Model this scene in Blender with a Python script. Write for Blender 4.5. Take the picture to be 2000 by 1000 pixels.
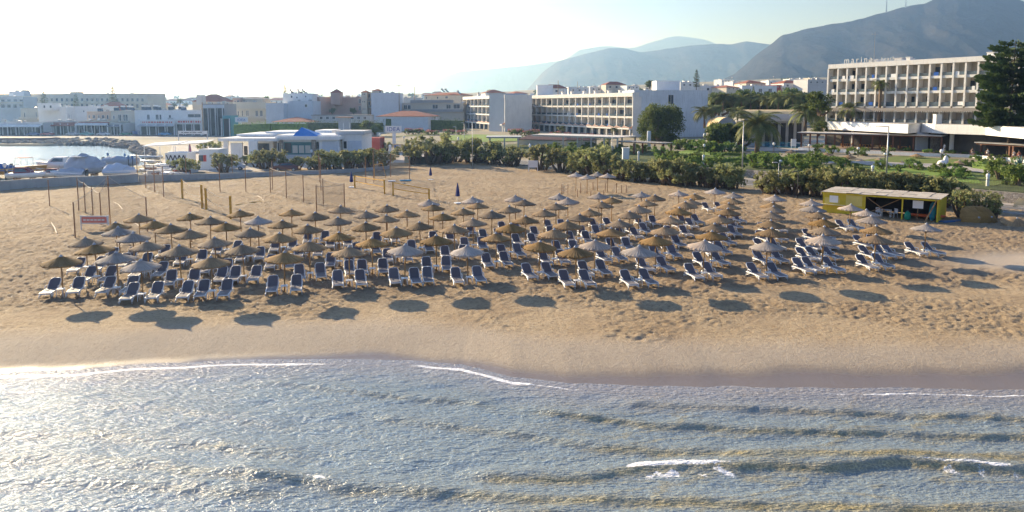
import bpy, bmesh, math, random
import numpy as np
from mathutils import Vector, Matrix
R = math.radians
for o in list(bpy.data.objects):
    bpy.data.objects.remove(o)
scene = bpy.context.scene
COL = scene.collection
# ------------------------------------------------------------------ camera
F, HOR, YC, H = 1400.0, 207.0, 347.0, 11.0
PITCH = math.atan((YC - HOR) / F)
cam_d = bpy.data.cameras.new('camera')
cam = bpy.data.objects.new('camera', cam_d)
COL.objects.link(cam)
cam.location = (0, 0, H)
cam.rotation_euler = (math.pi / 2 - PITCH, 0, 0)
cam_d.sensor_width = 36.0
cam_d.lens = 36.0 * F / 2000.0
cam_d.shift_y = -(500 - YC) / 2000.0
cam_d.clip_start = 0.3
cam_d.clip_end = 40000
scene.camera = cam
# ------------------------------------------------------------------ sky and sun
SUN_AZ, SUN_EL = R(-43.5), R(17.6)      # azimuth from +Y, negative = left
world = bpy.data.worlds.new('World')
scene.world = world
world.use_nodes = True
wn = world.node_tree
wn.nodes.clear()
w_out = wn.nodes.new('ShaderNodeOutputWorld')
w_bg = wn.nodes.new('ShaderNodeBackground')
w_sky = wn.nodes.new('ShaderNodeTexSky')
w_sky.sky_type = 'NISHITA'
w_sky.sun_disc = False
w_sky.sun_elevation = SUN_EL
w_sky.sun_rotation = SUN_AZ
w_sky.altitude = 10
w_sky.air_density = 1.0
w_sky.dust_density = 0.45
w_sky.ozone_density = 3.5
w_bg.inputs['Strength'].default_value = 0.065
w_tint = wn.nodes.new('ShaderNodeMixRGB'); w_tint.blend_type = 'MULTIPLY'; w_tint.inputs[0].default_value = 1.0
w_tint.inputs[2].default_value = (.98, .935, 1.14, 1)
wn.links.new(w_sky.outputs[0], w_tint.inputs[1])
wn.links.new(w_tint.outputs[0], w_bg.inputs['Color'])
wn.links.new(w_bg.outputs[0], w_out.inputs['Surface'])
sun_d = bpy.data.lights.new('sun', 'SUN')
sun_d.energy = 5.0
sun_d.angle = R(0.55)
sun_d.color = (1.0, 0.93, 0.84)
sun = bpy.data.objects.new('sun', sun_d)
COL.objects.link(sun)
sdir = Vector((math.sin(SUN_AZ) * math.cos(SUN_EL), math.cos(SUN_AZ) * math.cos(SUN_EL), math.sin(SUN_EL)))
sun.rotation_euler = sdir.to_track_quat('Z', 'Y').to_euler()
sun.location = sdir * 200
vs = scene.view_settings
vs.view_transform = 'Standard'
vs.look = 'None'
vs.gamma = 1.0
vs.use_curve_mapping = False
vs.exposure = 1.36
scene.cycles.max_bounces = 8
scene.cycles.transparent_max_bounces = 12
scene.cycles.volume_bounces = 0
scene.cycles.sample_clamp_indirect = 8.0
scene.cycles.sample_clamp_direct = 12.0
scene.cycles.use_denoising = True

# ------------------------------------------------------------------ helpers
def ray(px, py):
    x = (px - 1000) / F
    y = -(py - YC) / F
    return x, math.cos(PITCH) + y * math.sin(PITCH), -math.sin(PITCH) + y * math.cos(PITCH)

def at(px, py, z=0.0):
    'point of the plane at height z seen at photo pixel (px, py)'
    dx, dy, dz = ray(px, py)
    t = (z - H) / dz
    return Vector((dx * t, dy * t, z))

def atD(px, py, D):
    'point at forward distance D seen at photo pixel (px, py)'
    dx, dy, dz = ray(px, py)
    t = D / dy
    return Vector((dx * t, D, H + dz * t))

def tag(o, label=None, cat=None, group=None, kind=None):
    if label: o['label'] = label
    if cat: o['category'] = cat
    if group: o['group'] = group
    if kind: o['kind'] = kind
    return o

def empty(name, loc=(0, 0, 0), rz=0.0, label=None, cat=None, group=None):
    o = bpy.data.objects.new(name, None)
    COL.objects.link(o)
    o.location = loc
    o.rotation_euler = (0, 0, rz)
    o.empty_display_size = 0.2
    return tag(o, label, cat, group)

class MB:
    'collects faces and links them as one mesh object'
    def __init__(s):
        s.v = []; s.f = []; s.m = []
        s.mi = 0
    def add(s, vs, fs):
        n = len(s.v)
        s.v.extend(tuple(v) for v in vs)
        for f in fs:
            s.f.append(tuple(i + n for i in f)); s.m.append(s.mi)
        return s
    def box(s, x0, x1, y0, y1, z0, z1, M=None):
        vs = [Vector((x, y, z)) for z in (z0, z1) for y in (y0, y1) for x in (x0, x1)]
        if M is not None: vs = [M @ v for v in vs]
        return s.add(vs, [(0, 2, 3, 1), (4, 5, 7, 6), (0, 1, 5, 4), (2, 6, 7, 3), (0, 4, 6, 2), (1, 3, 7, 5)])
    def tube(s, pts, rad, n=6, cap=True):
        pts = [Vector(p) for p in pts]
        if not isinstance(rad, (list, tuple)): rad = [rad] * len(pts)
        vs = []
        for i, p in enumerate(pts):
            a = pts[max(i - 1, 0)]; b = pts[min(i + 1, len(pts) - 1)]
            d = (b - a).normalized()
            u = d.cross(Vector((0, 0, 1)))
            if u.length < 1e-3: u = Vector((1, 0, 0))
            u.normalize(); w = d.cross(u)
            for k in range(n):
                t = 2 * math.pi * k / n
                vs.append(p + (u * math.cos(t) + w * math.sin(t)) * rad[i])
        fs = [(i * n + k, i * n + (k + 1) % n, (i + 1) * n + (k + 1) % n, (i + 1) * n + k) for i in range(len(pts) - 1) for k in range(n)]
        if cap:
            fs.append(tuple(range(n))[::-1]); fs.append(tuple((len(pts) - 1) * n + k for k in range(n)))
        return s.add(vs, fs)
    def lathe(s, prof, n=12, c=(0, 0, 0), jit=None):
        vs = []
        for i, (r, z) in enumerate(prof):
            for k in range(n):
                t = 2 * math.pi * k / n
                rr = r * (jit(i, k) if jit else 1)
                vs.append((c[0] + rr * math.cos(t), c[1] + rr * math.sin(t), c[2] + z))
        fs = [(i * n + k, i * n + (k + 1) % n, (i + 1) * n + (k + 1) % n, (i + 1) * n + k) for i in range(len(prof) - 1) for k in range(n)]
        if prof[0][0] > 1e-4: fs.append(tuple(range(n))[::-1])
        if prof[-1][0] > 1e-4: fs.append(tuple((len(prof) - 1) * n + k for k in range(n)))
        return s.add(vs, fs)
    def prism(s, poly, z0, z1, M=None):
        n = len(poly)
        vs = [Vector((p[0], p[1], z0)) for p in poly] + [Vector((p[0], p[1], z1)) for p in poly]
        if M is not None: vs = [M @ v for v in vs]
        return s.add(vs, [tuple(range(n))[::-1], tuple(range(n, 2 * n))] + [(i, (i + 1) % n, n + (i + 1) % n, n + i) for i in range(n)])
    def quad(s, a, b, c, d):
        return s.add([a, b, c, d], [(0, 1, 2, 3)])
    def build(s, name, mat, parent=None, smooth=False, fix=True):
        me = bpy.data.meshes.new(name)
        me.from_pydata(s.v, [], s.f)
        mats = mat if isinstance(mat, (list, tuple)) else [mat]
        for m in mats: me.materials.append(m)
        if len(mats) > 1: me.polygons.foreach_set('material_index', s.m)
        if fix and len(s.f) < 20000:
            bm = bmesh.new(); bm.from_mesh(me)
            bmesh.ops.recalc_face_normals(bm, faces=bm.faces)
            bm.to_mesh(me); bm.free()
        if smooth: me.polygons.foreach_set('use_smooth', [True] * len(me.polygons))
        me.update()
        o = bpy.data.objects.new(name, me)
        COL.objects.link(o)
        if parent is not None: o.parent = parent
        return o

KIDS = {}
def kids(o):
    return [c for c in bpy.data.objects if c.parent == o]
def tree_of(o):
    return (o, [tree_of(c) for c in kids(o)])
def copy_tree(t, parent=None):
    c = t[0].copy(); COL.objects.link(c)
    if parent is not None: c.parent = parent
    for k in t[1]: copy_tree(k, c)
    return c
def place(t, first, loc, rz=0.0, sc=1.0, label=None, group=None):
    'the prototype itself the first time, copies of it and its parts afterwards'
    o = t[0] if first else copy_tree(t)
    o.location = loc; o.rotation_euler = (0, 0, rz)
    o.scale = sc if isinstance(sc, (tuple, list)) else (sc, sc, sc)
    return tag(o, label, None, group)

# numpy noise
def vnoise(x, y, seed=0):
    rs = np.random.RandomState(seed)
    T = rs.rand(257, 257).astype(np.float32); T[256] = T[0]; T[:, 256] = T[:, 0]
    xi = np.floor(x); yi = np.floor(y)
    fx = x - xi; fy = y - yi
    fx = fx * fx * (3 - 2 * fx); fy = fy * fy * (3 - 2 * fy)
    a = xi.astype(np.int64) % 256; b = yi.astype(np.int64) % 256
    return (T[b, a] * (1 - fx) + T[b, a + 1] * fx) * (1 - fy) + (T[b + 1, a] * (1 - fx) + T[b + 1, a + 1] * fx) * fy
def fbm(x, y, seed=0, oct=4, gain=0.5):
    r = 0; a = 1; t = 0
    for i in range(oct):
        c, s_ = math.cos(i * 1.1 + .3), math.sin(i * 1.1 + .3)
        r = r + a * vnoise((x * c - y * s_) * 2 ** i, (x * s_ + y * c) * 2 ** i, seed + i)
        t += a; a *= gain
    return r / t
def sstep(a, b, x):
    t = np.clip((x - a) / (b - a), 0, 1)
    return t * t * (3 - 2 * t)

def grid_mesh(name, X, Y, Z, mat, attrs=None, smooth=True):
    ny, nx = X.shape
    me = bpy.data.meshes.new(name)
    n = nx * ny
    me.vertices.add(n)
    me.vertices.foreach_set('co', np.stack([X, Y, Z], -1).astype(np.float32).ravel())
    idx = np.arange(n).reshape(ny, nx)
    q = np.stack([idx[:-1, :-1], idx[:-1, 1:], idx[1:, 1:], idx[1:, :-1]], -1).reshape(-1, 4)
    me.loops.add(q.size); me.loops.foreach_set('vertex_index', q.ravel().astype(np.int32))
    me.polygons.add(len(q))
    me.polygons.foreach_set('loop_start', (np.arange(len(q)) * 4).astype(np.int32))
    me.polygons.foreach_set('loop_total', np.full(len(q), 4, np.int32))
    me.polygons.foreach_set('use_smooth', np.full(len(q), smooth))
    me.update(calc_edges=True)
    me.materials.append(mat)
    for k, v in (attrs or {}).items():
        a = me.attributes.new(k, 'FLOAT', 'POINT')
        a.data.foreach_set('value', v.astype(np.float32).ravel())
    o = bpy.data.objects.new(name, me)
    COL.objects.link(o)
    return o

# ------------------------------------------------------------------ materials
class NT:
    def __init__(s, name):
        s.mat = bpy.data.materials.new(name)
        s.mat.use_nodes = True
        s.t = s.mat.node_tree
        s.b = s.t.nodes['Principled BSDF']
        s.o = s.t.nodes['Material Output']
    def n(s, ty, **kw):
        nd = s.t.nodes.new('ShaderNode' + ty)
        for k, v in kw.items():
            if k in nd.inputs.keys(): nd.inputs[k].default_value = v
            else: setattr(nd, k, v)
        return nd
    def l(s, a, b): s.t.links.new(a, b)
    def coord(s, kind='Object', scale=(1, 1, 1)):
        tc = s.n('TexCoord'); mp = s.n('Mapping')
        mp.inputs['Scale'].default_value = scale
        if kind == 'World':
            g = s.n('NewGeometry'); s.l(g.outputs['Position'], mp.inputs['Vector'])
        else: s.l(tc.outputs[kind], mp.inputs['Vector'])
        return mp.outputs[0]
    def noise(s, v, scale, detail=4, rough=0.55):
        nd = s.n('TexNoise'); nd.inputs['Scale'].default_value = scale
        nd.inputs['Detail'].default_value = detail; nd.inputs['Roughness'].default_value = rough
        if v is not None: s.l(v, nd.inputs['Vector'])
        return nd.outputs[0]
    def ramp(s, v, stops):
        r = s.n('ValToRGB'); e = r.color_ramp.elements
        while len(e) < len(stops): e.new(0.5)
        for i, (p, c) in enumerate(stops):
            e[i].position = p
            e[i].color = (c, c, c, 1) if isinstance(c, (int, float)) else (*c, 1)
        s.l(v, r.inputs[0]); return r.outputs[0]
    def mix(s, f, a, b, mode='MIX'):
        m = s.n('MixRGB'); m.blend_type = mode
        for i, q in zip((0, 1, 2), (f, a, b)):
            if hasattr(q, 'is_linked') or hasattr(q, 'links'): s.l(q, m.inputs[i])
            elif i == 0: m.inputs[0].default_value = q
            else: m.inputs[i].default_value = (*q, 1)
        return m.outputs[0]
    def math(s, op, a, b=0.0):
        m = s.n('Math'); m.operation = op
        for i, q in enumerate((a, b)):
            if hasattr(q, 'links'): s.l(q, m.inputs[i])
            else: m.inputs[i].default_value = q
        return m.outputs[0]
    def bump(s, h, dist, strength=1.0, normal=None):
        b = s.n('Bump'); b.inputs['Distance'].default_value = dist
        b.inputs['Strength'].default_value = strength
        s.l(h, b.inputs['Height'])
        if normal is not None: s.l(normal, b.inputs['Normal'])
        s.l(b.outputs[0], s.b.inputs['Normal']); return b.outputs[0]
    def attr(s, name):
        a = s.n('Attribute'); a.attribute_name = name
        return a.outputs['Fac']

def pmat(name, c, var=0.25, scale=3.0, rough=0.7, metal=0.0, bump=0.0, kind='Object', spec=0.3, stretch=(1, 1, 1), c2=None, objvar=0.0, trans=0.0, streak=0.0):
    t = NT(name)
    v = t.coord(kind, stretch)
    n = t.noise(v, scale, 5, 0.6)
    lo = tuple(q * (1 - var) for q in c) if c2 is None else c2
    hi = tuple(min(q * (1 + var * .6), 1) for q in c) if c2 is None else c
    col = t.ramp(n, [(0.32, lo), (0.68, hi)])
    if streak:
        n2 = t.noise(t.coord(kind, (1.5, 1.5, .12)), 2.2, 4)
        col = t.mix(t.ramp(n2, [(0.52, 0.0), (0.75, streak)]), col, tuple(q * .45 for q in c))
    if objvar:
        oi = t.n('ObjectInfo')
        hs = t.n('HueSaturation')
        t.l(t.math('ADD', t.math('MULTIPLY', oi.outputs['Random'], objvar), 1 - objvar / 2), hs.inputs['Value'])
        hs.inputs['Saturation'].default_value = 1.0
        t.l(col, hs.inputs['Color']); col = hs.outputs[0]
    t.l(col, t.b.inputs['Base Color'])
    t.b.inputs['Roughness'].default_value = rough
    t.b.inputs['Metallic'].default_value = metal
    t.b.inputs['Specular IOR Level'].default_value = spec
    if bump:
        t.bump(t.noise(v, scale * 4, 4), bump)
    if trans:
        tr = t.n('BsdfTranslucent'); t.l(col, tr.inputs['Color'])
        mx = t.n('MixShader'); mx.inputs[0].default_value = trans
        t.l(t.b.outputs[0], mx.inputs[1]); t.l(tr.outputs[0], mx.inputs[2])
        t.l(mx.outputs[0], t.o.inputs['Surface'])
    return t.mat

M = {}
M['white'] = pmat('white_plastic', (.80, .80, .80), .04, 2, .45)
M['whitewash'] = pmat('whitewashed_render', (.82, .82, .81), .05, .6, .85, bump=.01, streak=.25)
M['cream'] = pmat('cream_render', (.62, .55, .43), .08, .5, .85, streak=.3)
M['steel'] = pmat('galvanised_steel', (.45, .46, .47), .1, 3, .45, metal=.6)
M['wood'] = pmat('weathered_wood', (.36, .22, .11), .35, 4, .8, stretch=(1, 1, .15))
M['pole'] = pmat('varnished_pine_pole', (.42, .24, .09), .25, 5, .6, stretch=(1, 1, .2), objvar=.5)
M['dark'] = pmat('dark_opening', (.02, .02, .025), .2, 1, .5)
M['black'] = pmat('black_rubber', (.03, .03, .03), .2, 4, .6)
M['yellow'] = pmat('yellow_paint', (.62, .48, .03), .12, 1.2, .6, streak=.25)
M['gold_post'] = pmat('ochre_painted_post', (.62, .36, .05), .2, 3, .6)
M['blue_cloth'] = pmat('navy_canvas', (.02, .03, .16), .2, 5, .8)
# glass
def glassmat(name, c=(.05, .08, .12), rough=.12):
    t = NT(name)
    oi = t.n('ObjectInfo')
    n = t.noise(t.coord('World'), .35, 2)
    t.l(t.ramp(n, [(.35, tuple(q * .4 for q in c)), (.65, c)]), t.b.inputs['Base Color'])
    t.b.inputs['Roughness'].default_value = rough
    t.b.inputs['Specular IOR Level'].default_value = .8
    return t.mat
M['glass'] = glassmat('dark_window_glass')
M['rail'] = glassmat('smoked_balcony_glass', (.10, .14, .17), .15)

# ------------------------------------------------------------------ ground shape
def pl(pts, z=0.0):
    w = [at(a, b, z) for a, b in pts]
    return np.array([p.x for p in w]), np.array([p.y for p in w])
SHx, SHy = pl([(-400, 740), (0, 738), (200, 727), (400, 713), (600, 711), (800, 713), (900, 722), (1000, 746), (1120, 760), (1250, 765), (1600, 767), (2000, 770), (2500, 772)], -0.45)
BKx = np.array([-140, -68.3, -57.8, -49.6, -38.4, -28, -19.8, -10.4, 5.7, 18, 27.6, 33.6, 49.6, 62, 120])
BKy = np.array([70, 95.7, 110.8, 115.8, 122, 130.5, 138.7, 145, 124, 107, 100, 90.6, 79.8, 62, 20])
WLx = np.array([-45, -29.6, 1.6, 8.2, 36.7, 55, 80, 140])
WLy = np.array([202, 184, 149.5, 139, 108, 82, 48, -20])
SKp = np.array([-600, 0, 300, 600, 850, 1000, 1200, 1400, 1600, 2000, 2600])
SKy = np.array([192, 192, 191, 189, 184, 179, 168, 159, 152, 148, 146])
BAY = [(-900, 150), (-147, 206), (-119, 209), (-98, 186), (-81, 158), (-70, 134), (-80, 131), (-93, 128), (-900, 40)]
def inpoly(x, y, poly):
    r = np.zeros(np.shape(x), bool)
    n = len(poly)
    for i in range(n):
        x1, y1 = poly[i]; x2, y2 = poly[(i + 1) % n]
        c = ((y1 > y) != (y2 > y)) & (x < (x2 - x1) * (y - y1) / (y2 - y1 + 1e-9) + x1)
        r ^= c
    return r
def G(x, y):
    x = np.asarray(x, float); y = np.asarray(y, float)
    s = (y - np.interp(x, WLx, WLy)) * .65
    z = np.where((s > 0.15) & (x > -44), 1.05 + np.clip(s, 0, 60) * .022, 0.0)
    p = 1000 + F * x / np.maximum(y, 5)
    top = 11 + (HOR - np.interp(p, SKp, SKy)) * 1700 / F
    far = top * np.clip((y - 300) / 1400, 0, 1) ** 0.9
    z = np.where(y > 300, np.maximum(z, far), z)
    return z
def gpt(px, py):
    'ground point seen at a pixel'
    z = 0.0
    for _ in range(12):
        p = at(px, py, z)
        z = .5 * z + .5 * float(G(p.x, p.y))
    p = at(px, py, z); p.z = float(G(p.x, p.y))
    return p

# terrain sheet
gm = NT('dry_earth')
gv = gm.coord('World')
c = gm.ramp(gm.noise(gv, .03, 6, .65), [(.3, (.17, .15, .09)), (.5, (.28, .24, .17)), (.7, (.36, .31, .23))])
c2 = gm.ramp(gm.noise(gv, .006, 5, .6), [(.42, (.07, .09, .045)), (.56, (.30, .26, .18))])
gm.l(gm.mix(.5, c, c2), gm.b.inputs['Base Color'])
gm.b.inputs['Roughness'].default_value = .95
ps = np.arange(-700, 2701, 17.0)
Ds = np.concatenate([np.arange(-60, 20, 10.), np.arange(20, 320, 2.5), 320 * 1.03 ** np.arange(0, 110)])
PP, DD = np.meshgrid(ps, Ds)
TX = (PP - 1000) / F * np.maximum(DD, 60) * 1.0
TY = DD
TZ = G(TX, TY)
sea = (TY < np.interp(TX, BKx, BKy) + 3)
TZ = np.where(sea, -2.6, TZ)
TZ = np.where(inpoly(TX, TY, BAY), -2.2, TZ)
TZ = TZ - .02 + np.where(TY > 330, (fbm(TX / 90, TY / 90, 5) - .5) * np.clip((TY - 330) / 300, 0, 1) * 5, 0)
TZ = np.where(TY > 1700, TZ - (TY - 1700) * .02, TZ)
tag(grid_mesh('ground', TX, TY, TZ, gm.mat), kind='structure')

# ------------------------------------------------------------------ sand
sm = NT('beach_sand')
sv = sm.coord('World')
wet = sm.attr('wet'); pale = sm.attr('pale')
n1 = sm.noise(sv, .22, 5, .6); n2 = sm.noise(sv, 4.6, 7, .75); n3 = sm.noise(sv, 16, 4, .7)
sc_ = sm.ramp(n1, [(.3, (.355, .255, .15)), (.5, (.44, .33, .20)), (.72, (.51, .395, .25))])
sc_ = sm.mix(sm.ramp(n2, [(.38, .85), (.50, 0.0)]), sc_, (.22, .15, .085))
sc_ = sm.mix(sm.ramp(sm.noise(sm.coord('World', (.5, 1.6, 1)), 1.1, 5, .75), [(.30, .45), (.44, 0.0)]), sc_, (.25, .17, .10))
sc_ = sm.mix(sm.ramp(n3, [(.3, .35), (.55, 0.0)]), sc_, (.30, .20, .11))
sc_ = sm.mix(sm.math('MULTIPLY', sm.attr('turned_shade'), .62), sc_, (.27, .195, .125))  # turned sand's own brown, plus its many small shadows put into the colour
sc_ = sm.mix(pale, sc_, (.50, .42, .33))
sc_ = sm.mix(wet, sc_, (.25, .20, .165))
sm.l(sc_, sm.b.inputs['Base Color'])
sm.l(sm.ramp(wet, [(0, .92), (.9, .22)]), sm.b.inputs['Roughness'])
sm.b.inputs['Specular IOR Level'].default_value = .35
dryf = sm.math('SUBTRACT', 1.0, wet)
hh = sm.math('MULTIPLY', sm.math('ADD', sm.math('MULTIPLY', n2, .7), sm.math('MULTIPLY', n3, .35)), sm.math('MULTIPLY', dryf, sm.attr('churn')))
sm.bump(hh, .22, 1.0)
U = np.linspace(-1, 1, 960)
rows = [12.0]
while rows[-1] < 150: rows.append(rows[-1] + max(.11, rows[-1] * .0036))
V = np.array(rows)
UU, VV = np.meshgrid(U, V)
BX = UU * (VV * .84 + 18); BY = VV
bk = np.interp(BX, BKx, BKy) + 3.5
sh = np.interp(BX, SHx, SHy) + (fbm(BX / 2.2, BX * 0 + 3, 9) - .5) * .5
s_ = BY - sh                       # metres landward of the waterline
up_ = s_ + (fbm(BX / 3.0, BX * 0 + 7, 12, 3) - .5) * 1.0
base = np.where(s_ > 0, -0.45 + 0.45 * sstep(-.5, 5.0, s_) - .45 * sstep(-.5, 5, s_ * 0) * (1 - sstep(0, 1, s_)), -0.47 + .24 * s_)
base = np.maximum(base, -1.9)
inl = np.clip(sstep(3.2, 6.0, s_), 0, 1)
patch = fbm(BX / 7, BY / 5, 21, 3)
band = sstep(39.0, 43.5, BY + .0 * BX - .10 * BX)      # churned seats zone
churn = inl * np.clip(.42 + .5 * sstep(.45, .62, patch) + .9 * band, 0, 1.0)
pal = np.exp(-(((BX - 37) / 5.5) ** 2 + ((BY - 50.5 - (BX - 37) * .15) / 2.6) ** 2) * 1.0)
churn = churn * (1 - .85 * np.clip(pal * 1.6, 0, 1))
d1 = fbm(BX / .42, BY / .40, 31, 3, .6)
d2 = vnoise(BX / .17, BY / .17, 41)
rid = 1 - np.abs(2 * fbm(BX / .9, BY / .7, 51, 2) - 1)
relief = ((d1 - .5) * .17 + (d2 - .5) * .10 + (rid - .7) * .04) * churn ** 1.6
dune = (fbm(BX / 6, BY / 4, 61, 3) - .5) * .22 * inl
edge = np.where(BY > bk, -(BY - bk) * .6, 0)
BZ = base + relief + dune * sstep(5, 12, s_) + np.clip(edge, -3, 0)
wetv = 1 - sstep(1.5, 3.1, up_ + np.interp(BX, [-25, -8, 4, 12, 25], [1.5, 1.35, 1.0, .25, .1]))
palv = np.clip(pal * 1.3, 0, .8) + .55 * (1 - sstep(3.5, 6.5, up_)) * (1 - wetv)
tag(grid_mesh('beach', BX, BY, BZ, sm.mat, {'wet': wetv, 'pale': palv, 'churn': .3 + .7 * churn, 'turned_shade': np.clip(band * (.55 + .9 * sstep(.40, .60, fbm(BX / 3.5, BY / 3, 23, 4))) * (1 - sstep(60, 85, BY) * .7), 0, 1)}), kind='structure')
def BG(x, y): return 0.0

# ------------------------------------------------------------------ water
wm = NT('sea_water')
foam = wm.attr('foam'); shal = wm.attr('shallow')
wv = wm.coord('World', (1, 1, 1))
vor = wm.n('TexVoronoi'); vor.feature = 'DISTANCE_TO_EDGE'; vor.inputs['Scale'].default_value = 4.5
wrp = wm.n('VectorMath'); wrp.operation = 'ADD'
nz = wm.n('TexNoise'); nz.inputs['Scale'].default_value = 2.5; wm.l(wv, nz.inputs['Vector'])
wm.l(wv, wrp.inputs[0]); wm.l(nz.outputs['Color'], wrp.inputs[1])
wm.l(wrp.outputs[0], vor.inputs['Vector'])
ca = wm.ramp(vor.outputs['Distance'], [(0, 1.0), (.07, .2), (.25, 0)])  # caustic light net painted into the water colour
sea_tone = wm.mix(ca, (.21, .265, .305), (.34, .36, .31))  # sky reflection put into the base colour as pale blue
sea_tone = wm.mix(wm.attr('face'), sea_tone, wm.mix(ca, (.24, .20, .085), (.56, .44, .20)))
sea_tone = wm.mix(shal, sea_tone, (.34, .30, .30))
wm.b.inputs['Roughness'].default_value = .07
wm.b.inputs['IOR'].default_value = 1.6
wm.b.inputs['Specular IOR Level'].default_value = .8
fn = wm.noise(wv, 12, 6, .85)
ff = wm.math('MULTIPLY', wm.ramp(wm.math('SUBTRACT', foam, wm.math('MULTIPLY', fn, 1.15)), [(.0, 0), (.12, 1)]), 1.0)
wm.l(wm.mix(ff, sea_tone, (.85, .85, .86)), wm.b.inputs['Base Color'])
wm.l(wm.ramp(ff, [(0, .11), (1, .8)]), wm.b.inputs['Roughness'])
r1 = wm.noise(wm.coord('World', (1.6, 2.6, 1)), 2.2, 4, .6)
rt = wm.n('Mapping'); rt.inputs['Rotation'].default_value = (0, 0, R(28)); rt.inputs['Scale'].default_value = (1.1, 3.6, 1)
wm.l(wv, rt.inputs['Vector'])
r2 = wm.noise(rt.outputs[0], 3.2, 3, .55)
wm.bump(wm.math('ADD', r1, wm.math('MULTIPLY', r2, .8)), .105, 1.0)

def gx(c, lim, d0, g):
    r = [0.0]
    while r[-1] < lim:
        r.append(r[-1] + d0 * (1 if r[-1] < c else g ** ((r[-1] - c) / 2)))
    r = np.array(r); return np.concatenate([-r[:0:-1], r])
WX1 = gx(24, 500, .085, 1.35)
y_in = np.arange(16, 34.5, .075)
y_out = []; q = 16.0; st = .1
while q > -300: q -= st; st *= 1.25; y_out.append(q)
WY1 = np.concatenate([np.array(y_out)[::-1], y_in])
WXX, WYY = np.meshgrid(WX1, WY1)
WXX = WXX * (.72 + .28 * np.clip((WYY - 16) / 14, 0, 1))
cyc = fbm(WXX / 5.0, WYY / 5.0, 71, 2)
Z = np.zeros_like(WXX)
FO = np.zeros_like(WXX)
FC = np.zeros_like(WXX)
def crest(pts, amp, w, fo=None, fw=.22):
    'one swell: photo polyline of its crest'
    global Z, FO
    cx, cy = pl(pts, -.3)
    o = np.argsort(cx); cx, cy = cx[o], cy[o]
    yc = np.interp(WXX, cx, cy) + (fbm(WXX / 1.6, WXX * 0 + amp * 50, 77, 3) - .5) * .35
    e = np.clip((WXX - cx[0]) / 1.5, 0, 1) * np.clip((cx[-1] - WXX) / 1.5, 0, 1)
    e = e * e * (3 - 2 * e)
    d = WYY - yc                    # positive towards the beach
    prof = np.where(d > 0, np.exp(-(d / (w * 1.0)) ** 2), np.exp(-(d / (w * .55)) ** 2))
    Z += amp * e * prof
    FC[:] = np.maximum(FC, e * min(1, amp / .13) * np.exp(-((d + w * .42) / (w * .42)) ** 2) * (.45 + .75 * fbm(WXX / .9, WYY / .35, 79, 3)))
    if fo:
        fx0, fx1, k = fo
        c0 = at(fx0, pts[0][1], -.3).x; 
        xa = np.interp(fx0, [p[0] for p in pts], cx if True else cx); xb = np.interp(fx1, [p[0] for p in pts], cx)
        ef = sstep(xa - .3, xa + .5, WXX) * (1 - sstep(xb - .5, xb + .3, WXX))
        brk = .25 + 1.3 * fbm(WXX / .55, WYY / .3, 83, 4); FO = np.maximum(FO, ef * k * brk * np.exp(-((d) / (fw * (.5 + brk * .6))) ** 2))
        FO = np.maximum(FO, ef * k * .74 * np.exp(-((d + fw * 3.0) / (fw * 3.4)) ** 2) * sstep(.42, .66, fbm(WXX / .32, WYY / .3, 81, 3)))
crest([(-100, 842), (150, 832), (400, 858), (640, 880)], .10, .8)
crest([(-100, 890), (100, 885), (300, 900), (430, 915), (600, 925)], .11, .7)
crest([(-100, 935), (200, 928), (460, 945), (600, 950)], .10, .7)
crest([(400, 918), (470, 915), (600, 928), (760, 948), (1000, 962), (1300, 968), (1700, 985), (2100, 990)], .14, .62, (585, 665, .8), .14)
crest([(880, 918), (1000, 925), (1150, 922), (1250, 903), (1400, 897), (1600, 903), (1750, 893), (1850, 898), (2100, 915)], .15, .60, (1215, 1440, 1.0), .17)
crest([(1560, 905), (1760, 893), (1850, 897), (1950, 906), (2100, 912)], .04, .5, (1770, 1990, .9), .14)
crest([(1100, 860), (1300, 873), (1500, 880), (1800, 882), (2100, 888)], .12, .6)
crest([(1000, 792), (1130, 805), (1280, 822), (1450, 832), (1700, 838), (2100, 850)], .12, .5)
crest([(1180, 778), (1400, 790), (1700, 800), (2100, 815)], .11, .5)
crest([(420, 752), (560, 742), (700, 758), (900, 775), (1000, 790)], .08, .5)
crest([(700, 800), (880, 820), (1100, 850), (1200, 865)], .08, .6)
crest([(100, 775), (350, 790), (600, 830)], .06, .6)
crest([(900, 985), (1300, 1005), (1700, 1012), (2100, 1030)], .14, .6)
amp_n = .75 + .5 * cyc
a1 = R(28)
Z += (fbm((WXX * math.cos(a1) + WYY * math.sin(a1)) / 1.5, (-WXX * math.sin(a1) + WYY * math.cos(a1)) / .42, 91, 3, .55) - .5) * .065 * amp_n
Z += (fbm(WXX / .8, WYY / .5, 95, 3, .6) - .5) * .04 * amp_n
wsh = np.interp(WXX, SHx, SHy) + (fbm(WXX / 2.2, WXX * 0 + 3, 9) - .5) * .5
ds = wsh - WYY
Z *= np.clip(ds / 1.4 + .12, 0, 1)
lw = .05 + .07 * vnoise(WXX / .5, WXX * 0, 33) + np.interp(WXX, [-26, -14, -8.6, -8.0, 0.4, 1.0, 10], [.14, .05, .06, .05, .10, .02, .0])
line = np.exp(-((ds - .12) / lw) ** 2) * np.interp(WXX, [-26, -10, -8, -4.2, -3.6, 0.1, .9, 3, 12, 15], [1.25, 1.15, .5, .6, 1.1, 1.15, .9, .62, .6, .85])
FO = np.maximum(FO, line * (.62 + .62 * fbm(WXX / .45, WYY / .2, 55, 3)))
lace = np.interp(WXX, [-4.6, -3.8, 0, .9], [0, .8, .75, 0]) * np.exp(-((ds - .6) / .55) ** 2)
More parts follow.
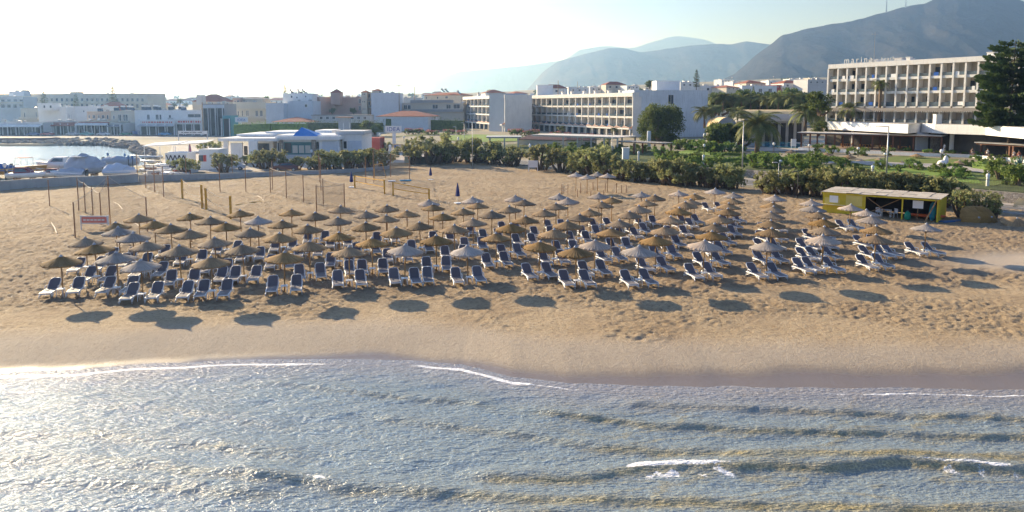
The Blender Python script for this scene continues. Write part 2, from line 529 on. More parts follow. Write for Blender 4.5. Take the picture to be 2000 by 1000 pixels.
FO = np.maximum(FO, lace * (.35 + .6 * (1 - np.abs(2 * fbm(WXX / .5, WYY / .3, 66, 3) - 1))) * .8)
rp = 1 - np.abs(2 * fbm((WXX * .985 + WYY * .17) / 3.4, (WYY * .985 - WXX * .17) / .95, 97, 3, .5) - 1)
rp = .5 + (rp - .8) * .8
Z += (rp - .5) * .11 * np.clip(ds / 1.4, 0, 1)
FC = np.maximum(FC, sstep(.56, .68, rp) * sstep(-2, 6, WXX) * .55)
FC *= np.interp(WXX, [-16, -6, 6], [.45, .8, 1.1])
SHL = np.clip(1 - ds / 2.6, 0, 1) * .75
Z += .035 * np.exp(-np.clip(ds, 0, 9) / 1.2)
tag(grid_mesh('water', WXX, WYY, Z - .45, wm.mat, {'foam': FO, 'shallow': SHL, 'face': np.clip(FC, 0, 1)}), kind='structure')
# water of the bay
bm_ = NT('bay_water')
bm_.b.inputs['Base Color'].default_value = (.12, .16, .18, 1)
bm_.b.inputs['Roughness'].default_value = .12
bm_.b.inputs['IOR'].default_value = 1.38
bm_.bump(bm_.noise(bm_.coord('World', (.6, 1.6, 1)), 1.2, 5, .6), .25, .8)
m = MB(); m.add([(x, y, -.5) for x, y in [(-900, 150), (-150, 222), (-112, 222), (-84, 192), (-66, 160), (-62, 126), (-93, 122), (-900, 34)]], [tuple(range(8))])
tag(m.build('bay_water', bm_.mat), kind='structure')
# ------------------------------------------------------------------ hills and mountains
def mountain(name, D, prof, depth, mat, seed, rough=1.0, cols=260, nrows=40):
    ps = np.linspace(prof[0][0], prof[-1][0], cols)
    ys = np.interp(ps, [p[0] for p in prof], [p[1] for p in prof])
    # smooth the profile a little
    k = np.array([1, 2, 3, 2, 1.]) / 9
    ys = np.convolve(np.pad(ys, 2, 'edge'), k, 'valid')
    ys = ys + (fbm(ps / 22, ps * 0, seed, 4) - .5) * 7 * rough
    t = np.linspace(0, 1.35, nrows)
    P_, T_ = np.meshgrid(ps, t)
    Y_ = np.interp(P_, ps, ys)
    dist = D - depth * (1 - T_)
    crest_z = H + (HOR - Y_) * D / F
    prof_t = np.where(T_ <= 1, np.clip(T_, 0, 1) ** 1.15 * .97 + .03 * sstep(.8, 1, T_), 1 - (T_ - 1) * 1.2)
    X_ = (P_ - 1000) / F * dist
    n = fbm(X_ / (depth * .22), dist / (depth * .35), seed + 3, 5, .55) - .5
    gul = np.abs(2 * fbm(X_ / (depth * .10), dist / (depth * .5), seed + 9, 4, .55) - 1)
    Z_ = crest_z * prof_t + (n * .30 - gul * .16) * crest_z * np.clip(T_ * (1 - T_) * 4, 0, 1) * rough
    Z_ = np.where(T_ == 0, -20, Z_)
    return tag(grid_mesh(name, X_, dist, Z_, mat), kind='structure')
def rockmat(name, a, b, s):
    t = NT(name); v = t.coord('World')
    t.l(t.ramp(t.noise(v, s, 8, .68), [(.36, a), (.62, b)]), t.b.inputs['Base Color'])
    t.b.inputs['Roughness'].default_value = 1.0
    t.b.inputs['Specular IOR Level'].default_value = .1
    t.bump(t.noise(v, s * 3, 6, .7), 18, 1.0)
    return t.mat
mountain('mountain', 3000, [(1250, 176), (1330, 168), (1400, 160), (1430, 145), (1470, 110), (1500, 88), (1520, 70), (1560, 60), (1640, 46), (1700, 32), (1740, 20), (1790, 10), (1820, -2), (1860, -14), (1930, -12), (1960, 0), (2000, 14), (2100, 40), (2300, 60), (2500, 110)], 1150, rockmat('shaded_mountain_rock', (.010, .014, .018), (.035, .033, .034), .008), 3, .7, 420, 110)  # shade of the backlit slope is put into this dark bluish rock
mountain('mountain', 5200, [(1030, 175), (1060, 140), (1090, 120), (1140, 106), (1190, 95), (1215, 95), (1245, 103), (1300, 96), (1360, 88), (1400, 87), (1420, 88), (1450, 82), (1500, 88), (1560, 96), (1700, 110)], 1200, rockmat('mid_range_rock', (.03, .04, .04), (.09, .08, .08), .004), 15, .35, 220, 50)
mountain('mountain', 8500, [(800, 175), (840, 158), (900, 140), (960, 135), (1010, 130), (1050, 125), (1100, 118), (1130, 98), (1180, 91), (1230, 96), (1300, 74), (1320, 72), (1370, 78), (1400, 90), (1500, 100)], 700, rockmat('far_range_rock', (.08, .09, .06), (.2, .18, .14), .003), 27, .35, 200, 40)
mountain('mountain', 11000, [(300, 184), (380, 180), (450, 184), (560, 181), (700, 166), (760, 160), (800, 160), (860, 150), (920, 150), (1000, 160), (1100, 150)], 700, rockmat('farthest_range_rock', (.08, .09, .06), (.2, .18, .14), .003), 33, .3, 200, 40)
# ------------------------------------------------------------------ haze
hz = bpy.data.materials.new('sea_haze'); hz.use_nodes = True
ht = hz.node_tree; ht.nodes.clear()
ho = ht.nodes.new('ShaderNodeOutputMaterial'); hv = ht.nodes.new('ShaderNodeVolumePrincipled')
hv.inputs['Color'].default_value = (.27, .50, 1.0, 1)
hv.inputs['Density'].default_value = .00025
hv.inputs['Absorption Color'].default_value = (1, 1, 1, 1)
hv.inputs['Anisotropy'].default_value = .55
ht.links.new(hv.outputs[0], ho.inputs['Volume'])
m = MB(); m.box(-9000, 9500, -600, 11600, -60, 845)
tag(m.build('haze', hz), 'pale warm sea haze over the town and mountains', None, None, 'stuff')

# ------------------------------------------------------------------ parasols
ORD = ['', 'first', 'second', 'third', 'fourth', 'fifth', 'sixth', 'seventh', 'eighth', 'ninth', 'tenth', 'eleventh', 'twelfth', 'thirteenth', 'fourteenth', 'fifteenth', 'sixteenth', 'seventeenth', 'eighteenth', 'nineteenth', 'twentieth']
def thatchmat(name, a, b, trans):
    t = NT(name)
    v = t.coord('Object')
    oi = t.n('ObjectInfo')
    sep = t.n('SeparateXYZ'); t.l(v, sep.inputs[0])
    at2 = t.n('Math'); at2.operation = 'ARCTAN2'; t.l(sep.outputs[0], at2.inputs[0]); t.l(sep.outputs[1], at2.inputs[1])
    cb = t.n('CombineXYZ'); t.l(t.math('MULTIPLY', at2.outputs[0], 9.0), cb.inputs[0]); t.l(t.math('MULTIPLY', sep.outputs[2], 1.2), cb.inputs[1]); t.l(t.math('MULTIPLY', oi.outputs['Random'], 40.0), cb.inputs[2])
    n = t.noise(cb.outputs[0], 2.2, 5, .65)
    n2 = t.noise(v, 2.0, 3)
    col = t.ramp(n, [(.3, a), (.7, b)])
    col = t.mix(t.ramp(n2, [(.45, 0), (.7, .35)]), col, tuple(q * .6 for q in a))
    hs = t.n('HueSaturation')
    t.l(t.math('ADD', t.math('MULTIPLY', oi.outputs['Random'], .5), .78), hs.inputs['Value'])
    t.l(t.math('ADD', t.math('MULTIPLY', t.math('FRACT', t.math('MULTIPLY', oi.outputs['Random'], 7.3)), .5), .75), hs.inputs['Saturation'])
    t.l(col, hs.inputs['Color'])
    t.l(hs.outputs[0], t.b.inputs['Base Color'])
    t.b.inputs['Roughness'].default_value = .9
    t.bump(n, .02, .8)
    tr = t.n('BsdfTranslucent'); t.l(hs.outputs[0], tr.inputs['Color'])
    mx = t.n('MixShader'); mx.inputs[0].default_value = trans
    t.l(t.b.outputs[0], mx.inputs[1]); t.l(tr.outputs[0], mx.inputs[2]); t.l(mx.outputs[0], t.o.inputs['Surface'])
    return t.mat
M['straw'] = thatchmat('golden_reed_thatch', (.26, .165, .08), (.50, .335, .17), .30)
M['bleach'] = thatchmat('bleached_grey_reed_thatch', (.34, .275, .225), (.60, .515, .44), .22)
M['capgrey'] = pmat('plastic_cap', (.42, .43, .46), .15, 4, .6)

def make_parasol(seed, bleached):
    rnd = random.Random(seed)
    root = empty('parasol')
    tag(root, None, 'beach parasol', 'thatched beach parasols over the loungers')
    m = MB(); m.tube([(0, 0, -.4), (0, 0, 2.2)], [.042, .038], 8); m.build('pole', M['pole'], root, True)
    RR, AP, RZ = 1.09, 2.42, 1.99
    # reed roof in overlapping layers with a ragged rim
    m = MB(); n = 64
    jit = [rnd.uniform(.93, 1.04) for _ in range(n)]
    dz = [rnd.uniform(-.02, .015) for _ in range(n)]
    def ring(rf, z, ji):
        return [(rf * (jit[k] if ji else (1 + .01 * (k % 2))) * math.cos(2 * math.pi * k / n), rf * (jit[k] if ji else (1 + .01 * (k % 2))) * math.sin(2 * math.pi * k / n), z + (dz[k] if ji else .006 * (k % 2))) for k in range(n)]
    def hz_(r): return AP - (AP - RZ) * (r / RR) ** .86
    rings = [ring(.05, AP - .01, 0), ring(.35, hz_(.35), 0), ring(.7, hz_(.7), 0), ring(.92, hz_(.92), 0), ring(RR, RZ, 1), ring(RR - .03, RZ - .075, 1), ring(.92, hz_(.92) - .07, 0), ring(.5, hz_(.5) - .06, 0), ring(.05, AP - .10, 0)]
    vs_ = [p for r in rings for p in r]
    m.add(vs_, [(i * n + k, i * n + (k + 1) % n, (i + 1) * n + (k + 1) % n, (i + 1) * n + k) for i in range(len(rings) - 1) for k in range(n)])
    for k in range(90):   # loose reed ends along the rim
        a = rnd.uniform(0, 2 * math.pi); r0 = RR - .05; L = rnd.uniform(.05, .16); w = .018
        p = Vector((r0 * math.cos(a), r0 * math.sin(a), RZ - .01)); q = Vector(((r0 + L) * math.cos(a + rnd.uniform(-.03, .03)), (r0 + L) * math.sin(a), RZ - .03 - L * .55))
        t = Vector((-math.sin(a), math.cos(a), 0)) * w
        m.add([p - t, p + t, q + t * .4, q - t * .4], [(0, 1, 2, 3)])
    m.build('thatch_roof', M['bleach' if bleached else 'straw'], root, fix=False)
    m = MB(); m.lathe([(.125, AP - .075), (.10, AP + .0), (.05, AP + .045), (.03, AP + .09), (0.0, AP + .10)], 12); m.build('cap', M['capgrey'], root, True)
    m = MB()
    for k in range(8):
        a = k * math.pi / 4
        m.tube([(.03 * math.cos(a), .03 * math.sin(a), 2.2), (1.0 * math.cos(a), 1.0 * math.sin(a), 1.93)], .014, 4)
        m.tube([(.03 * math.cos(a), .03 * math.sin(a), 1.75), (.55 * math.cos(a), .55 * math.sin(a), 2.05)], .012, 4)
    m.build('rib_frame', M['wood'], root)
    return root
prot = {(b, k): tree_of(make_parasol(10 * b + k, b)) for b in (0, 1) for k in range(3)}
usedp = set()

# lounger: head at +Y, feet at -Y
def fabric(name, c, sheen):
    t = NT(name)
    oi = t.n('ObjectInfo')
    v = t.coord('Object')
    n = t.noise(v, 60, 2)
    col = t.ramp(n, [(.3, tuple(q * .85 for q in c)), (.7, tuple(q * 1.12 for q in c))])
    hs = t.n('HueSaturation'); t.l(t.math('ADD', t.math('MULTIPLY', oi.outputs['Random'], .3), .85), hs.inputs['Value']); t.l(col, hs.inputs['Color'])
    t.l(hs.outputs[0], t.b.inputs['Base Color'])
    t.b.inputs['Roughness'].default_value = .55
    t.b.inputs['Specular IOR Level'].default_value = .25
    t.b.inputs['Sheen Weight'].default_value = sheen
    t.b.inputs['Sheen Roughness'].default_value = .4
    t.bump(n, .003, .5)
    return t.mat
M['mesh_fabric'] = fabric('charcoal_mesh_fabric', (.14, .13, .15), .1)
def rounded(w, l, r, top_only=False):
    pts = []
    for cx, cy, a0 in ((w - r, l - r, 0), (-w + r, l - r, 90), (-w + r, r, 180), (w - r, r, 270)):
        if top_only and cy == r:
            pts.append((cx + (r if cx > 0 else -r), 0)); continue
        for k in range(4): pts.append((cx + r * math.cos(R(a0 + 30 * k)), cy + r * math.sin(R(a0 + 30 * k))))
    return pts
def make_lounger():
    root = empty('sun_lounger')
    tag(root, None, 'sun lounger', 'sun loungers on the sand')
    W, zs, tilt = .30, .31, R(39)
    hinge = .18
    Mb = Matrix.Translation((0, hinge, zs)) @ Matrix.Rotation(tilt, 4, 'X')
    # seat cloth
    m = MB(); m.prism([(x * 1.0, y - 1.02) for x, y in rounded(W - .025, 1.20, .05)], zs + .002, zs + .018); m.build('seat', M['mesh_fabric'], root)
    m = MB(); m.prism(rounded(W - .02, .76, .12, True), .012, .03, Mb); m.build('backrest', M['mesh_fabric'], root)
    m = MB()
    for s in (-1, 1):
        m.tube([(s * W, .62, .27), (s * W, .20, zs - .01), (s * W, -.95, zs - .01), (s * (W - .03), -1.06, zs - .04)], [.034, .042, .042, .036], 6)
        m.tube([Mb @ Vector((s * W * .98, .0, 0)), Mb @ Vector((s * W * .98, .62, 0)), Mb @ Vector((s * W * .72, .78, 0)), Mb @ Vector((0, .80, 0))], .035, 6)
        m.tube([(s * (W + .035), .45, .36), (s * (W + .045), .32, .50), (s * (W + .045), .02, .50), (s * (W + .03), -.06, .34)], .027, 5)
    m.tube([(-W, -1.03, zs - .03), (W, -1.03, zs - .03)], .036, 6)
    m.tube([(-W, .55, .28), (W, .55, .28)], .022, 6)
    m.tube([Mb @ Vector((0, .45, -.02)), Vector((0, .62, .28))], .015, 5)
    m.build('frame', M['white'], root, True)
    for y0, y1 in ((.40, .66), (.26, .02), (-.62, -.42), (-.82, -1.04)):
        pass
    for s in (-1, 1):
        for ya, yb in ((.34, .62), (-.78, -.98)):
            m = MB()
            mid = (ya * .55 + yb * .45)
            m.tube([(s * W, ya, zs - .03), (s * (W + .03), yb, .13), (s * (W + .035), yb + (-.03 if yb > 0 else .03), 0.0)], [.032, .034, .038], 5)
            m.tube([(s * W, ya + (-.30 if ya > 0 else .30), zs - .03), (s * (W + .02), yb + (-.10 if yb > 0 else .10), .10)], [.028, .03], 5)
            m.build('leg', M['white'], root, True)
    return root
def make_table():
    root = empty('side_table')
    tag(root, None, 'side table', 'white side tables between the loungers')
    m = MB(); m.prism([(x, y - .2) for x, y in rounded(.2, .4, .06)], .40, .435); m.build('table_top', M['white'], root)
    for sx in (-1, 1):
        for sy in (-1, 1):
            m = MB(); m.tube([(sx * .15, sy * .15, .41), (sx * .18, sy * .18, 0)], [.022, .018], 5); m.build('leg', M['white'], root)
    return root
loun = tree_of(make_lounger()); tabl = tree_of(make_table())
first_l = [True, True]
z1=[(430,315),(232,455),(510,375),(665,200,0,'n'),(690,245,1),(798,285,1),(912,345),(672,445,1),(863,485,1),(845,150,0,'n'),(967,187,0,'n'),(1097,228,0,'l'),(1240,268),(1165,395),(1248,130,0,'n'),(1398,172,0,'n'),(1525,207),(1442,325),(1415,465,0,'tl'),(1640,115,0,'n'),(1775,158,1,'n'),(1708,248),(1660,372,0,'tl')]
z2=[(275,180,0,'n'),(465,218),(205,272),(405,305),(180,375),(415,435),(213,515),(655,163,0,'n'),(640,248),(855,200,0,'n'),(860,290),(650,360),(725,480),(905,405,0,'tl'),(1022,152,0,'n'),(1015,222),(1180,192,0,'n'),(1285,275),(1103,333),(1158,467,1,'tr'),(1345,110,1,'n'),(1383,142,0,'n'),(1455,217),(1550,315),(1408,390)]
z3=[(55,460,1),(20,172,0,'r'),(98,95,1,'n'),(130,125,0,'n'),(240,203),(98,258),(280,362),(385,155),(428,80,1,'n'),(492,110,0,'n'),(508,235,0,'blue'),(390,303),(765,72,1,'n'),(745,142),(840,103,1,'n'),(650,187),(725,345),(610,430),(832,282),(925,217),(1015,180),(905,480),(1048,415,1),(1080,62,1,'n'),(1180,87,0,'n'),(1098,130),(1245,262),(1180,330),(1385,475,1),(1410,48,1,'n'),(1517,72,0,'n'),(1455,113),(1390,165),(1320,195),(1525,390),(1600,310),(1640,245),(1705,38,1,'n'),(1828,60,0,'n'),(1800,105),(1755,132),(1700,182)]
z4=[(97,432,1),(165,358),(185,25,1),(335,52,1,'n'),(325,98),(290,135),(285,180),(230,232),(190,290),(655,78,1,'n'),(635,125,0,'n'),(640,158),(625,210),(625,265),(625,340),(600,432,1),(943,108,1,'n'),(950,158,1,'n'),(1000,202),(1030,262,0,'tl'),(1040,320,0,'tl'),(1035,392,1,'tl'),(1243,140,1),(1370,187,1,'n'),(1410,245,1),(1450,310,0,'tr'),(1440,372),(1835,292,1)]
UMB = []
for zz, ox, oy in ((z1, 60, 380), (z2, 500, 360), (z3, 900, 360), (z4, 1350, 360)):
    for t in zz:
        p = at(ox + t[0] / 4, oy + t[1] / 4, 2.50)
        UMB.append([p.x, p.y, t[2] if len(t) > 2 else 0, t[3] if len(t) > 3 else 'p'])
for u in UMB:
    u.append(int(round((u[1] - .26 * u[0] - 42.5) / 3.37)))
rng = random.Random(4)
lowest = min(u[4] for u in UMB)
SEA = R(13)      # loungers look this far right of the camera's line
extra = []
for row in sorted(set(u[4] for u in UMB)):
    us = sorted([u for u in UMB if u[4] == row], key=lambda u: u[0])
    rname = ORD[row - lowest + 1]
    rtxt = ('front row by the sea' if row == lowest else '%s row from the sea' % rname)
    for i, (x, y, bl, kind, _) in enumerate(us):
        nth = ORD[i + 1] if i + 1 < len(ORD) else 'last'
        who = '%s from the left, %s' % (nth, rtxt)
        key = (bl, rng.randrange(3))
        o = place(prot[key], key not in usedp, (x, y, -.02), rng.uniform(0, 6.28), rng.uniform(.96, 1.04), ('bleached grey' if bl else 'golden brown') + ' thatched parasol, ' + who)
        o.rotation_euler = (rng.uniform(-.035, .035), rng.uniform(-.035, .035), rng.uniform(0, 6.28))
        usedp.add(key)
        if kind == 'n': continue
        rot = -SEA + rng.uniform(-.07, .07)
        rot = SEA + rng.uniform(-.06, .06)
        ux, uy = math.cos(rot), math.sin(rot)          # along the row
        fx, fy = uy, -ux                                # towards the sea
        spots = {'p': (-.66, .66), 'blue': (-.66, .66), 'tl': (-1.44, -.66, .66), 'tr': (-.66, .66, 1.44), 'l': (-.66,), 'r': (.66,)}[kind]
        names = {1: ['lounger'], 2: ['left-hand lounger', 'right-hand lounger'], 3: ['leftmost lounger of three', 'middle lounger of three', 'rightmost lounger of three']}[len(spots)]
        for sp, nm in zip(spots, names):
            du = sp + rng.uniform(-.05, .05); dv = -.12 + rng.uniform(-.14, .14)
            loc = (x + ux * du + fx * dv, y + uy * du + fy * dv, .0)
            place(loun, first_l[0], loc, rot + rng.uniform(-.05, .05), (1.0, .98, 1.0), nm + ' under the parasol ' + who); first_l[0] = False
        if kind != 'l' and kind != 'r':
            du = (sum((spots[0], spots[1])) / 2 if kind == 'tr' else (spots[-1] + spots[-2]) / 2) + rng.uniform(-.04, .04); dv = .22
            place(tabl, first_l[1], (x + ux * du + fx * dv, y + uy * du + fy * dv, 0), rot + rng.uniform(-.1, .1), 1, 'white plastic table under the parasol ' + who); first_l[1] = False
for i, (px, py) in enumerate([(1125, 336), (1147, 340), (1167.3, 335.4), (1186.8, 337.5)]):
    p = at(px, py, 2.5)
    o = place(prot[(1, i % 3)], False, (p.x, p.y, 0), i, 1.0, 'bleached parasol, %s from the left in the small group behind the others' % ORD[i + 1])
# ------------------------------------------------------------------ plants
def leafmat(name, lo, hi, trans=.38):
    t = NT(name)
    v = t.coord('Object'); oi = t.n('ObjectInfo')
    n = t.noise(v, 1.1, 3); n2 = t.noise(v, 9, 2)
    col = t.ramp(t.math('ADD', t.math('MULTIPLY', n, .45), t.math('MULTIPLY', n2, .55)), [(.36, lo), (.62, hi)])
    hs = t.n('HueSaturation'); t.l(t.math('ADD', t.math('MULTIPLY', oi.outputs['Random'], .4), .8), hs.inputs['Value'])
    t.l(t.math('ADD', t.math('MULTIPLY', oi.outputs['Random'], .03), .485), hs.inputs['Hue'])
    t.l(col, hs.inputs['Color']); col = hs.outputs[0]
    t.l(col, t.b.inputs['Base Color']); t.b.inputs['Roughness'].default_value = .7
    t.b.inputs['Specular IOR Level'].default_value = .2
    tr = t.n('BsdfTranslucent'); t.l(col, tr.inputs['Color'])
    mx = t.n('MixShader'); mx.inputs[0].default_value = trans
    t.l(t.b.outputs[0], mx.inputs[1]); t.l(tr.outputs[0], mx.inputs[2]); t.l(mx.outputs[0], t.o.inputs['Surface'])
    return t.mat
M['tam'] = leafmat('tamarisk_leaves', (.135, .15, .06), (.35, .35, .15))
M['green'] = leafmat('garden_shrub_leaves', (.075, .125, .03), (.25, .34, .085))
M['dkgreen'] = leafmat('dark_tree_leaves', (.04, .075, .022), (.18, .23, .055))
M['palm'] = leafmat('palm_fronds', (.065, .095, .03), (.25, .25, .085), .2)
M['pine'] = leafmat('norfolk_pine_needles', (.035, .065, .025), (.15, .19, .06), .12)
M['pink'] = leafmat('oleander_blossom', (.30, .10, .10), (.45, .22, .22))
M['bark'] = pmat('grey_brown_bark', (.14, .10, .07), .35, 5, .9, stretch=(1, 1, .3))
M['palmbark'] = pmat('palm_bark', (.20, .14, .09), .45, 7, .9, stretch=(.5, .5, 2))

def leaf(m, p, s, rnd, d=None):
    a = Vector((rnd.gauss(0, 1), rnd.gauss(0, 1), rnd.gauss(0, .7))).normalized() if d is None else d
    b = a.cross(Vector((rnd.gauss(0, 1), rnd.gauss(0, 1), rnd.gauss(0, 1)))).normalized()
    a = a * s; b = b * s * rnd.uniform(.35, .7)
    m.add([p - a, p + b, p + a, p - b], [(0, 1, 2, 3)])
def clump(m, c, r, n, s, rnd):
    for _ in range(n):
        d = Vector((rnd.gauss(0, 1), rnd.gauss(0, 1), rnd.gauss(0, 1))).normalized() * (rnd.random() ** .45)
        leaf(m, c + Vector((d.x * r[0], d.y * r[1], d.z * r[2])), s * rnd.uniform(.6, 1.3), rnd)
def bush(name, seed, w, h, mat, nclump, nleaf, s, low=.35, stems=5, flowers=False):
    rnd = random.Random(seed)
    root = empty(name)
    m = MB(); tm = MB()
    for k in range(nclump):
        a = rnd.uniform(0, 6.28); q = math.sqrt(rnd.random())
        z = h * (low + (1 - low) * rnd.random() ** .8)
        q *= math.sqrt(max(.12, 1 - ((z / h - .6) / .62) ** 2))
        c = Vector((w * .5 * q * math.cos(a), w * .5 * q * math.sin(a), z - .12 * h))
        rr = h * rnd.uniform(.10, .19)
        clump(m, c, (rr * 1.1, rr * 1.1, rr), nleaf, s, rnd)
        if k < stems:
            b = Vector((c.x * .25, c.y * .25, -.1))
            tm.tube([b, b.lerp(c, .5) + Vector((rnd.uniform(-.1, .1), rnd.uniform(-.1, .1), 0)), c], [.07, .05, .025], 5)
    m.build('crown', M[mat], root, fix=False)
    if stems: tm.build('trunk', M['bark'], root)
    if flowers:
        f = MB()
        for k in range(160):
            a = rnd.uniform(0, 6.28)
            leaf(f, Vector((w * .45 * math.cos(a) * rnd.random(), w * .5 * math.sin(a), h * rnd.uniform(.55, 1))), s * 1.2, rnd)
        f.build('blossom', M['pink'], root, fix=False)
    return root
def palm(name, seed, h, nf, L, mat='palm', skirt=0):
    rnd = random.Random(seed)
    root = empty(name)
    m = MB()
    lean = rnd.uniform(-.3, .3)
    m.tube([(0, 0, -.3), (lean * .3, 0, h * .5), (lean, 0, h)], [.30, .22, .28], 9); m.build('trunk', M['palmbark'], root, True)
    m = MB()
    for k in range(nf + skirt):
        a = 6.283 * k / nf * 2.4 + rnd.uniform(-.2, .2)
        e = R(rnd.uniform(5, 80)) if k < nf else R(rnd.uniform(-75, -45))
        LL = L * rnd.uniform(.8, 1.1) * (1 if k < nf else .5)
        d = Vector((math.cos(a), math.sin(a), 0)); side = Vector((-math.sin(a), math.cos(a), 0))
        p = Vector((lean, 0, h)); seg = 9; v = e
        prev = p
        for i in range(seg):
            v -= R(rnd.uniform(9, 13)) * (1 if k < nf else .2)
            st = (d * math.cos(v) + Vector((0, 0, 1)) * math.sin(v)) * (LL / seg)
            q = prev + st
            up = st.cross(side).normalized()
            m.add([prev - side * .03, prev + side * .03, q + side * .025, q - side * .025], [(0, 1, 2, 3)])
            ll = LL * .26 * math.sin(math.pi * min(1, (i + 1.2) / (seg + .6))) 
            for s in (-1, 1):
                for j in range(3):
                    b = prev.lerp(q, j / 3)
                    tip = b + side * s * ll * .85 + st.normalized() * ll * .55 - Vector((0, 0, ll * .35))
                    m.add([b, b + st * .30, tip], [(0, 1, 2)])
            prev = q
    m.build('crown', M[mat], root, fix=False)
    return root
def norfolk(name, seed, h, w, tiers, per, fine=1):
    rnd = random.Random(seed)
    root = empty(name)
    m = MB(); m.tube([(0, 0, -1), (0, 0, h * .5), (0, 0, h)], [h * .022, h * .013, h * .003], 8); m.build('trunk', M['bark'], root, True)
    m = MB()
    for t in range(tiers):
        z = h * ((.30 if w > 15 else .10) + (.68 if w > 15 else .88) * t / tiers)
        LL = w * .5 * (1 - (z / h) ** (3.0 if w > 15 else 1.4) * (.55 if w > 15 else .93)) * rnd.uniform(.82, 1.12)
        if z < h * .2: LL *= .75
        for k in range(per):
            a = 6.283 * (k + .5 * (t % 2)) / per + rnd.uniform(-.15, .15)
            d = Vector((math.cos(a), math.sin(a), 0)); side = Vector((-math.sin(a), math.cos(a), 0))
            L2 = LL * rnd.uniform(.8, 1.1)
            p0 = Vector((0, 0, z + rnd.uniform(-.7, .7) * h / 24)); n = max(4, int(L2 / (.42 / fine)))
            for i in range(n):
                f = (i + 1) / n
                p = p0 + d * L2 * f + Vector((0, 0, L2 * (-.10 * f + .16 * f * f)))
                wd = L2 * .30 * (1 - abs(f - .6) * 1.2) + .12
                if f < .25 and h > 10: 
                    continue
                for j in range(int(4 * fine) + 2):
                    s = rnd.uniform(-1, 1)
                    q = p + side * s * wd + d * abs(s) * wd * .3 + Vector((0, 0, rnd.uniform(-.10, .16) * (1 + h / 18)))
                    leaf(m, q, .05 * L2 + .12, rnd, (d + side * s * .6 + Vector((0, 0, rnd.uniform(-.2, .25)))).normalized())
            m.tube([p0, p0 + d * L2 * .9 - Vector((0, 0, L2 * .02))], [.05, .02], 4, False)
    m.build('crown', M['pine'], root, fix=False)
    return root
GR = {}
def putall(protos, items, label, group, cat, rnd, zfun=gpt, hbase=1.0):
    'items: (px, base py, height px [, label]) ; prototypes are 1 unit = their own height hbase'
    trees = [tree_of(p) for p in protos]
    used = [False] * len(trees)
    for i, it in enumerate(items):
        px, py, hp = it[0], it[1], it[2]
        p = zfun(px, py)
        Hm = hp * p.y / F
        k = (it[4] if len(it) > 4 else rnd.randrange(len(trees))) % len(trees)
        s = Hm / hbase
        lab = it[3] if len(it) > 3 and it[3] else label(i, len(items)) if label else None
        o = place(trees[k], not used[k], (p.x, p.y, p.z - .03), rnd.uniform(0, 6.28), s, lab, group); used[k] = True
        o['category'] = cat
    for u, t in zip(used, trees):
        if not u:
            for c in t[1]: bpy.data.objects.remove(c[0])
            bpy.data.objects.remove(t[0])
def nth(i, what): return '%s %s' % (ORD[i + 1] if i + 1 < len(ORD) else 'last', what)
rnd = random.Random(11)
tams = [bush('tamarisk_bush', 100 + k, 1.15 + .2 * k, 1.0, 'tam', 24, 52, .062, .36, 9) for k in range(4)]
TB = [  # px, base y, height px
 (812, 320, 46), (845, 321, 58), (868, 320, 44), (888, 316, 40),
 (918, 317, 44), (940, 319, 48), (962, 321, 46), (985, 323, 40), (1005, 325, 36),
 (1057, 332, 50), (1098, 336, 44), (1128, 340, 42), (1150, 340, 50), (1166, 343, 58), (1190, 347, 44), (1208, 349, 34), (1226, 352, 40), (1246, 354, 38),
 (1266, 355, 36), (1284, 357, 44), (1300, 360, 50), (1322, 361, 52), (1342, 363, 46), (1362, 364, 40), (1382, 366, 36), (1402, 367, 40), (1420, 368, 46), (1436, 368, 42),
 (1508, 378, 46), (1530, 379, 44), (1552, 381, 50), (1574, 382, 48), (1596, 384, 52), (1618, 386, 58), (1642, 388, 60), (1664, 390, 56), (1690, 392, 58), (1712, 394, 56), (1738, 396, 60), (1760, 398, 62), (1784, 400, 60), (1806, 402, 62), (1828, 402, 58), (1852, 404, 56)]
segs = [(900, 'left of the entrance gap'), (1020, 'left of the white notice board'), (1500, 'between notice board and road gap'), (3000, 'behind the yellow hut')]
cnt = {}
items = []
for a in TB:
    sg = [s for s in segs if a[0] < s[0]][0][1]
    cnt[sg] = cnt.get(sg, 0) + 1
    k = cnt[sg]
    items.append((a[0], a[1], a[2] * 1.06, '%s tamarisk from the left %s' % (ORD[k] if k < len(ORD) else 'last', sg)))
putall(tams, items, None, 'tamarisk bushes along the back of the beach', 'bush', rnd)
club = [bush('tamarisk_bush', 140 + k, 1.3, 1.0, 'tam', 22, 50, .07, .38, 7) for k in range(2)]
CB = [(350, 338, 30), (368, 342, 34), (412, 308, 34), (440, 338, 40), (456, 326, 18), (478, 322, 20), (500, 326, 28), (517, 330, 38), (535, 332, 42), (578, 332, 30), (622, 332, 32), (640, 334, 42), (652, 332, 34), (674, 334, 46), (692, 332, 30), (712, 332, 40), (728, 330, 46), (745, 326, 40), (728, 296, 22), (752, 296, 20)]
putall(club, [(a[0], a[1], a[2], nth(i, 'tamarisk from the left before the white beach club')) for i, a in enumerate(CB)], None, 'tamarisks before the beach club', 'bush', rnd)
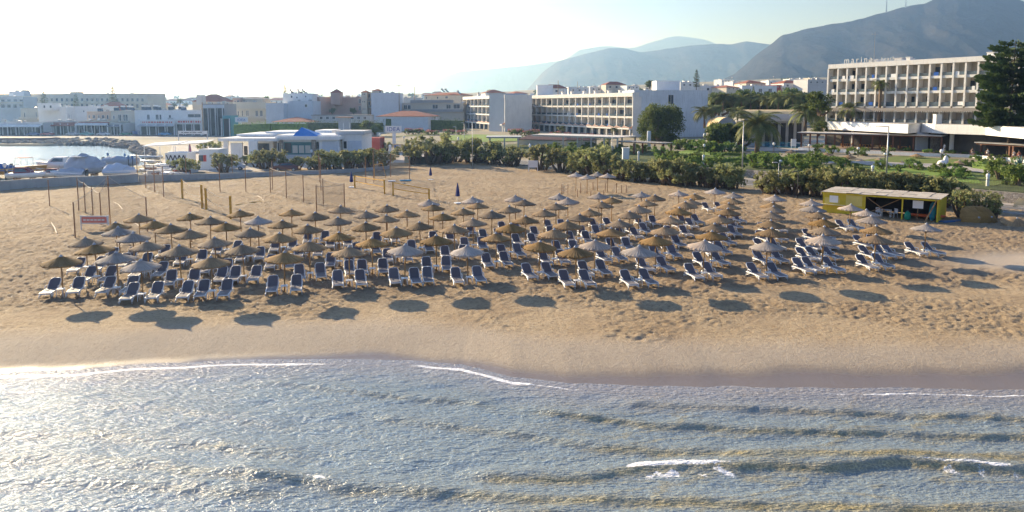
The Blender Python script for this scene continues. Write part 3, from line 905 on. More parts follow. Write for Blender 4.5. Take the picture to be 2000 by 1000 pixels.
# clipped and loose garden shrubs behind the stone wall
gsh = [bush('garden_shrub', 200 + k, 1.5, 1.0, 'green', 26, 45, .075, .15, 3) for k in range(3)]
GS = [(1322, 291, 20), (1334, 292, 22), (1347, 293, 22), (1360, 294, 24), (1374, 296, 24), (1388, 297, 25), (1402, 298, 22), (1420, 298, 22), (1362, 304, 10), (1444, 298, 18),
      (1290, 306, 22), (1310, 318, 26), (1330, 322, 24), (1352, 326, 24), (1376, 328, 22), (1398, 330, 26), (1420, 332, 24), (1480, 326, 30), (1500, 330, 30), (1524, 326, 26), (1548, 322, 24), (1560, 330, 30), (1582, 336, 44), (1604, 330, 24), (1630, 330, 26), (1646, 326, 20), (1470, 312, 16),
      (1598, 296, 16), (1624, 300, 18), (1664, 302, 16), (1684, 304, 18), (1734, 304, 18), (1770, 300, 14), (1812, 304, 14), (1258, 296, 16), (1240, 294, 14), (1214, 300, 20), (1180, 292, 18), (1150, 296, 20), (1120, 290, 14), (1086, 290, 14), (1062, 296, 12),
      (1905, 318, 16), (1925, 322, 14), (1890, 325, 14), (1940, 330, 18), (1958, 352, 44), (1990, 362, 46), (1912, 308, 14), (1938, 312, 12), (1960, 314, 14), (1985, 318, 14), (1846, 310, 10)]
GS += [(1583, 333, 20), (1852, 346, 21), (1084, 303, 21), (1605, 337, 13), (1454, 317, 17), (1542, 316, 14), (1295, 322, 20), (1194, 315, 13), (1579, 320, 12), (1792, 333, 14), (1885, 351, 15), (1868, 343, 19), (1232, 319, 19), (1872, 350, 15), (1363, 310, 13), (1115, 301, 18), (1063, 306, 15), (1320, 321, 17), (1325, 315, 19), (1108, 314, 12), (1690, 340, 12), (1722, 332, 18), (1068, 293, 14), (1862, 336, 20), (1841, 350, 15), (1358, 317, 20), (1151, 312, 20), (1782, 329, 21), (1137, 303, 18), (1831, 337, 21), (1518, 321, 15), (1209, 301, 13), (1639, 341, 14), (1101, 314, 17), (1401, 314, 18), (1754, 336, 16), (1107, 313, 12), (1475, 329, 13), (1675, 342, 18), (1722, 327, 16), (1185, 315, 15), (1441, 331, 21), (1880, 342, 17), (1673, 332, 15)]
GS.sort()
putall(gsh, [(a[0], a[1], a[2], '%s green garden shrub, counted %s' % (ORD[i % 13 + 1], ['from the left, in the lawn before the hotel', 'rightwards from the big round tree', 'rightwards from the tall lamp by the pool', 'rightwards from the middle of the terrace', 'rightwards from the right end of the garden', 'in the sixth dozen from the left of the garden', 'in the seventh dozen from the left of the garden', 'in the eighth dozen from the left of the garden', 'in the last dozen at the garden right'][min(8, i // 13)])) for i, a in enumerate(GS)], None, 'shrubs in the hotel garden', 'shrub', rnd)
ole = [bush('oleander', 260, 1.5, 1.0, 'green', 20, 40, .08, .15, 3, True)]
OL = [(798, 262, 12), (810, 262, 11), (822, 262, 12), (836, 264, 11), (850, 264, 10), (872, 262, 10), (884, 262, 9), (896, 264, 10), (906, 262, 9), (745, 262, 10), (757, 264, 9), (1002, 264, 13), (1014, 264, 13), (1030, 266, 12), (1044, 266, 14), (1076, 268, 10), (1090, 268, 12), (1108, 270, 12), (1150, 272, 12), (1168, 272, 10), (1190, 276, 12)]
OL.sort()
putall(ole, [(a[0], a[1], a[2], nth(i, 'pink oleander from the left before the hotel')) for i, a in enumerate(OL)], None, 'oleanders before the hotel', 'shrub', rnd)
# tall hedges
def hedge(pts, h, w, mat, label, seed):
    rnd = random.Random(seed); m = MB()
    root_p = Vector(pts[0])
    tot = 0
    for a, b in zip(pts[:-1], pts[1:]):
        a, b = Vector(a), Vector(b); L = (b - a).length
        for _ in range(int(L * 26)):
            f = rnd.random(); p = a.lerp(b, f)
            hh = h * (.80 + .28 * float(vnoise(np.array(p.x / 2.2), np.array(p.y / 2.2), seed)))
            z = hh * (rnd.random() ** .55)
            leaf(m, Vector((p.x + rnd.uniform(-w, w) * .5, p.y + rnd.uniform(-w, w) * .5 * (1 if z < hh * .85 else .8), p.z + z)), .24 * rnd.uniform(.6, 1.3), rnd)
        d = (b - a).normalized(); s_ = Vector((-d.y, d.x, 0)) * w * .38
        m.add([a - s_, b - s_, b - s_ + Vector((0, 0, h * .78)), a - s_ + Vector((0, 0, h * .78)), a + s_, b + s_, b + s_ + Vector((0, 0, h * .78)), a + s_ + Vector((0, 0, h * .78))], [(0, 1, 2, 3), (4, 5, 6, 7), (3, 2, 6, 7), (0, 3, 7, 4), (1, 2, 6, 5)])
    o = m.build('hedge', M[mat], None, fix=False)
    tag(o, label, 'hedge')
hedge([atD(755, 258, 262), atD(905, 262, 262)], 6.2, 3, 'dkgreen', 'tall dark clipped hedge left of the white hotel', 1)
hedge([atD(600, 258, 255), atD(680, 258, 255), atD(748, 258, 255)], 4.2, 3, 'dkgreen', 'lower dark hedge behind the blue pyramid roof', 2)
hedge([atD(460, 262, 235), atD(530, 260, 235), atD(600, 260, 240)], 4.0, 3.5, 'green', 'loose green hedge behind the flat white club roofs', 3)
for i, (pts, h, lab) in enumerate([([(1310, 312), (1400, 316), (1470, 318)], .9, 'low clipped hedge beside the tall grey lamp'), ([(1470, 306), (1520, 308)], 1.0, 'short clipped hedge right of the tall grey lamp'), ([(1556, 312), (1640, 316)], 1.0, 'clipped hedge behind the garden parasols'), ([(1388, 303), (1452, 305)], .7, 'low hedge along the bright lawn'), ([(1905, 330), (1935, 334)], 1.2, 'clipped hedge beside the curved path')]):
    hedge([gpt(*q) for q in pts], h, 1.4, 'green', lab, 10 + i)
# big round tree and other trees
rt_ = bush('round_tree', 300, 1.12, 1.0, 'dkgreen', 150, 150, .026, .12, 4)
putall([rt_], [(1287, 279, 76, 'large round dark green tree before the blue-white end wall')], None, None, 'tree', rnd)
bt = [bush('garden_tree', 310 + k, 1.1, 1.0, 'dkgreen', 46, 60, .05, .25, 3) for k in range(2)]
BT = [(1512, 214, 26), (1535, 212, 22), (1558, 216, 28), (1585, 222, 36), (1602, 216, 20), (1430, 262, 20), (1400, 268, 30), (1655, 256, 30), (1630, 256, 22), (1690, 256, 26), (720, 262, 28), (734, 262, 20), (1268, 172, 15), (1830, 312, 18), (1855, 312, 20), (1880, 314, 18), (1600, 262, 26), (520, 196, 9), (650, 222, 12), (690, 222, 12), (955, 185, 10)]
BT += [(1394 + 11 * k, 282, 36 + (k * 5) % 9) for k in range(6)]
BT += [(1392 + 13 * k, 224 - (k % 3) * 3, 34 + (k * 7) % 13) for k in range(17)]
BL = ['bushy green tree above the cream roof, leftmost', 'bushy green tree above the cream roof, second', 'bushy green tree above the cream roof, third', 'dark round tree left of the upper hotel block', 'small tree touching the left edge of the upper hotel', 'dark bush before the arched cream roof', 'dark tree beside the end wall of the white hotel', 'leafy tree above the left end of the restaurant roof', 'leafy tree at the corner of the restaurant roof', 'leafy tree behind the restaurant roof', 'round green tree behind the dark red shed', 'small green tree left of the green awning', 'round palm-like tree behind the hotel roof', 'flat-topped dark shrub tree by the terrace, leftmost', 'flat-topped dark shrub tree by the terrace, middle', 'flat-topped dark shrub tree by the terrace, rightmost', 'dark leafy tree behind the pergola end', 'roof garden tree on the cream town house', 'olive tree before the salmon wall, left one', 'olive tree before the salmon wall, right one', 'umbrella pine behind the white hotel'] + ['%s dark shrub from the left before the arched roof' % ORD[k + 1] for k in range(6)] + ['%s tree from the left in the green belt behind the cream roof' % ORD[k + 1] for k in range(17)]
putall(bt, [(*a, b) for a, b in zip(BT, BL)], None, 'leafy trees around the hotels', 'tree', rnd, lambda a, b: (lambda D: atD(a, b, D))({1512: 240, 1535: 240, 1558: 236, 1585: 225, 1602: 220, 1430: 165, 1400: 160, 1655: 160, 1630: 158, 1690: 162, 720: 230, 734: 226, 1268: 330, 1830: 128, 1855: 127, 1880: 126, 1600: 150, 520: 320, 650: 300, 690: 300, 955: 420}.get(a, 152 if b == 282 else 222)))
pm = [palm('palm_tree', 400 + k, 3.4, 44, 3.9) for k in range(2)] + [palm('palm_tree', 410, 7.5, 26, 2.0, skirt=26)]
def pd(D): return lambda a, b: atD(a, b, D)
PL = [(1376, 248, 44, 205, 0, 'dark feathery palm against the blue-white hotel end wall', 176), (1440, 246, 40, 0, 1, 'feathery palm before the arched cream roof', 172), (1478, 300, 88, 0, 1, 'palm in the garden right of the tall grey lamp', 130), (1480, 258, 40, 0, 0, 'feathery palm before the grey sloping roof', 165), (1572, 262, 64, 0, 0, 'tall bushy palm at the left end of the pergola', 158), (1605, 258, 60, 0, 1, 'palm leaning over the edge of the upper hotel', 165), (1716, 250, 80, 0, 2, 'tall shaggy-trunked palm before the upper hotel', 150), (1663, 240, 44, 0, 0, 'low spreading palm before the upper hotel', 156), (1708, 244, 28, 0, 1, 'low palm at the foot of the shaggy palm', 154),
 (1520, 214, 34, 0, 0, 'palm above the cream roof, middle of three', 200), (1548, 214, 36, 0, 1, 'palm above the cream roof, rightmost of three', 196), (1498, 216, 30, 0, 1, 'palm above the cream roof, leftmost of three', 204), (1412, 214, 34, 0, 0, 'palm behind the round roof, first from the left', 215), (1398, 212, 32, 0, 1, 'palm beside the edge of the hotel end wall', 215), (1430, 214, 34, 0, 0, 'palm behind the round roof, second from the left', 220), (1448, 216, 34, 0, 1, 'palm behind the round roof, third from the left', 212), (1466, 216, 34, 0, 0, 'palm behind the round roof, fourth from the left', 218), (1484, 216, 34, 0, 1, 'palm behind the round roof, fifth from the left', 216), (1395, 232, 30, 0, 0, 'brownish palm just above the arched roof', 190),
 (352, 206, 14, 0, 0, 'thin distant palm on the hazy skyline', 420), (340, 212, 12, 0, 1, 'distant palm left of the thin skyline palm', 400), (362, 212, 12, 0, 1, 'distant palm right of the thin skyline palm', 400), (1200, 262, 14, 0, 0, 'young palm before the hotel ground floor, right one', 190), (1096, 260, 16, 0, 1, 'young palm before the hotel ground floor, left one', 215)]
pt = [tree_of(p) for p in pm]; up_u = [False] * 3
for px, py, hp, _, k, lab, D in PL:
    p = atD(px, py, D); Hm = hp * D / F * 1.18
    hb = [6.3, 6.3, 8.3][k]
    gz = min(float(G(p.x, p.y)), p.z)
    o = place(pt[k], not up_u[k], (p.x, p.y, p.z), rnd.uniform(0, 6.28), Hm / hb, lab, 'palms in the hotel gardens'); up_u[k] = True
    o['category'] = 'palm tree'
big = norfolk('norfolk_pine', 500, 24, 21, 17, 8, 1.5)
p = atD(1972, 249, 120); big.location = (p.x, p.y, 2.0)
zt = atD(1966, 84, 120).z - 2.0; big.scale = (zt / 24 * .72, zt / 24 * .6, zt / 24 * 1.02); big.rotation_euler = (0, 0, .4)
tag(big, 'big dark Norfolk Island pine at the right edge before the upper hotel', 'tree')
sn = tree_of(norfolk('norfolk_pine', 510, 10, 4.4, 12, 6, .8))
SN = [(1360, 172, 37, 300, 'slim Norfolk pine above the white hotel roof'), (88, 222, 45, 330, 'hazy Norfolk pine before the long far-left hotel'), (150, 222, 40, 330, 'bushy hazy pine before the long far-left hotel'), (222, 212, 46, 340, 'tallest hazy Norfolk pine at the far left'), (557, 190, 25, 340, 'Norfolk pine beside the roof solar heaters'), (1471, 190, 22, 230, 'small dark fir among the white villas'), (846, 190, 9, 600, 'tiny distant pointed cypress on the skyline')]
for i, (px, py, hp, D, lab) in enumerate(SN):
    p = atD(px, py, D)
    o = place(sn, i == 0, p, i * 1.0, hp * D / F / 10, lab, 'slim conifers above the roofs'); o['category'] = 'tree'
# agaves
def agave(seed):
    rnd = random.Random(seed); root = empty('agave'); m = MB()
    for k in range(24):
        a = rnd.uniform(0, 6.28); e = R(rnd.uniform(25, 85)); L = rnd.uniform(.8, 1.1)
        d = Vector((math.cos(a) * math.cos(e), math.sin(a) * math.cos(e), math.sin(e))); s = Vector((-math.sin(a), math.cos(a), 0)) * .07
        m.add([-s, s, d * L * .5 + s * 1.2, d * L * .5 - s * 1.2, d * L], [(0, 1, 2, 3), (3, 2, 4)])
    m.build('leaf_rosette', pmat('agave_leaf', (.20, .30, .25), .2, 3, .5), root, fix=False)
    return root
ag = tree_of(agave(5))
for i, (px, py, s, lab) in enumerate([(1425, 297, 2.6, 'large grey-green agave beside the clipped shrubs'), (1990, 330, 2.0, 'grey-green agave at the right edge of the garden')]):
    o = place(ag, i == 0, gpt(px, py), i, s, lab, 'agaves in the garden'); o['category'] = 'agave'
# ------------------------------------------------------------------ roads, walls, lawns
def sheet(name, pts, mat, dz, kind='structure', zf=G):
    m = MB(); m.add([(x, y, float(zf(x, y)) + dz) for x, y in pts], [tuple(range(len(pts)))])
    return tag(m.build(name, mat), kind=kind)
M['asphalt'] = pmat('grey_asphalt', (.16, .155, .15), .15, .5, .85, bump=.01, kind='World')
M['pave'] = pmat('pale_paving', (.42, .38, .34), .12, .6, .9, kind='World')
M['stone'] = None
t = NT('rubble_stone_wall'); v = t.coord('World', (1, 1, 1.4))
vo = t.n('TexVoronoi'); vo.inputs['Scale'].default_value = 3.2; t.l(v, vo.inputs['Vector'])
ve = t.n('TexVoronoi'); ve.feature = 'DISTANCE_TO_EDGE'; ve.inputs['Scale'].default_value = 3.2; t.l(v, ve.inputs['Vector'])
cs = t.ramp(t.noise(vo.outputs['Position'], 3, 1), [(.3, (.27, .23, .19)), (.7, (.47, .42, .36))])
t.l(t.mix(t.ramp(ve.outputs['Distance'], [(.02, 1.0), (.09, 0)]), cs, (.20, .17, .14)), t.b.inputs['Base Color'])
t.b.inputs['Roughness'].default_value = .95; t.bump(ve.outputs['Distance'], .05, .8)
M['stone'] = t.mat
M['concrete'] = pmat('grey_concrete', (.40, .39, .38), .15, .6, .9, bump=.01, streak=.3)
M['grass'] = pmat('lawn_grass', (.10, .15, .03), .25, .5, .95, kind='World', c2=(.16, .19, .05), bump=.04)
wl = [(x, y) for x, y in zip(WLx, WLy)]
def off(pts, d):
    out = []
    for i, (x, y) in enumerate(pts):
        a = Vector(pts[max(i - 1, 0)]); b = Vector(pts[min(i + 1, len(pts) - 1)])
        n = (b - a).normalized(); out.append((x + n.y * d, y - n.x * d))
    return out
def ribbon(name, pts, d0, d1, mat, dz, kind='structure'):
    a, b = off(pts, d0), off(pts, d1)
    m = MB(); n = len(a)
    m.add([(x, y, dz) for x, y in a] + [(x, y, dz) for x, y in b], [(i, i + 1, n + i + 1, n + i) for i in range(n - 1)])
    return tag(m.build(name, mat), kind=kind)
wl2 = []
for i in range(len(wl) - 1):
    for k in range(4): wl2.append(tuple(Vector(wl[i]).lerp(Vector(wl[i + 1]), k / 4)))
wl2.append(wl[-1])
# 'd' grows towards the beach... the beach lies to the left of the walking direction
sgn = -1.0 if off(wl2, 1)[5][1] > wl2[5][1] else 1.0
m = MB()
a, b = off(wl2, sgn * .35), off(wl2, sgn * 2.2); n = len(a)
m.add([(x, y, .13) for x, y in a] + [(x, y, .13) for x, y in b] + [(x, y, -.1) for x, y in b], [(i, i + 1, n + i + 1, n + i) for i in range(n - 1)] + [(n + i, n + i + 1, 2 * n + i + 1, 2 * n + i) for i in range(n - 1)])
tag(m.build('pavement', M['pave']), kind='structure')
ribbon('road', wl2, sgn * 2.1, sgn * 8.2, M['asphalt'], .02)
m = MB()
a, b = off(wl2, sgn * 8.2), off(wl2, sgn * 8.55)
m.add([(x, y, z) for z in (.14,) for x, y in a] + [(x, y, .14) for x, y in b] + [(x, y, -.3) for x, y in a] + [(x, y, -.3) for x, y in b], [(i, i + 1, n + i + 1, n + i) for i in range(n - 1)] + [(2 * n + i, 2 * n + i + 1, i + 1, i) for i in range(n - 1)] + [(n + i, n + i + 1, 3 * n + i + 1, 3 * n + i) for i in range(n - 1)])
tag(m.build('kerb', M['concrete']), kind='structure')
ribbon('road_edge_line', wl2, sgn * 2.45, sgn * 2.57, pmat('road_paint', (.7, .7, .68), .1, 2, .8), .026)
def wallrun(name, pts, h, th, mat, label, z0=-.3, cap=None):
    a, b = off(pts, -th / 2), off(pts, th / 2); n = len(a)
    hs = h if isinstance(h, (list, tuple)) else [h] * n
    m = MB()
    vs_ = [(x, y, z0) for x, y in a] + [(x, y, z0) for x, y in b] + [(x, y, hs[i]) for i, (x, y) in enumerate(a)] + [(x, y, hs[i]) for i, (x, y) in enumerate(b)]
    fs = []
    for i in range(n - 1):
        fs += [(i, i + 1, 2 * n + i + 1, 2 * n + i), (n + i, 3 * n + i, 3 * n + i + 1, n + i + 1), (2 * n + i, 2 * n + i + 1, 3 * n + i + 1, 3 * n + i)]
    fs += [(0, 2 * n, 3 * n, n), (n - 1, 2 * n - 1, 4 * n - 1, 3 * n - 1)]
    m.add(vs_, fs)
    return tag(m.build(name, mat), label, 'wall')
wallrun('stone_wall', wl2, 1.32, .4, M['stone'], 'rough grey stone wall along the far side of the road')
w1 = [tuple(at(*q).xy) for q in [(-120, 378), (0, 372), (50, 368), (100, 365), (150, 362), (210, 360), (270, 356)]]
wallrun('harbour_wall', w1, 1.25, .3, M['concrete'], 'low grey concrete wall before the boat yard')
w2 = [tuple(at(*q).xy) for q in [(271, 356), (330, 353), (420, 349), (500, 345), (600, 341), (700, 336), (760, 330)]]
wallrun('garden_wall', w2, [1.05, .95, .8, .7, .65, .6, .6], .25, M['concrete'], 'long low wall before the white beach club', -.3)
# lawns, path, pool, aprons
def lawn(name, px, mat, dz=.05, kind='structure'):
    pts = [gpt(*q) for q in px]
    m = MB(); m.add([(p.x, p.y, p.z + dz) for p in pts], [tuple(range(len(pts)))])
    return tag(m.build(name, mat), kind=kind)
M['lawn'] = pmat('bright_lawn', (.17, .26, .04), .2, .3, .95, kind='World', bump=.03)
M['gard'] = pmat('garden_ground_cover', (.10, .13, .035), .35, .8, .95, kind='World', c2=(.05, .07, .025), bump=.08)
_gw = [(x, y) for x, y in zip([-14, 1.6, 8.2, 36.7, 55, 80, 100], [167, 149.5, 139, 108, 82, 48, 20])]
ribbon_pts = off(_gw, -sgn * 1.0), off(_gw, -sgn * 26.0)
m = MB(); _a, _b = [off(_gw, -sgn * q) for q in (1.0, 26.0)]; _n = len(_a)
m.add([(x, y, float(G(x, y)) + .05) for x, y in _a + _b], [(i, i + 1, _n + i + 1, _n + i) for i in range(_n - 1)])
tag(m.build('garden_ground', M['gard']), kind='structure')
lawn('lawn', [(862, 274), (860, 266), (930, 263), (1020, 266), (1018, 276), (940, 278)], M['lawn'], .12)
lawn('lawn', [(760, 268), (880, 262), (905, 258), (740, 258)], M['grass'], .10)
lawn('lawn', [(1306, 300), (1340, 294), (1425, 298), (1440, 304), (1400, 310), (1320, 308)], M['lawn'], .08)
lawn('lawn', [(1640, 330), (1680, 314), (1760, 305), (1880, 313), (1900, 330), (1980, 356), (1940, 364), (1700, 345)], M['grass'], .09)
lawn('lawn', [(1700, 326), (1850, 336), (1900, 345), (1920, 360), (1860, 356), (1700, 340)], M['lawn'], .13)
lawn('path', [(1655, 318), (1680, 316), (1790, 321), (1860, 322), (1900, 330), (1940, 336), (1930, 341), (1870, 334), (1800, 328), (1700, 325)], M['pave'], .18)
lawn('path', [(1520, 320), (1640, 316), (1640, 320), (1520, 325)], M['pave'], .12)
pw = NT('pool_water'); pw.b.inputs['Base Color'].default_value = (.03, .28, .42, 1); pw.b.inputs['Roughness'].default_value = .08
pw.bump(pw.noise(pw.coord('World'), 1.5, 3), .05, .6)
lawn('pool_deck', [(1440, 292), (1450, 276), (1660, 272), (1668, 284), (1560, 296), (1460, 296)], M['pave'], .10)
lawn('pool_water', [(1458, 287), (1464, 279), (1652, 276), (1656, 282), (1560, 290)], pw.mat, .16)
sheet('forecourt', [(-46, 117), (-40, 123), (-29, 131), (-21, 140), (-14, 152), (-36, 186), (-60, 205), (-95, 200), (-72, 150), (-66, 128)], M['pave'], .012)
sheet('coast_road', [(-280, 271), (-100, 270), (-70, 262), (-36, 205), (-30, 196), (-38, 190), (-75, 232), (-110, 240), (-260, 250)], M['asphalt'], .03)
sheet('coast_pavement', [(-280, 276), (-150, 274), (-95, 273), (-95, 270.2), (-280, 271.2)], M['pave'], .06)
# rocky far shore of the bay
rk = [pmat('shore_rock', (.22, .19, .17), .4, 3, .95, bump=.05)]
m = MB(); r_ = random.Random(8)
def rock(m, p, s, r_):
    a = [[r_.uniform(.7, 1.25) for _ in range(7)] for _ in range(4)]
    m.lathe([(s * .75, -s * .3), (s, .05 * s), (s * .8, s * .45), (s * .3, s * .68)], 7, p, lambda i, k: a[i][k])
for k in range(620):
    f = r_.random()
    px = r_.uniform(-20, 300)
    yy = np.interp(px, [-20, 60, 130, 200, 262, 300], [280, 280, 281, 281, 290, 305]) - r_.random() ** 1.4 * np.interp(px, [-20, 120, 250, 300], [4, 10, 14, 10])
    p = at(px, yy, 0); rock(m, (p.x, p.y, r_.uniform(-.5, .1)), r_.uniform(.35, 1.05), r_)
tag(m.build('shore_rocks', rk[0], fix=True), 'rubble of grey rocks on the far shore of the bay', None, None, 'stuff')
m = MB()
for k in range(170):
    px = r_.uniform(255, 312); yy = np.interp(px, [255, 312], [289, 303]) + r_.uniform(-4, 16) * (px - 245) / 60
    p = at(px, yy, 0); rock(m, (p.x, p.y, -.3), r_.uniform(.25, .8), r_)
tag(m.build('shore_rocks', rk[0]), 'darker rocks where the bay meets the boat club', None, None, 'stuff')
wallrun('sea_wall', [tuple(at(*q).xy) for q in [(-60, 275), (0, 275), (60, 275), (118, 274)]], [.9] * 4, .6, pmat('stained_quay_concrete', (.20, .15, .15), .2, .4, .9, streak=.4), 'dark stained sea wall below the coast road', -1.0)

# ------------------------------------------------------------------ buildings
class Face:
    'vertical rectangle between two photo columns, at forward distances D0 and D1'
    def __init__(s, x0, D0, x1, D1):
        s.A = Vector(((x0 - 1000) / F * D0, D0, 0)); s.B = Vector(((x1 - 1000) / F * D1, D1, 0))
        s.A.x = atD(x0, HOR, D0).x; s.B.x = atD(x1, HOR, D1).x
        s.L = (s.B - s.A).length; s.u = (s.B - s.A).normalized(); s.n = Vector((s.u.y, -s.u.x, 0))   # towards the viewer
        if s.n.y > 0: s.n = -s.n
        s.M = Matrix((( s.u.x, -s.n.x, 0, s.A.x), (s.u.y, -s.n.y, 0, s.A.y), (0, 0, 1, 0), (0, 0, 0, 1)))
    def uv(s, px, py):
        d = Vector(ray(px, py)); o = Vector((0, 0, H))
        t = (s.A - o).dot(s.n) / d.dot(s.n)
        p = o + d * t
        return (p - s.A).dot(s.u), p.z
MC = {}
def wallm(key):
    cols = {'w': (.80, .80, .79), 'c': (.60, .55, .46), 'o': (.60, .44, .32), 's': (.50, .36, .31), 'b': (.62, .66, .72), 'g': (.36, .36, .37), 'y': (.56, .52, .43), 'lg': (.55, .55, .55), 't': (.10, .32, .36), 'p': (.42, .10, .08)}
    if key not in MC: MC[key] = pmat('render_' + key, cols[key], .08, .35, .9, streak=.22)
    return MC[key]
M['tiles'] = pmat('terracotta_tiles', (.36, .13, .08), .3, 1.4, .85, stretch=(1, 4, 1), bump=.03)
M['greyroof'] = pmat('grey_roofing', (.26, .26, .27), .2, .6, .85)
def house(name, f, ytop, depth, wall, label, cat='house', wins=(), roof='flat', zb=None, ytop_px=None, over=.25, roofh=1.2, par=.35, frame=True, bands=(), roofmat=None, door=None):
    x0, D0, x1, D1 = f
    fc = Face(x0, D0, x1, D1)
    zt = atD(x0, ytop, D0).z
    z0 = (min(float(G(fc.A.x, fc.A.y)), float(G(fc.B.x, fc.B.y))) if zb is None else zb) - .4
    root = empty(name, (0, 0, 0), 0, label, cat)
    root.matrix_world = fc.M
    root.location.z = 0
    m = MB(); m.box(0, fc.L, 0, depth, z0, zt); m.build('wall', wallm(wall), root)
    if roof == 'flat':
        m = MB(); t_ = .18
        m.box(-.05, fc.L + .05, -.05, t_, zt + .002, zt + par); m.box(-.05, fc.L + .05, depth - t_, depth + .05, zt + .002, zt + par)
        m.box(-.05, t_, t_, depth - t_, zt + .002, zt + par); m.box(fc.L - t_, fc.L + .05, t_, depth - t_, zt + .002, zt + par)
        m.build('parapet', wallm(wall) if roofmat is None else roofmat, root)
        if fc.L > 7 and depth > 5 and D0 > 250:
            rq = random.Random(int(x0 * 7 + D0)); tanks = []
            for _ in range(rq.randrange(2, 5)):
                x_, y_ = rq.uniform(1.2, fc.L - 1.8), rq.uniform(1, depth - 2)
                m = MB(); mt = MB()
                if rq.random() < .5: m.box(x_, x_ + rq.uniform(.8, 2.2), y_, y_ + 1, zt + .004, zt + rq.uniform(.6, 1.3))
                else: m.tube([(x_, y_, zt + .5), (x_ + 1.3, y_, zt + .5)], .42, 8)
                mt.tube([(x_ + .4, y_ + .4, zt), (x_ + .4, y_ + .4, zt + rq.uniform(1.5, 3))], .03, 4)
                mt.build('aerial', M['black'], m.build('roof_tank', M['steel'], root))
    elif roof in ('hip', 'gable'):
        m = MB(); o = over; L, W_ = fc.L, depth
        ins = min(W_ / 2 + o, (L / 2 + o) * .95) if roof == 'hip' else 0
        m.add([(-o, -o, zt), (L + o, -o, zt), (L + o, W_ + o, zt), (-o, W_ + o, zt), (-o + ins, W_ / 2, zt + roofh), (L + o - ins, W_ / 2, zt + roofh), (-o, -o, zt - .12), (L + o, -o, zt - .12), (L + o, W_ + o, zt - .12), (-o, W_ + o, zt - .12)],
              [(0, 1, 5, 4), (1, 2, 5), (2, 3, 4, 5), (3, 0, 4), (0, 6, 7, 1), (1, 7, 8, 2), (2, 8, 9, 3), (3, 9, 6, 0), (9, 8, 7, 6)])
        m.build('roof', roofmat or M['tiles'], root)
    elif roof == 'shed':
        m = MB(); m.box(-over, fc.L + over, -over, depth + over, zt + .003, zt + .22); m.build('roof', roofmat or M['greyroof'], root)
    for b in bands:    # y0, y1, proud, key [, x0, x1]
        ba = fc.uv(b[4], b[0])[0] if len(b) > 4 else -.1
        bb = fc.uv(b[5], b[0])[0] if len(b) > 5 else fc.L + .1
        z1_, z0_ = fc.uv(x0, b[0])[1], fc.uv(x0, b[1])[1]
        m = MB(); m.box(ba, bb, -b[2], -.004, z0_, z1_); m.build('balcony' if b[2] > .6 else 'band', wallm(b[3]) if isinstance(b[3], str) else b[3], root)
    for w in wins:
        a0, zt_ = fc.uv(w[0], w[1]); a1, zb_ = fc.uv(w[2], w[3])
        if a0 > a1: a0, a1 = a1, a0
        if frame:
            m = MB(); fr = .07
            m.box(a0 - fr, a0, -.06, -.003, zb_ - fr, zt_ + fr); m.box(a1, a1 + fr, -.06, -.003, zb_ - fr, zt_ + fr)
            m.box(a0, a1, -.06, -.003, zt_, zt_ + fr); m.box(a0 - .05, a1 + .05, -.12, -.004, zb_ - fr * 1.5, zb_)
            if a1 - a0 > .9: m.box((a0 + a1) / 2 - .03, (a0 + a1) / 2 + .03, -.055, -.022, zb_, zt_)
            wo = m.build('window', M['white'], root)
            m = MB(); m.box(a0, a1, -.02, -.005, zb_, zt_); m.build('pane', M['glass'], wo)
        else:
            m = MB(); m.box(a0, a1, -.03, -.005, zb_, zt_); m.build('window', M['glass'], root)
    return root, fc, zt
def row(x0, x1, y0, y1, n, w, dy=0):
    return [(x0 + (x1 - x0) * k / max(n - 1, 1), y0 + dy * k, x0 + (x1 - x0) * k / max(n - 1, 1) + w, y1 + dy * k) for k in range(n)]
# far-left town
house('hotel', (-40, 430, 289, 400), 185, 14, 'y', 'long hazy four-storey hotel on the far-left skyline', 'hotel', row(50, 276, 192, 198, 24, 4.5) + row(50, 276, 203, 211, 24, 4.5) + row(230, 276, 214, 221, 5, 5), bands=[(200, 201.5, .9, 'y')], frame=False)
house('hotel', (-60, 400, 46, 396), 190, 10, 'lg', 'left wing of the hazy hotel with rows of balconies', 'hotel', row(2, 38, 194, 198, 4, 7) + row(2, 38, 204, 210, 4, 7), bands=[(199, 202, 1.0, 'y'), (211, 216, 1.0, 'lg')], frame=False)
house('roof_room', (19, 410, 48, 410), 179, 6, 'b', 'boxy lift house on the roof of the far-left hotel', 'roof room', par=.2, zb=17)
house('roof_room', (138, 420, 153, 420), 180, 6, 'c', 'small stair house on the long far-left hotel', 'roof room', par=.2, zb=17)
house('house', (40, 318, 76, 314), 213, 8, 'y', 'cream balconied house beside the white blank wall', 'house', [(47, 220, 50, 229), (70, 219, 72, 228)], bands=[(229, 233, 1.2, 'c')])
house('house', (74, 300, 129, 300), 210, 12, 'w', 'white flat house with a big blank wall', 'house')
house('house', (73, 296, 104, 296), 203, 5, 'w', 'white upper storey with two small windows', 'house', [(85, 206, 88.5, 211), (97, 206, 101, 211)], zb=9.5)
house('house', (135, 306, 195, 306), 209, 12, 'w', 'second white flat house, with one tiny window', 'house', [(162.5, 216, 165, 219)])
house('house', (129, 312, 136, 312), 213, 8, 'c', 'narrow cream gap house between two white houses', 'house', [(131, 217, 134, 226)])
house('house', (169, 286, 229, 282), 219.5, 9, 'o', 'orange house with arched windows over the red awnings', 'house', [(173, 225, 175.5, 231), (181, 225, 186, 231), (192, 225, 194, 231), (199, 225, 204, 232), (209, 225, 212, 232)])
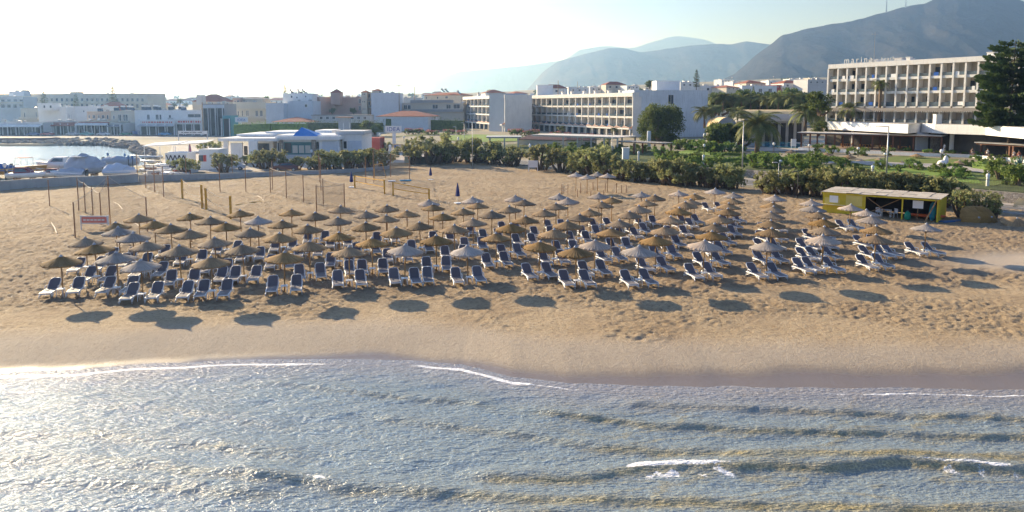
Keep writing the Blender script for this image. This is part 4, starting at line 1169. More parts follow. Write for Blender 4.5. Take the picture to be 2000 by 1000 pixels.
house('house', (216, 281, 262, 280), 218, 9, 'c', 'pale cream house beside the orange one', 'house', [(221, 226, 224, 232), (231, 224, 237, 236), (241, 224, 250, 236), (264.5, 226, 266, 231), (265.5, 243, 267.5, 249)], bands=[(236, 238, .9, 'c', 228, 253)])
house('house', (262, 277, 393, 274), 217, 10, 'w', 'long white two-storey house above the shop fronts', 'house', [(287.5, 224, 292.5, 233.5), (304, 224, 310, 234), (311.5, 224, 315.5, 234), (330, 225, 334, 231.5), (367, 223, 392, 229)], bands=[(233.5, 235, .9, 'b', 272, 330)])
house('house', (185, 320, 240, 320), 212, 9, 'p', 'dark red house with a hipped tile roof', 'house', [(200, 214, 205, 218), (214, 214, 218, 218)], roof='hip', roofh=3)
house('house', (300, 420, 330, 420), 205, 8, 'y', 'small hazy ochre house on the skyline', 'house', roof='hip', roofh=1.5)
house('house', (376, 330, 440, 330), 198, 12, 'c', 'large house with brown hipped roof behind the shops', 'house', row(395, 425, 200, 203, 3, 6), roof='hip', roofh=3.4)
house('roof_room', (384, 322, 395, 322), 186, 4, 'lg', 'square stair tower by the brown hipped roof', 'roof room', par=.15, zb=12)
# shop row with signboards
def shop(name, f, ytop, ybase, depth, wall, label, fascia, bays, glass='dark', cat='shop', awning=None, marks=None):
    r, fc, zt = house(name, f, ytop, depth, wall, label, cat, (), par=.2)
    y0, y1, m_ = fascia
    z1_, z0_ = fc.uv(f[0], y0)[1], fc.uv(f[0], y1)[1]
    m = MB(); m.box(.05, fc.L - .05, -.35, -.005, z0_, z1_); fa = m.build('signboard', m_, r)
    if marks:
        rr = random.Random(len(label)); mm = MB(); x = fc.L * .08
        while x < fc.L * .93:
            w = rr.uniform(.25, .9)
            mm.box(x, min(x + w, fc.L * .95), -.37, -.352, z0_ + (z1_ - z0_) * .3, z0_ + (z1_ - z0_) * .72); x += w + rr.uniform(.12, .5)
        mm.build('lettering', marks, fa)
    zg = float(G(fc.A.x, fc.A.y))
    n = bays
    for k in range(n):
        a0, a1 = fc.L * k / n + .25, fc.L * (k + 1) / n - .25
        m = MB(); m.box(a0, a1, -.03, -.004, zg + .1, z0_ - .15); m.build('shop_window', M[glass], r)
    m = MB()
    for k in range(n + 1): m.box(fc.L * k / n - .12, fc.L * k / n + .12, -1.6, -1.4, zg, z0_ - .02)
    m.build('post', M['white'], r)
    if awning:
        m = MB(); m.add([(0, -.36, z0_ - .05), (fc.L, -.36, z0_ - .05), (fc.L, -2.2, z0_ - .7), (0, -2.2, z0_ - .7), (0, -2.2, z0_ - .95), (fc.L, -2.2, z0_ - .95)], [(0, 1, 2, 3), (3, 2, 5, 4)]); m.build('awning', awning, r)
    return r
M['redpaint'] = pmat('red_sign_paint', (.55, .07, .05), .1, 2, .7)
M['bluepaint'] = pmat('blue_sign_paint', (.04, .10, .35), .1, 2, .7)
M['dkmark'] = pmat('dark_lettering', (.06, .06, .07), .1, 2, .7)
M['awn_grey'] = pmat('grey_awning_canvas', (.42, .43, .46), .1, 2, .8)
M['awn_red'] = pmat('rust_red_awning', (.38, .13, .09), .15, 1, .8)
M['awn_white'] = pmat('white_awning_canvas', (.72, .70, .68), .1, 2, .8)
shop('shop', (272, 273, 342, 272), 234.5, 259, 10, 'w', 'white shop front with red lettering and grey awning', (235.5, 242, M['awn_white']), 4, awning=M['awn_grey'], marks=M['redpaint'])
shop('shop', (343, 272, 394, 271), 233, 258, 10, 'w', 'shop front with an orange-red lettered white signboard', (233.5, 242, M['awn_white']), 3, marks=M['redpaint'])
shop('shop', (396, 268, 438, 267), 204, 254, 9, 'g', 'grey two-storey shop with a blue glass ground floor', (205, 211, MC['b'] if 'b' in MC else wallm('b')), 3, marks=None)
shop('shop', (434, 262, 450, 262), 227, 254, 7, 't', 'narrow turquoise shop front beside the grey one', (228, 231, wallm('t')), 1)
shop('taverna', (-30, 272, 82, 270), 240, 262, 10, 'lg', 'seafront taverna at the far left with a flat white canopy', (240, 243, M['awn_white']), 7, awning=M['awn_white'], cat='taverna')
shop('taverna', (92, 276, 150, 275), 238, 262, 10, 'lg', 'seafront taverna with a faded red tiled awning', (239, 241, M['awn_red']), 4, awning=M['awn_red'], cat='taverna')
shop('taverna', (152, 275, 212, 274), 237, 262, 9, 'c', 'seafront taverna under two red canopies', (238, 240, M['awn_red']), 4, awning=M['awn_white'], cat='taverna')
shop('taverna', (214, 274, 238, 273), 241, 262, 8, 'lg', 'dark open taverna next to the cream house', (241, 243, wallm('g')), 2, awning=M['greyroof'], cat='taverna')
# middle town
house('house', (455, 300, 520, 298), 201, 9, 'y', 'beige three-storey house with long balconies', 'house', [(464, 217, 467, 227), (472, 216, 475, 227), (480, 216, 486, 227), (499, 216, 504, 227), (508, 216, 513, 227)], bands=[(210, 213, 1.1, 'y'), (229, 232, 1.1, 'y')])
house('house', (466, 305, 516, 305), 193, 8, 'c', 'set-back top storey of the beige house', 'house', [(475.5, 196, 478, 200)], zb=11, roof='hip', roofh=1.0, roofmat=M['greyroof'])
house('house', (455, 303, 470, 303), 193, 6, 's', 'small salmon roof room with arched windows', 'roof room', [(458, 197, 460.5, 202), (463, 196, 467, 202)], zb=11)
house('house', (519, 280, 554, 280), 203, 10, 'b', 'pale blue blank party wall in the town', 'house')
house('house', (553, 300, 564, 300), 206, 8, 'c', 'narrow dark passage house with a balcony', 'house', [(556, 211, 562, 222)])
house('house', (562, 285, 611, 285), 199, 12, 'b', 'tall white-blue house with one small window', 'house', [(595.5, 204, 600, 209)])
house('house', (553, 292, 611, 292), 184, 9, 'w', 'white top storey carrying three solar heaters', 'house', [(568, 187, 571, 191), (579, 189, 581, 192), (596, 187, 598, 190)], zb=12)
house('house', (611, 300, 624, 298), 191, 9, 's', 'narrow salmon house with a buff side wall', 'house')
house('house', (626, 320, 650, 318), 193, 9, 's', 'salmon house with upper balconies, left part', 'house', [(633, 196, 636, 204), (640, 196, 645, 203)], bands=[(204, 208, 1.0, 'c')])
house('house', (646, 306, 707, 304), 191.5, 10, 's', 'large salmon pink block with a plain wall', 'house', [(700.5, 193, 705, 201), (700.5, 207, 705, 215)])
house('tower_house', (646, 300, 664, 300), 181, 6, 's', 'salmon tower with a small tiled pyramid roof', 'tower', roof='hip', roofh=1.6, zb=12)
house('house', (706, 300, 717, 300), 180, 7, 'c', 'slender cream stair tower with paired windows', 'tower', [(708, 183, 709.6, 185), (711.4, 183, 713, 185), (708, 197.5, 709.6, 200), (711.4, 197.5, 713, 200), (708.5, 212, 710, 214), (712, 212, 713.6, 214)], roof='hip', roofh=.9, frame=False)
house('house', (716, 304, 726, 302), 182, 7, 'o', 'column of balconies beside the cream stair tower', 'house', [(719, 184, 723, 191), (719, 199, 723, 205)], bands=[(192, 197, 1.0, 'g'), (206, 211, 1.0, 'g')])
house('house', (725, 290, 778, 290), 183, 14, 'b', 'big blue-grey windowless party wall', 'house')
house('roof_room', (727, 297, 745, 297), 177, 5, 'c', 'roof room with red tiles on the blue-grey block', 'roof room', [(740.5, 178, 744, 181)], roof='hip', roofh=.8, zb=15)
house('house', (782, 300, 905, 292), 203, 12, 'c', 'long cream building with a grey roof band and dark windows', 'house', [(789, 205.5, 795, 213), (796.5, 205.5, 802, 213), (845, 204.5, 855, 212), (872, 204.5, 880, 212), (886, 204, 898, 212)], bands=[(195.5, 201, .8, 'g', 803, 886), (213.5, 218, .9, 'g', 803, 905)])
house('house', (829, 340, 900, 330), 186, 10, 'c', 'cream house with red roof edge above the long building', 'house', [(832, 189, 834, 193), (853.5, 189, 856, 193), (870, 188, 874.5, 192.5)], roof='hip', roofh=1.3, zb=12)
house('house', (780, 420, 822, 420), 192, 10, 'lg', 'hazy flat grey house with water tanks behind', 'house', zb=5)
house('market_hall', (735, 262, 836, 258), 227, 14, 'b', 'low hall with a wide salmon tiled roof', 'building', roof='hip', roofh=1.9)
house('market_hall', (530, 262, 606, 262), 238, 14, 'w', 'low building with a dark red tiled roof', 'building', roof='hip', roofh=1.7)
house('store_shed', (608, 272, 722, 272), 225.5, 8, 'lg', 'long low grey-roofed shed behind the hedge', 'shed', row(625, 710, 228, 233, 8, 5), roof='shed')
house('kiosk', (660, 250, 681, 250), 229.5, 3, 'lg', 'small kiosk with an orange roof edge among the trees', 'kiosk', roof='shed', over=.8, roofmat=pmat('orange_fascia', (.6, .3, .14), .1, 2, .7))
house('shed', (712, 168, 741, 168), 270, 6, 'p', 'dark red wooden shed beside the beach club', 'shed', par=.1)
# houses behind the white hotel and on the right
HB = [(1005, 1030, 182, 340, 'hip', 'w'), (948, 988, 181, 380, 'hip', 'b'), (1062, 1108, 172, 420, 'hip', 'w'), (1110, 1150, 171, 430, 'flat', 'w'), (1152, 1185, 170, 440, 'flat', 'w'), (1183, 1222, 165, 430, 'hip', 'c'), (1224, 1248, 168, 420, 'flat', 'w'), (1328, 1365, 161, 330, 'flat', 'w'), (1372, 1420, 168, 330, 'flat', 'w'), (1408, 1426, 156, 480, 'flat', 'w'), (1418, 1444, 170, 320, 'hip', 'c'), (1430, 1452, 160, 430, 'flat', 'w'), (1456, 1494, 162, 350, 'hip', 'c'), (1448, 1516, 168, 320, 'flat', 'w'), (1500, 1528, 158, 440, 'flat', 'w'), (1529, 1570, 162, 340, 'hip', 'w'), (1516, 1532, 167, 340, 'flat', 'p'), (1576, 1613, 156, 330, 'flat', 'lg'), (1490, 1545, 188, 240, 'flat', 'w'), (1540, 1570, 155, 520, 'flat', 'w'), (1580, 1600, 153, 560, 'flat', 'c'), (1340, 1360, 166, 500, 'flat', 'w')]
names = ['pale villa with a red hipped roof above the hotel roof, leftmost', 'small villa behind the left hotel block, under a low hipped roof', 'villa with a red hipped roof behind the hotel roof tower', 'small white box house behind the hotel roof, first', 'small white box house behind the hotel roof, second', 'cream villa with a brown hipped roof behind the hotel', 'small white box house behind the hotel roof, third', 'flat white house right of the hotel roof tower', 'flat white house left of the palms', 'distant white house under the mountain foot, leftmost', 'villa with a bright red gable roof', 'distant white house under the mountain foot, second', 'villa with a large dark red tiled roof', 'wide white flat villa above the palm grove', 'distant white house under the mountain foot, third', 'square villa with a bright red hipped roof', 'low dark red house between two villas', 'grey apartment house touching the upper hotel', 'white flat annex among the palms', 'distant white house under the mountain foot, fourth', 'distant cream house under the mountain foot', 'distant white house beside the slim Norfolk pine']
for (x0, x1, yt, D, rf, wk), lab in zip(HB, names):
    yb = HOR + 4
    w_ = x1 - x0
    hpx = max(6, w_ * .32)
    wn_ = [(x0 + w_ * q, yt + hpx * .25, x0 + w_ * q + w_ * .09, yt + hpx * .55) for q in (.18, .5, .78)]
    house('villa', (x0, D, x1, D + 3), yt, 10 if D < 400 else 8, wk, lab, 'house', wn_, rf, roofh=w_ * D / F * .16, zb=float(G((x0 - 1000) / F * D, D)) - 1 if D > 300 else 2, frame=D < 360, par=.3)
rr = random.Random(77)
TOWN = [(300 + 22 * k + rr.uniform(-8, 8), rr.uniform(480, 1050)) for k in range(28)] + [(1040 + 26 * k + rr.uniform(-8, 8), rr.uniform(500, 1000)) for k in range(22)]
dh = []
for k, (px, D) in enumerate(TOWN):
    x = (px - 1000) / F * D; g = float(G(x, D)); w = rr.uniform(9, 18); hh = rr.uniform(4, 8)
    root = empty('distant_house', (x, D, g), rr.uniform(-.5, .5), '%s tiny hazy house from the left, %s' % (ORD[(k if k < 28 else k - 28) % 14 + 1], ['left of the salmon town block', 'right of the salmon town block', 'above the white hotel', 'towards the upper hotel'][(k // 14) if k < 28 else 2 + (k - 28) // 14]), 'house', 'tiny houses on the plain')
    m = MB(); m.box(-w / 2, w / 2, 0, 8, -3, hh); m.build('wall', wallm(rr.choice('wwwcl'.replace('l', 'c'))), root)
    m = MB()
    if rr.random() < .35: m.add([(-w / 2 - .4, -.4, hh), (w / 2 + .4, -.4, hh), (w / 2 + .4, 8.4, hh), (-w / 2 - .4, 8.4, hh), (-w / 2 + 3, 4, hh + 2), (w / 2 - 3, 4, hh + 2)], [(0, 1, 5, 4), (1, 2, 5), (2, 3, 4, 5), (3, 0, 4)]); m.build('roof', M['tiles'], root)
    else: m.box(-w / 2 + 2, -w / 2 + 5, 2, 5, hh, hh + 2); m.build('roof_room', wallm('w'), root)
    m = MB()
    for q in (-.3, 0, .3): m.box(w * q - .6, w * q + .6, -.04, -.01, hh - 2.3, hh - 1)
    m.build('windows', M['glass'], root)
# trees scattered on the plain
ft = tree_of(bush('plain_tree', 330, 1.8, 1.0, 'dkgreen', 22, 30, .09, .05, 0))
for k in range(46):
    px = 290 + (k + rr.random()) * 1330 / 46; D = rr.uniform(420, 1300)
    x = (px - 1000) / F * D
    o = place(ft, k == 0, (x, D, float(G(x, D)) - .5), rr.uniform(0, 6), rr.uniform(5, 9), '%s small dark tree from the left on the hazy plain, %s' % (ORD[k % 12 + 1], ['leftmost dozen', 'second dozen', 'third dozen', 'rightmost ones'][k // 12]), 'dark trees dotted on the plain'); o['category'] = 'tree'
# solar heaters, tanks, poles
def solar(label, px, py, D, rz, first=[None]):
    p = atD(px, py, D)
    if first[0] is None:
        root = empty('solar_heater'); tag(root, None, 'solar heater', 'solar water heaters on the town roofs')
        m = MB(); m.add([(-1, -.7, .3), (1, -.7, .3), (1, .7, 1.5), (-1, .7, 1.5), (-1, -.7, .2), (1, -.7, .2), (1, .7, 1.4), (-1, .7, 1.4)], [(0, 1, 2, 3), (4, 7, 6, 5), (0, 4, 5, 1), (1, 5, 6, 2), (2, 6, 7, 3), (3, 7, 4, 0)]); m.build('panel', M['glass'], root)
        m = MB(); m.tube([(-.8, .75, 1.75), (.8, .75, 1.75)], .3, 10); m.build('tank', M['white'], root, True)
        m = MB(); m.tube([(-.8, .7, 0), (-.8, .7, 1.5)], .04, 4); m.tube([(.8, .7, 0), (.8, .7, 1.5)], .04, 4); m.tube([(-.8, -.7, 0), (-.8, -.7, .3)], .04, 4); m.tube([(.8, -.7, 0), (.8, -.7, .3)], .04, 4); m.build('stand', M['steel'], root)
        first[0] = tree_of(root); o = place(first[0], True, p, rz, 1.0, label)
    else: o = place(first[0], False, p, rz, 1.0, label)
for i, (px, py, D) in enumerate([(228, 217.5, 285), (241, 216.5, 286), (253, 216.5, 286), (258, 217, 284), (282, 216, 281), (290, 216, 282), (305, 215.5, 281), (310, 216.5, 283), (334, 216, 280), (354, 216, 280), (359, 217, 278), (196, 219, 290)]):
    solar(nth(i, 'solar heater from the left on the seafront roofs'), px, py, D, .6)
for i, (px, py, D) in enumerate([(570, 183, 296), (585, 183, 296), (594, 183, 296)]): solar(['leftmost', 'middle', 'rightmost'][i] + ' solar heater on the tall white town house', px, py, D, 2.2)
for i, (px, py, D) in enumerate([(866, 181, 336), (873, 181, 336), (897, 185, 332), (1432, 157, 430), (1513, 155, 440)]): solar(nth(i, 'solar heater from the left on the cream and white villas'), px, py, D, 1.2)
def simple_pole(label, px, y0, y1, D, r=.12, arm=True):
    b = atD(px, y1, D); t_ = atD(px, y0, D)
    root = empty('utility_pole', b, 0, label, 'utility pole', 'utility poles in the town')
    m = MB(); m.tube([(0, 0, -1), (0, 0, t_.z - b.z)], [r * 1.2, r * .8], 6); m.build('pole', M['wood'], root)
    if arm:
        m = MB(); h = t_.z - b.z; m.box(-1.1, 1.1, -.06, .06, h - .6, h - .45)
        for q in (-1, -.4, .4, 1): m.box(q - .05, q + .05, -.05, .05, h - .45, h - .2)
        m.build('crossarm', M['wood'], root)
for a in [('utility pole with crossarm beside the blue-grey party wall', 780, 165, 222, 288), ('plain utility pole right of the blue-grey party wall', 810, 169, 205, 320, .12, False), ('thin pole on the salmon roof, left', 689, 173, 192, 306, .07, False), ('thin pole on the salmon roof, right', 698, 174, 190, 306, .07, False), ('pole above the beige balcony house', 514, 177, 200, 300, .09, True), ('dark pole before the shop with red lettering', 397, 200, 255, 262, .2, False), ('pole behind the left hotel block', 1090, 157, 180, 300, .12, False), ('slim mast on the ridge of the hotel roof', 1128, 159, 170, 400, .1, False)]:
    simple_pole(*a)
# ------------------------------------------------------------------ hotels
def dirlen(f): return f
M['hotelwhite'] = pmat('hotel_white_paint', (.74, .72, .68), .06, .5, .85, streak=.25)
M['hotelbeige'] = pmat('hotel_beige_wall', (.52, .46, .38), .06, .5, .9)
M['shade_blue_wall'] = pmat('weathered_pale_blue_wall', (.66, .72, .78), .10, .25, .9, c2=(.50, .56, .62), streak=.55)  # weathered wall; the blue of its shaded side is put into the colour
M['towel'] = pmat('blue_towel', (.03, .12, .45), .2, 3, .9)
def balcony_block(name, label, f, yroof, floors, fh, nb, depth, zslab, zb, finw=.32, fascia=1.0, end='hotelwhite', seed=0, arcade=True, finp=.15, rec=0.0, rc=1.5):
    x0, D0, x1, D1 = f
    fc = Face(x0, D0, x1, D1)
    root = empty(name, (0, 0, 0), 0, label, 'hotel'); root.matrix_world = fc.M; root.location.z = 0
    L = fc.L; rr = random.Random(seed)
    ztop = zslab + floors * fh
    bw = L / nb
    m = MB(); m.box(0, L, rc, depth, zb, ztop); m.build('wall', M['hotelbeige'], root)
    m = MB(); m.box(-.15, L + .15, -.25, depth, ztop + .002, ztop + fascia); m.build('roof', M['hotelwhite'], root)
    m = MB(); m.box(-.32, -.003, -.2, depth - .01, zb, ztop); m.build('end_wall', M['hotelwhite'], root)
    m = MB(); m.box(L + .003, L + .34, -.2, depth - .01, zb, ztop); m.build('end_wall', M[end], root)
    for k in range(1, nb):
        m = MB(); m.box(k * bw - finw / 2, k * bw + finw / 2, -finp, rc - .003, zslab + .3, ztop - .004); m.build('fin', M['hotelwhite'], root)
    for fl in range(floors):
        z = zslab + fl * fh
        for k in range(nb):
            a0, a1 = k * bw + finw / 2 + .004, (k + 1) * bw - finw / 2 - .004
            m = MB(); m.box(a0, a1, rec, rc - .004, z + .002, z + .26)
            if fl: m.box(a0, a1, rec - .02, rec + .10, z + .262, z + .50)
            m.build('balcony', M['hotelwhite'], root)
            m = MB(); m.box(a0 + .02, a1 - .02, rec + .03, rec + .055, z + (.52 if fl else .28), z + 1.12)
            m.build('rail', M['rail'], root)
            m = MB(); dw = (a1 - a0) * rr.choice([.35, .5, .5, .62]); dx = a0 if rr.random() < .3 else a1 - dw
            m.box(dx + .03, dx + dw - .03, rc - .05, rc - .004, z + .28, z + 2.25); m.build('door', M['glass'] if rr.random() < .7 else M['dark'], root)
            if rr.random() < .2:
                w = rr.uniform(.4, 1.0); tx = rr.uniform(a0 + .1, max(a0 + .15, a1 - w)); m = MB(); m.box(tx, min(tx + w, a1), .0, .028, z + .5, z + 1.2); m.build('towel', M['towel'] if rr.random() < .75 else M['white'], root)
    if arcade:
        m = MB(); m.box(0, L, -1.2, -.003, zslab - .15, zslab + .2)
        m.build('canopy', M['hotelwhite'], root)
        m = MB()
        for k in range(nb + 1):
            m.add([(k * bw, -1.21, zslab + .2), (k * bw, -.2, zslab + .2), (k * bw, -.2, zslab + .85)], [(0, 1, 2)])
            m.add([(min(k * bw + .02, L), -1.21, zslab + .2), (min(k * bw + bw * .9, L), -.2, zslab + .2), (min(k * bw + .02, L), -.2, zslab + .9)], [(0, 1, 2)])
        m.build('sloping_brackets', pmat('salmon_bracket', (.52, .36, .28), .1, 2, .85), root, fix=False)
        for k in range(nb + 1):
            m = MB(); m.box(k * bw - .2, k * bw + .2, -1.0, -.6, zb, zslab - .155); m.build('column', M['hotelwhite'], root)
        for k in range(nb):
            m = MB(); m.box(k * bw + .5, (k + 1) * bw - .5, rc - .06, rc - .004, zb + .6, zslab - .3); m.build('shop_window', M['glass'], root)
    return root, fc, ztop
lb, lf, lz = balcony_block('hotel', 'white hotel block with blue-white end wall and three balcony floors', (1028, 263, 1236, 200), 177, 3, 3.0, 17, 9.6, 4.6, 1.0, fascia=1.15, seed=1, finw=.34, finp=.08, rc=.95)
lb2, lf2, lz2 = balcony_block('hotel', 'white hotel wing set back left of the larger white block', (905, 300, 986.5, 243), 184, 3, 3.0, 10, 9.5, 4.6, 1.0, fascia=1.15, seed=2, finw=.34, finp=.08, rc=.95)
# blue-white end wing, facing the camera
r_, fcw, zt_ = house('hotel_end_wing', (1238, 200.5, 1382, 203), 177.5, 12, 'b', 'blue-white streaked windowless end wing of the hotel', 'hotel wing', [(1305.5, 185.5, 1315, 203)], par=.22, zb=1.2)
for c_ in r_.children:
    if c_.name.startswith('wall') or c_.name.startswith('parapet'): c_.data.materials[0] = M['shade_blue_wall']
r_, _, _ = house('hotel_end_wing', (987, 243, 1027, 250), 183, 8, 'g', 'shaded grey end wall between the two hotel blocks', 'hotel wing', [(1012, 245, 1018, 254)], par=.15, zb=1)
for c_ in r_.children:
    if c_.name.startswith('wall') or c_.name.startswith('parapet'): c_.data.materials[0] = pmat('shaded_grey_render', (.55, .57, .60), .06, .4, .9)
house('roof_tower', (1281.5, 206, 1327, 206), 158.5, 7, 'w', 'white box tower on top of the streaked end wing', 'roof room', par=.12, zb=14)
house('roof_tower', (1049, 262, 1080, 262), 166.5, 6, 'w', 'pale box tower at the left end of the hotel roof', 'roof room', par=.12, zb=14)
for i, px in enumerate([935, 950, 1100, 1118, 1142, 1164, 1190, 1212, 1233, 1262]):
    p = atD(px, 178, 215 + (1240 - px) * .22 if px < 1240 else 206)
    root = empty('roof_vent', (p.x, p.y, lz + 1.1), .3, '%s small white vent from the left on the hotel roof' % ORD[i + 1], 'roof vent', 'vents along the hotel roof')
    m = MB(); m.box(-.5, .5, -.5, .5, 0, 1.0); m.box(-.65, .65, -.65, .65, 1.0, 1.15); m.build('shaft', M['hotelwhite'], root)
    m = MB(); m.lathe([(.22, 1.15), (.22, 1.5), (.4, 1.55), (0, 1.85)], 8); m.build('cowl', M['steel'], root, True)
# upper hotel
ub, uf, uz = balcony_block('hotel', 'upper five-storey hotel with white fins and letters on its roof', (1617, 161, 1985, 128), 137, 3, 2.85, 17, 11, 11.0 - .35, 1.0, finw=.34, fascia=.95, seed=3, arcade=False)
root = ub
m = MB(); m.box(.1, uf.L - .1, -1.3, -.26, 10.0, 10.62); bnd = m.build('canopy', pmat('brown_canopy_band', (.30, .27, .24), .1, .5, .9), root)
m = MB()
x = .5
while x < uf.L - .5:
    m.box(x, x + .14, -1.36, -1.305, 9.82, 9.96); x += .42
m.build('canopy_lights', M['hotelwhite'], bnd)
for k in range(18):
    bw = uf.L / 17
    m = MB(); m.box(max(0, k * bw - .17), min(uf.L, k * bw + .17), -.15, 1.49, 1.0, 9.98); m.build('fin', M['hotelwhite'], root)
    if k < 17:
        for z in (7.2, 4.3):
            m = MB(); m.box(k * bw + .18, (k + 1) * bw - .18, 0, 1.49, z, z + .3); m.build('balcony', M['hotelwhite'], root)
            m = MB(); m.box(k * bw + .2, (k + 1) * bw - .2, .03, .055, z + .31, z + 1.1); m.build('rail', M['rail'], root)
        m = MB(); m.box(k * bw + 1.0, (k + 1) * bw - .3, 1.44, 1.495, 7.5, 9.6); m.build('door', M['glass'], root)
def text3d(body, size, mat, parent, loc, rot, extrude=.04, spacing=1.0, align='LEFT'):
    c = bpy.data.curves.new('lettering', 'FONT'); c.body = body; c.size = size; c.extrude = extrude; c.space_character = spacing; c.align_x = align
    c.materials.append(mat)
    o = bpy.data.objects.new('lettering', c); COL.objects.link(o)
    me = bpy.data.meshes.new_from_object(o.evaluated_get(bpy.context.evaluated_depsgraph_get())); bpy.data.objects.remove(o)
    o = bpy.data.objects.new('lettering', me); COL.objects.link(o); o.location = loc; o.rotation_euler = rot
    if parent is not None: o.parent = parent
    return o
sa = uf.A + uf.u * uf.uv(1641, 135)[0] - uf.n * 1.2
sg = empty('rooftop_sign', (sa.x, sa.y, uz + .96), 0, 'pale spaced letters of the hotel name standing on the upper roof', 'sign')
sg.rotation_euler = (0, 0, math.atan2(uf.u.y, uf.u.x))
text3d('marina', 1.75, M['steel'], sg, (0, 0, .2), (math.pi / 2, 0, 0), .05, 1.45)
text3d('beach', 1.1, M['steel'], sg, (8.4, .4, .3), (math.pi / 2, 0, 0), .05, 1.2)
m = MB()
for q in (0.2, 3, 6, 9, 12): m.tube([(q, .1, -.1), (q, .1, .3)], .04, 4)
m.box(0, 13.5, .08, .14, .15, .22); m.build('support_rail', M['steel'], sg)
rx = uf.u
def onroof(px, y0, y1, wid, dep, label, back=1.5, mat='hotelwhite'):
    fcx = uf.uv(px, 135)[0]
    b = uf.A + uf.u * fcx - uf.n * back
    zt2 = H + (HOR - y0) * b.y / F
    root = empty('roof_room', (b.x, b.y, uz + .952), math.atan2(uf.u.y, uf.u.x), label, 'roof room')
    m = MB(); m.box(0, wid, 0, dep, 0, max(.6, zt2 - uz - .95)); m.build('wall', M[mat], root)
    m = MB(); m.box(-.1, wid + .1, -.1, dep + .1, max(.6, zt2 - uz - .95) + .003, max(.6, zt2 - uz - .95) + .12); m.build('roof', M['hotelwhite'], root)
onroof(1687, 119.5, 133, 2.0, 2.5, 'small white stair house behind the roof letters')
onroof(1734, 118.5, 131, 1.6, 4.5, 'wedge-shaped white tank room on the upper hotel roof', 2)
onroof(1763, 124, 129, .8, .8, 'little white chimney on the upper hotel roof', 1)
onroof(1920, 114, 123, 1.2, 1.2, 'white chimney at the right of the upper hotel roof', 1)
b = atD(1706, 130, 158); t2 = atD(1707, 62, 158)
root = empty('antenna_mast', (b.x, b.y, uz + .95), 0, 'thin lattice antenna mast on the upper hotel roof', 'antenna'); m = MB(); m.tube([(0, 0, 0), (0, 0, t2.z - uz - 1)], [.12, .04], 4); m.build('mast', M['steel'], root)
m = MB(); m.box(-.7, .7, -.03, .03, t2.z - uz - 1.5, t2.z - uz - 1.42); m.build('aerial', M['steel'], root)
for px, y0, y1, lab in ((1731, -2, 22, 'taller lattice mast on the mountain ridge'), (1769, 0, 12, 'shorter lattice mast on the mountain ridge')):
    b = atD(px, y1 + 3, 2960); t2 = atD(px, y0, 2960)
    root = empty('antenna_mast', b, 0, lab, 'antenna'); m = MB(); m.tube([(0, 0, 0), (0, 0, t2.z - b.z)], [3.0, 1.2], 4); m.build('mast', M['steel'], root)
# ------------------------------------------------------------------ restaurant, terraces
def xyD(px, D): p = atD(px, HOR, D); return (p.x, p.y)
rt = empty('restaurant', (0, 0, 0), 0, 'long low restaurant with a thick white flat roof', 'restaurant')
poly = [xyD(1617, 153), xyD(1776, 130), xyD(1801, 137), xyD(1828, 131), xyD(1928, 123), xyD(2010, 108), xyD(2200, 108), xyD(2200, 116), xyD(1995, 116.5), xyD(1935, 125.5), xyD(1776, 142), xyD(1617, 157)]
m = MB(); m.prism(poly, 6.05, 7.7); m.build('roof', M['whitewash'], rt)
def shrink(poly, d):
    cx = sum(p[0] for p in poly) / len(poly); cy = sum(p[1] for p in poly) / len(poly)
    return [(p[0] + (cx - p[0]) * d, p[1] + (cy - p[1]) * d) for p in poly]
m = MB(); m.prism(shrink(poly, .03), 7.703, 7.74); m.build('roof_gravel', pmat('roof_gravel', (.40, .38, .35), .12, 2, .95, kind='World'), rt)
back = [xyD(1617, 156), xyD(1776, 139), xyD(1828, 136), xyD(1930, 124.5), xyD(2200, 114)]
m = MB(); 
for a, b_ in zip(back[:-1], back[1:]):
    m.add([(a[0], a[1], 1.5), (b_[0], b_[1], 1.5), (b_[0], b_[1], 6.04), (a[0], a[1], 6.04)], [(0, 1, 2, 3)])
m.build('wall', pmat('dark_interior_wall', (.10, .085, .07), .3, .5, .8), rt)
def pillar(px, y0, y1, D, wpx, mat, name='column'):
    x, y = xyD(px, D); w = wpx * D / F / 2
    m = MB(); m.box(x - w, x + w, y - .3, y + .3, 1.6, 6.03); m.build(name, mat, rt)
pillar(1804, 0, 0, 136, 22, wallm('b'), 'white_pier'); pillar(1863, 0, 0, 130, 5, M['hotelwhite']); pillar(1922, 0, 0, 128, 5, wallm('g')); pillar(1668, 0, 0, 149, 3, M['hotelwhite'])
x0, y0_ = xyD(1815, 136); x1, y1_ = xyD(1860, 134)
m = MB(); m.box(x0, x1, 134.5, 135, 1.6, 6.03); m.build('stone_panel', M['stone'], rt)
cx_, cy_ = xyD(1832.5, 133)
ch = empty('chimney', (cx_, cy_, 7.7), 0, 'square white chimney on the restaurant roof', 'chimney'); m = MB(); m.box(-.55, .55, -.5, .5, 0, 1.7); m.build('shaft', M['whitewash'], ch); m = MB(); m.box(-.62, .62, -.57, .57, 1.703, 1.8); m.build('cap', M['hotelwhite'], ch)
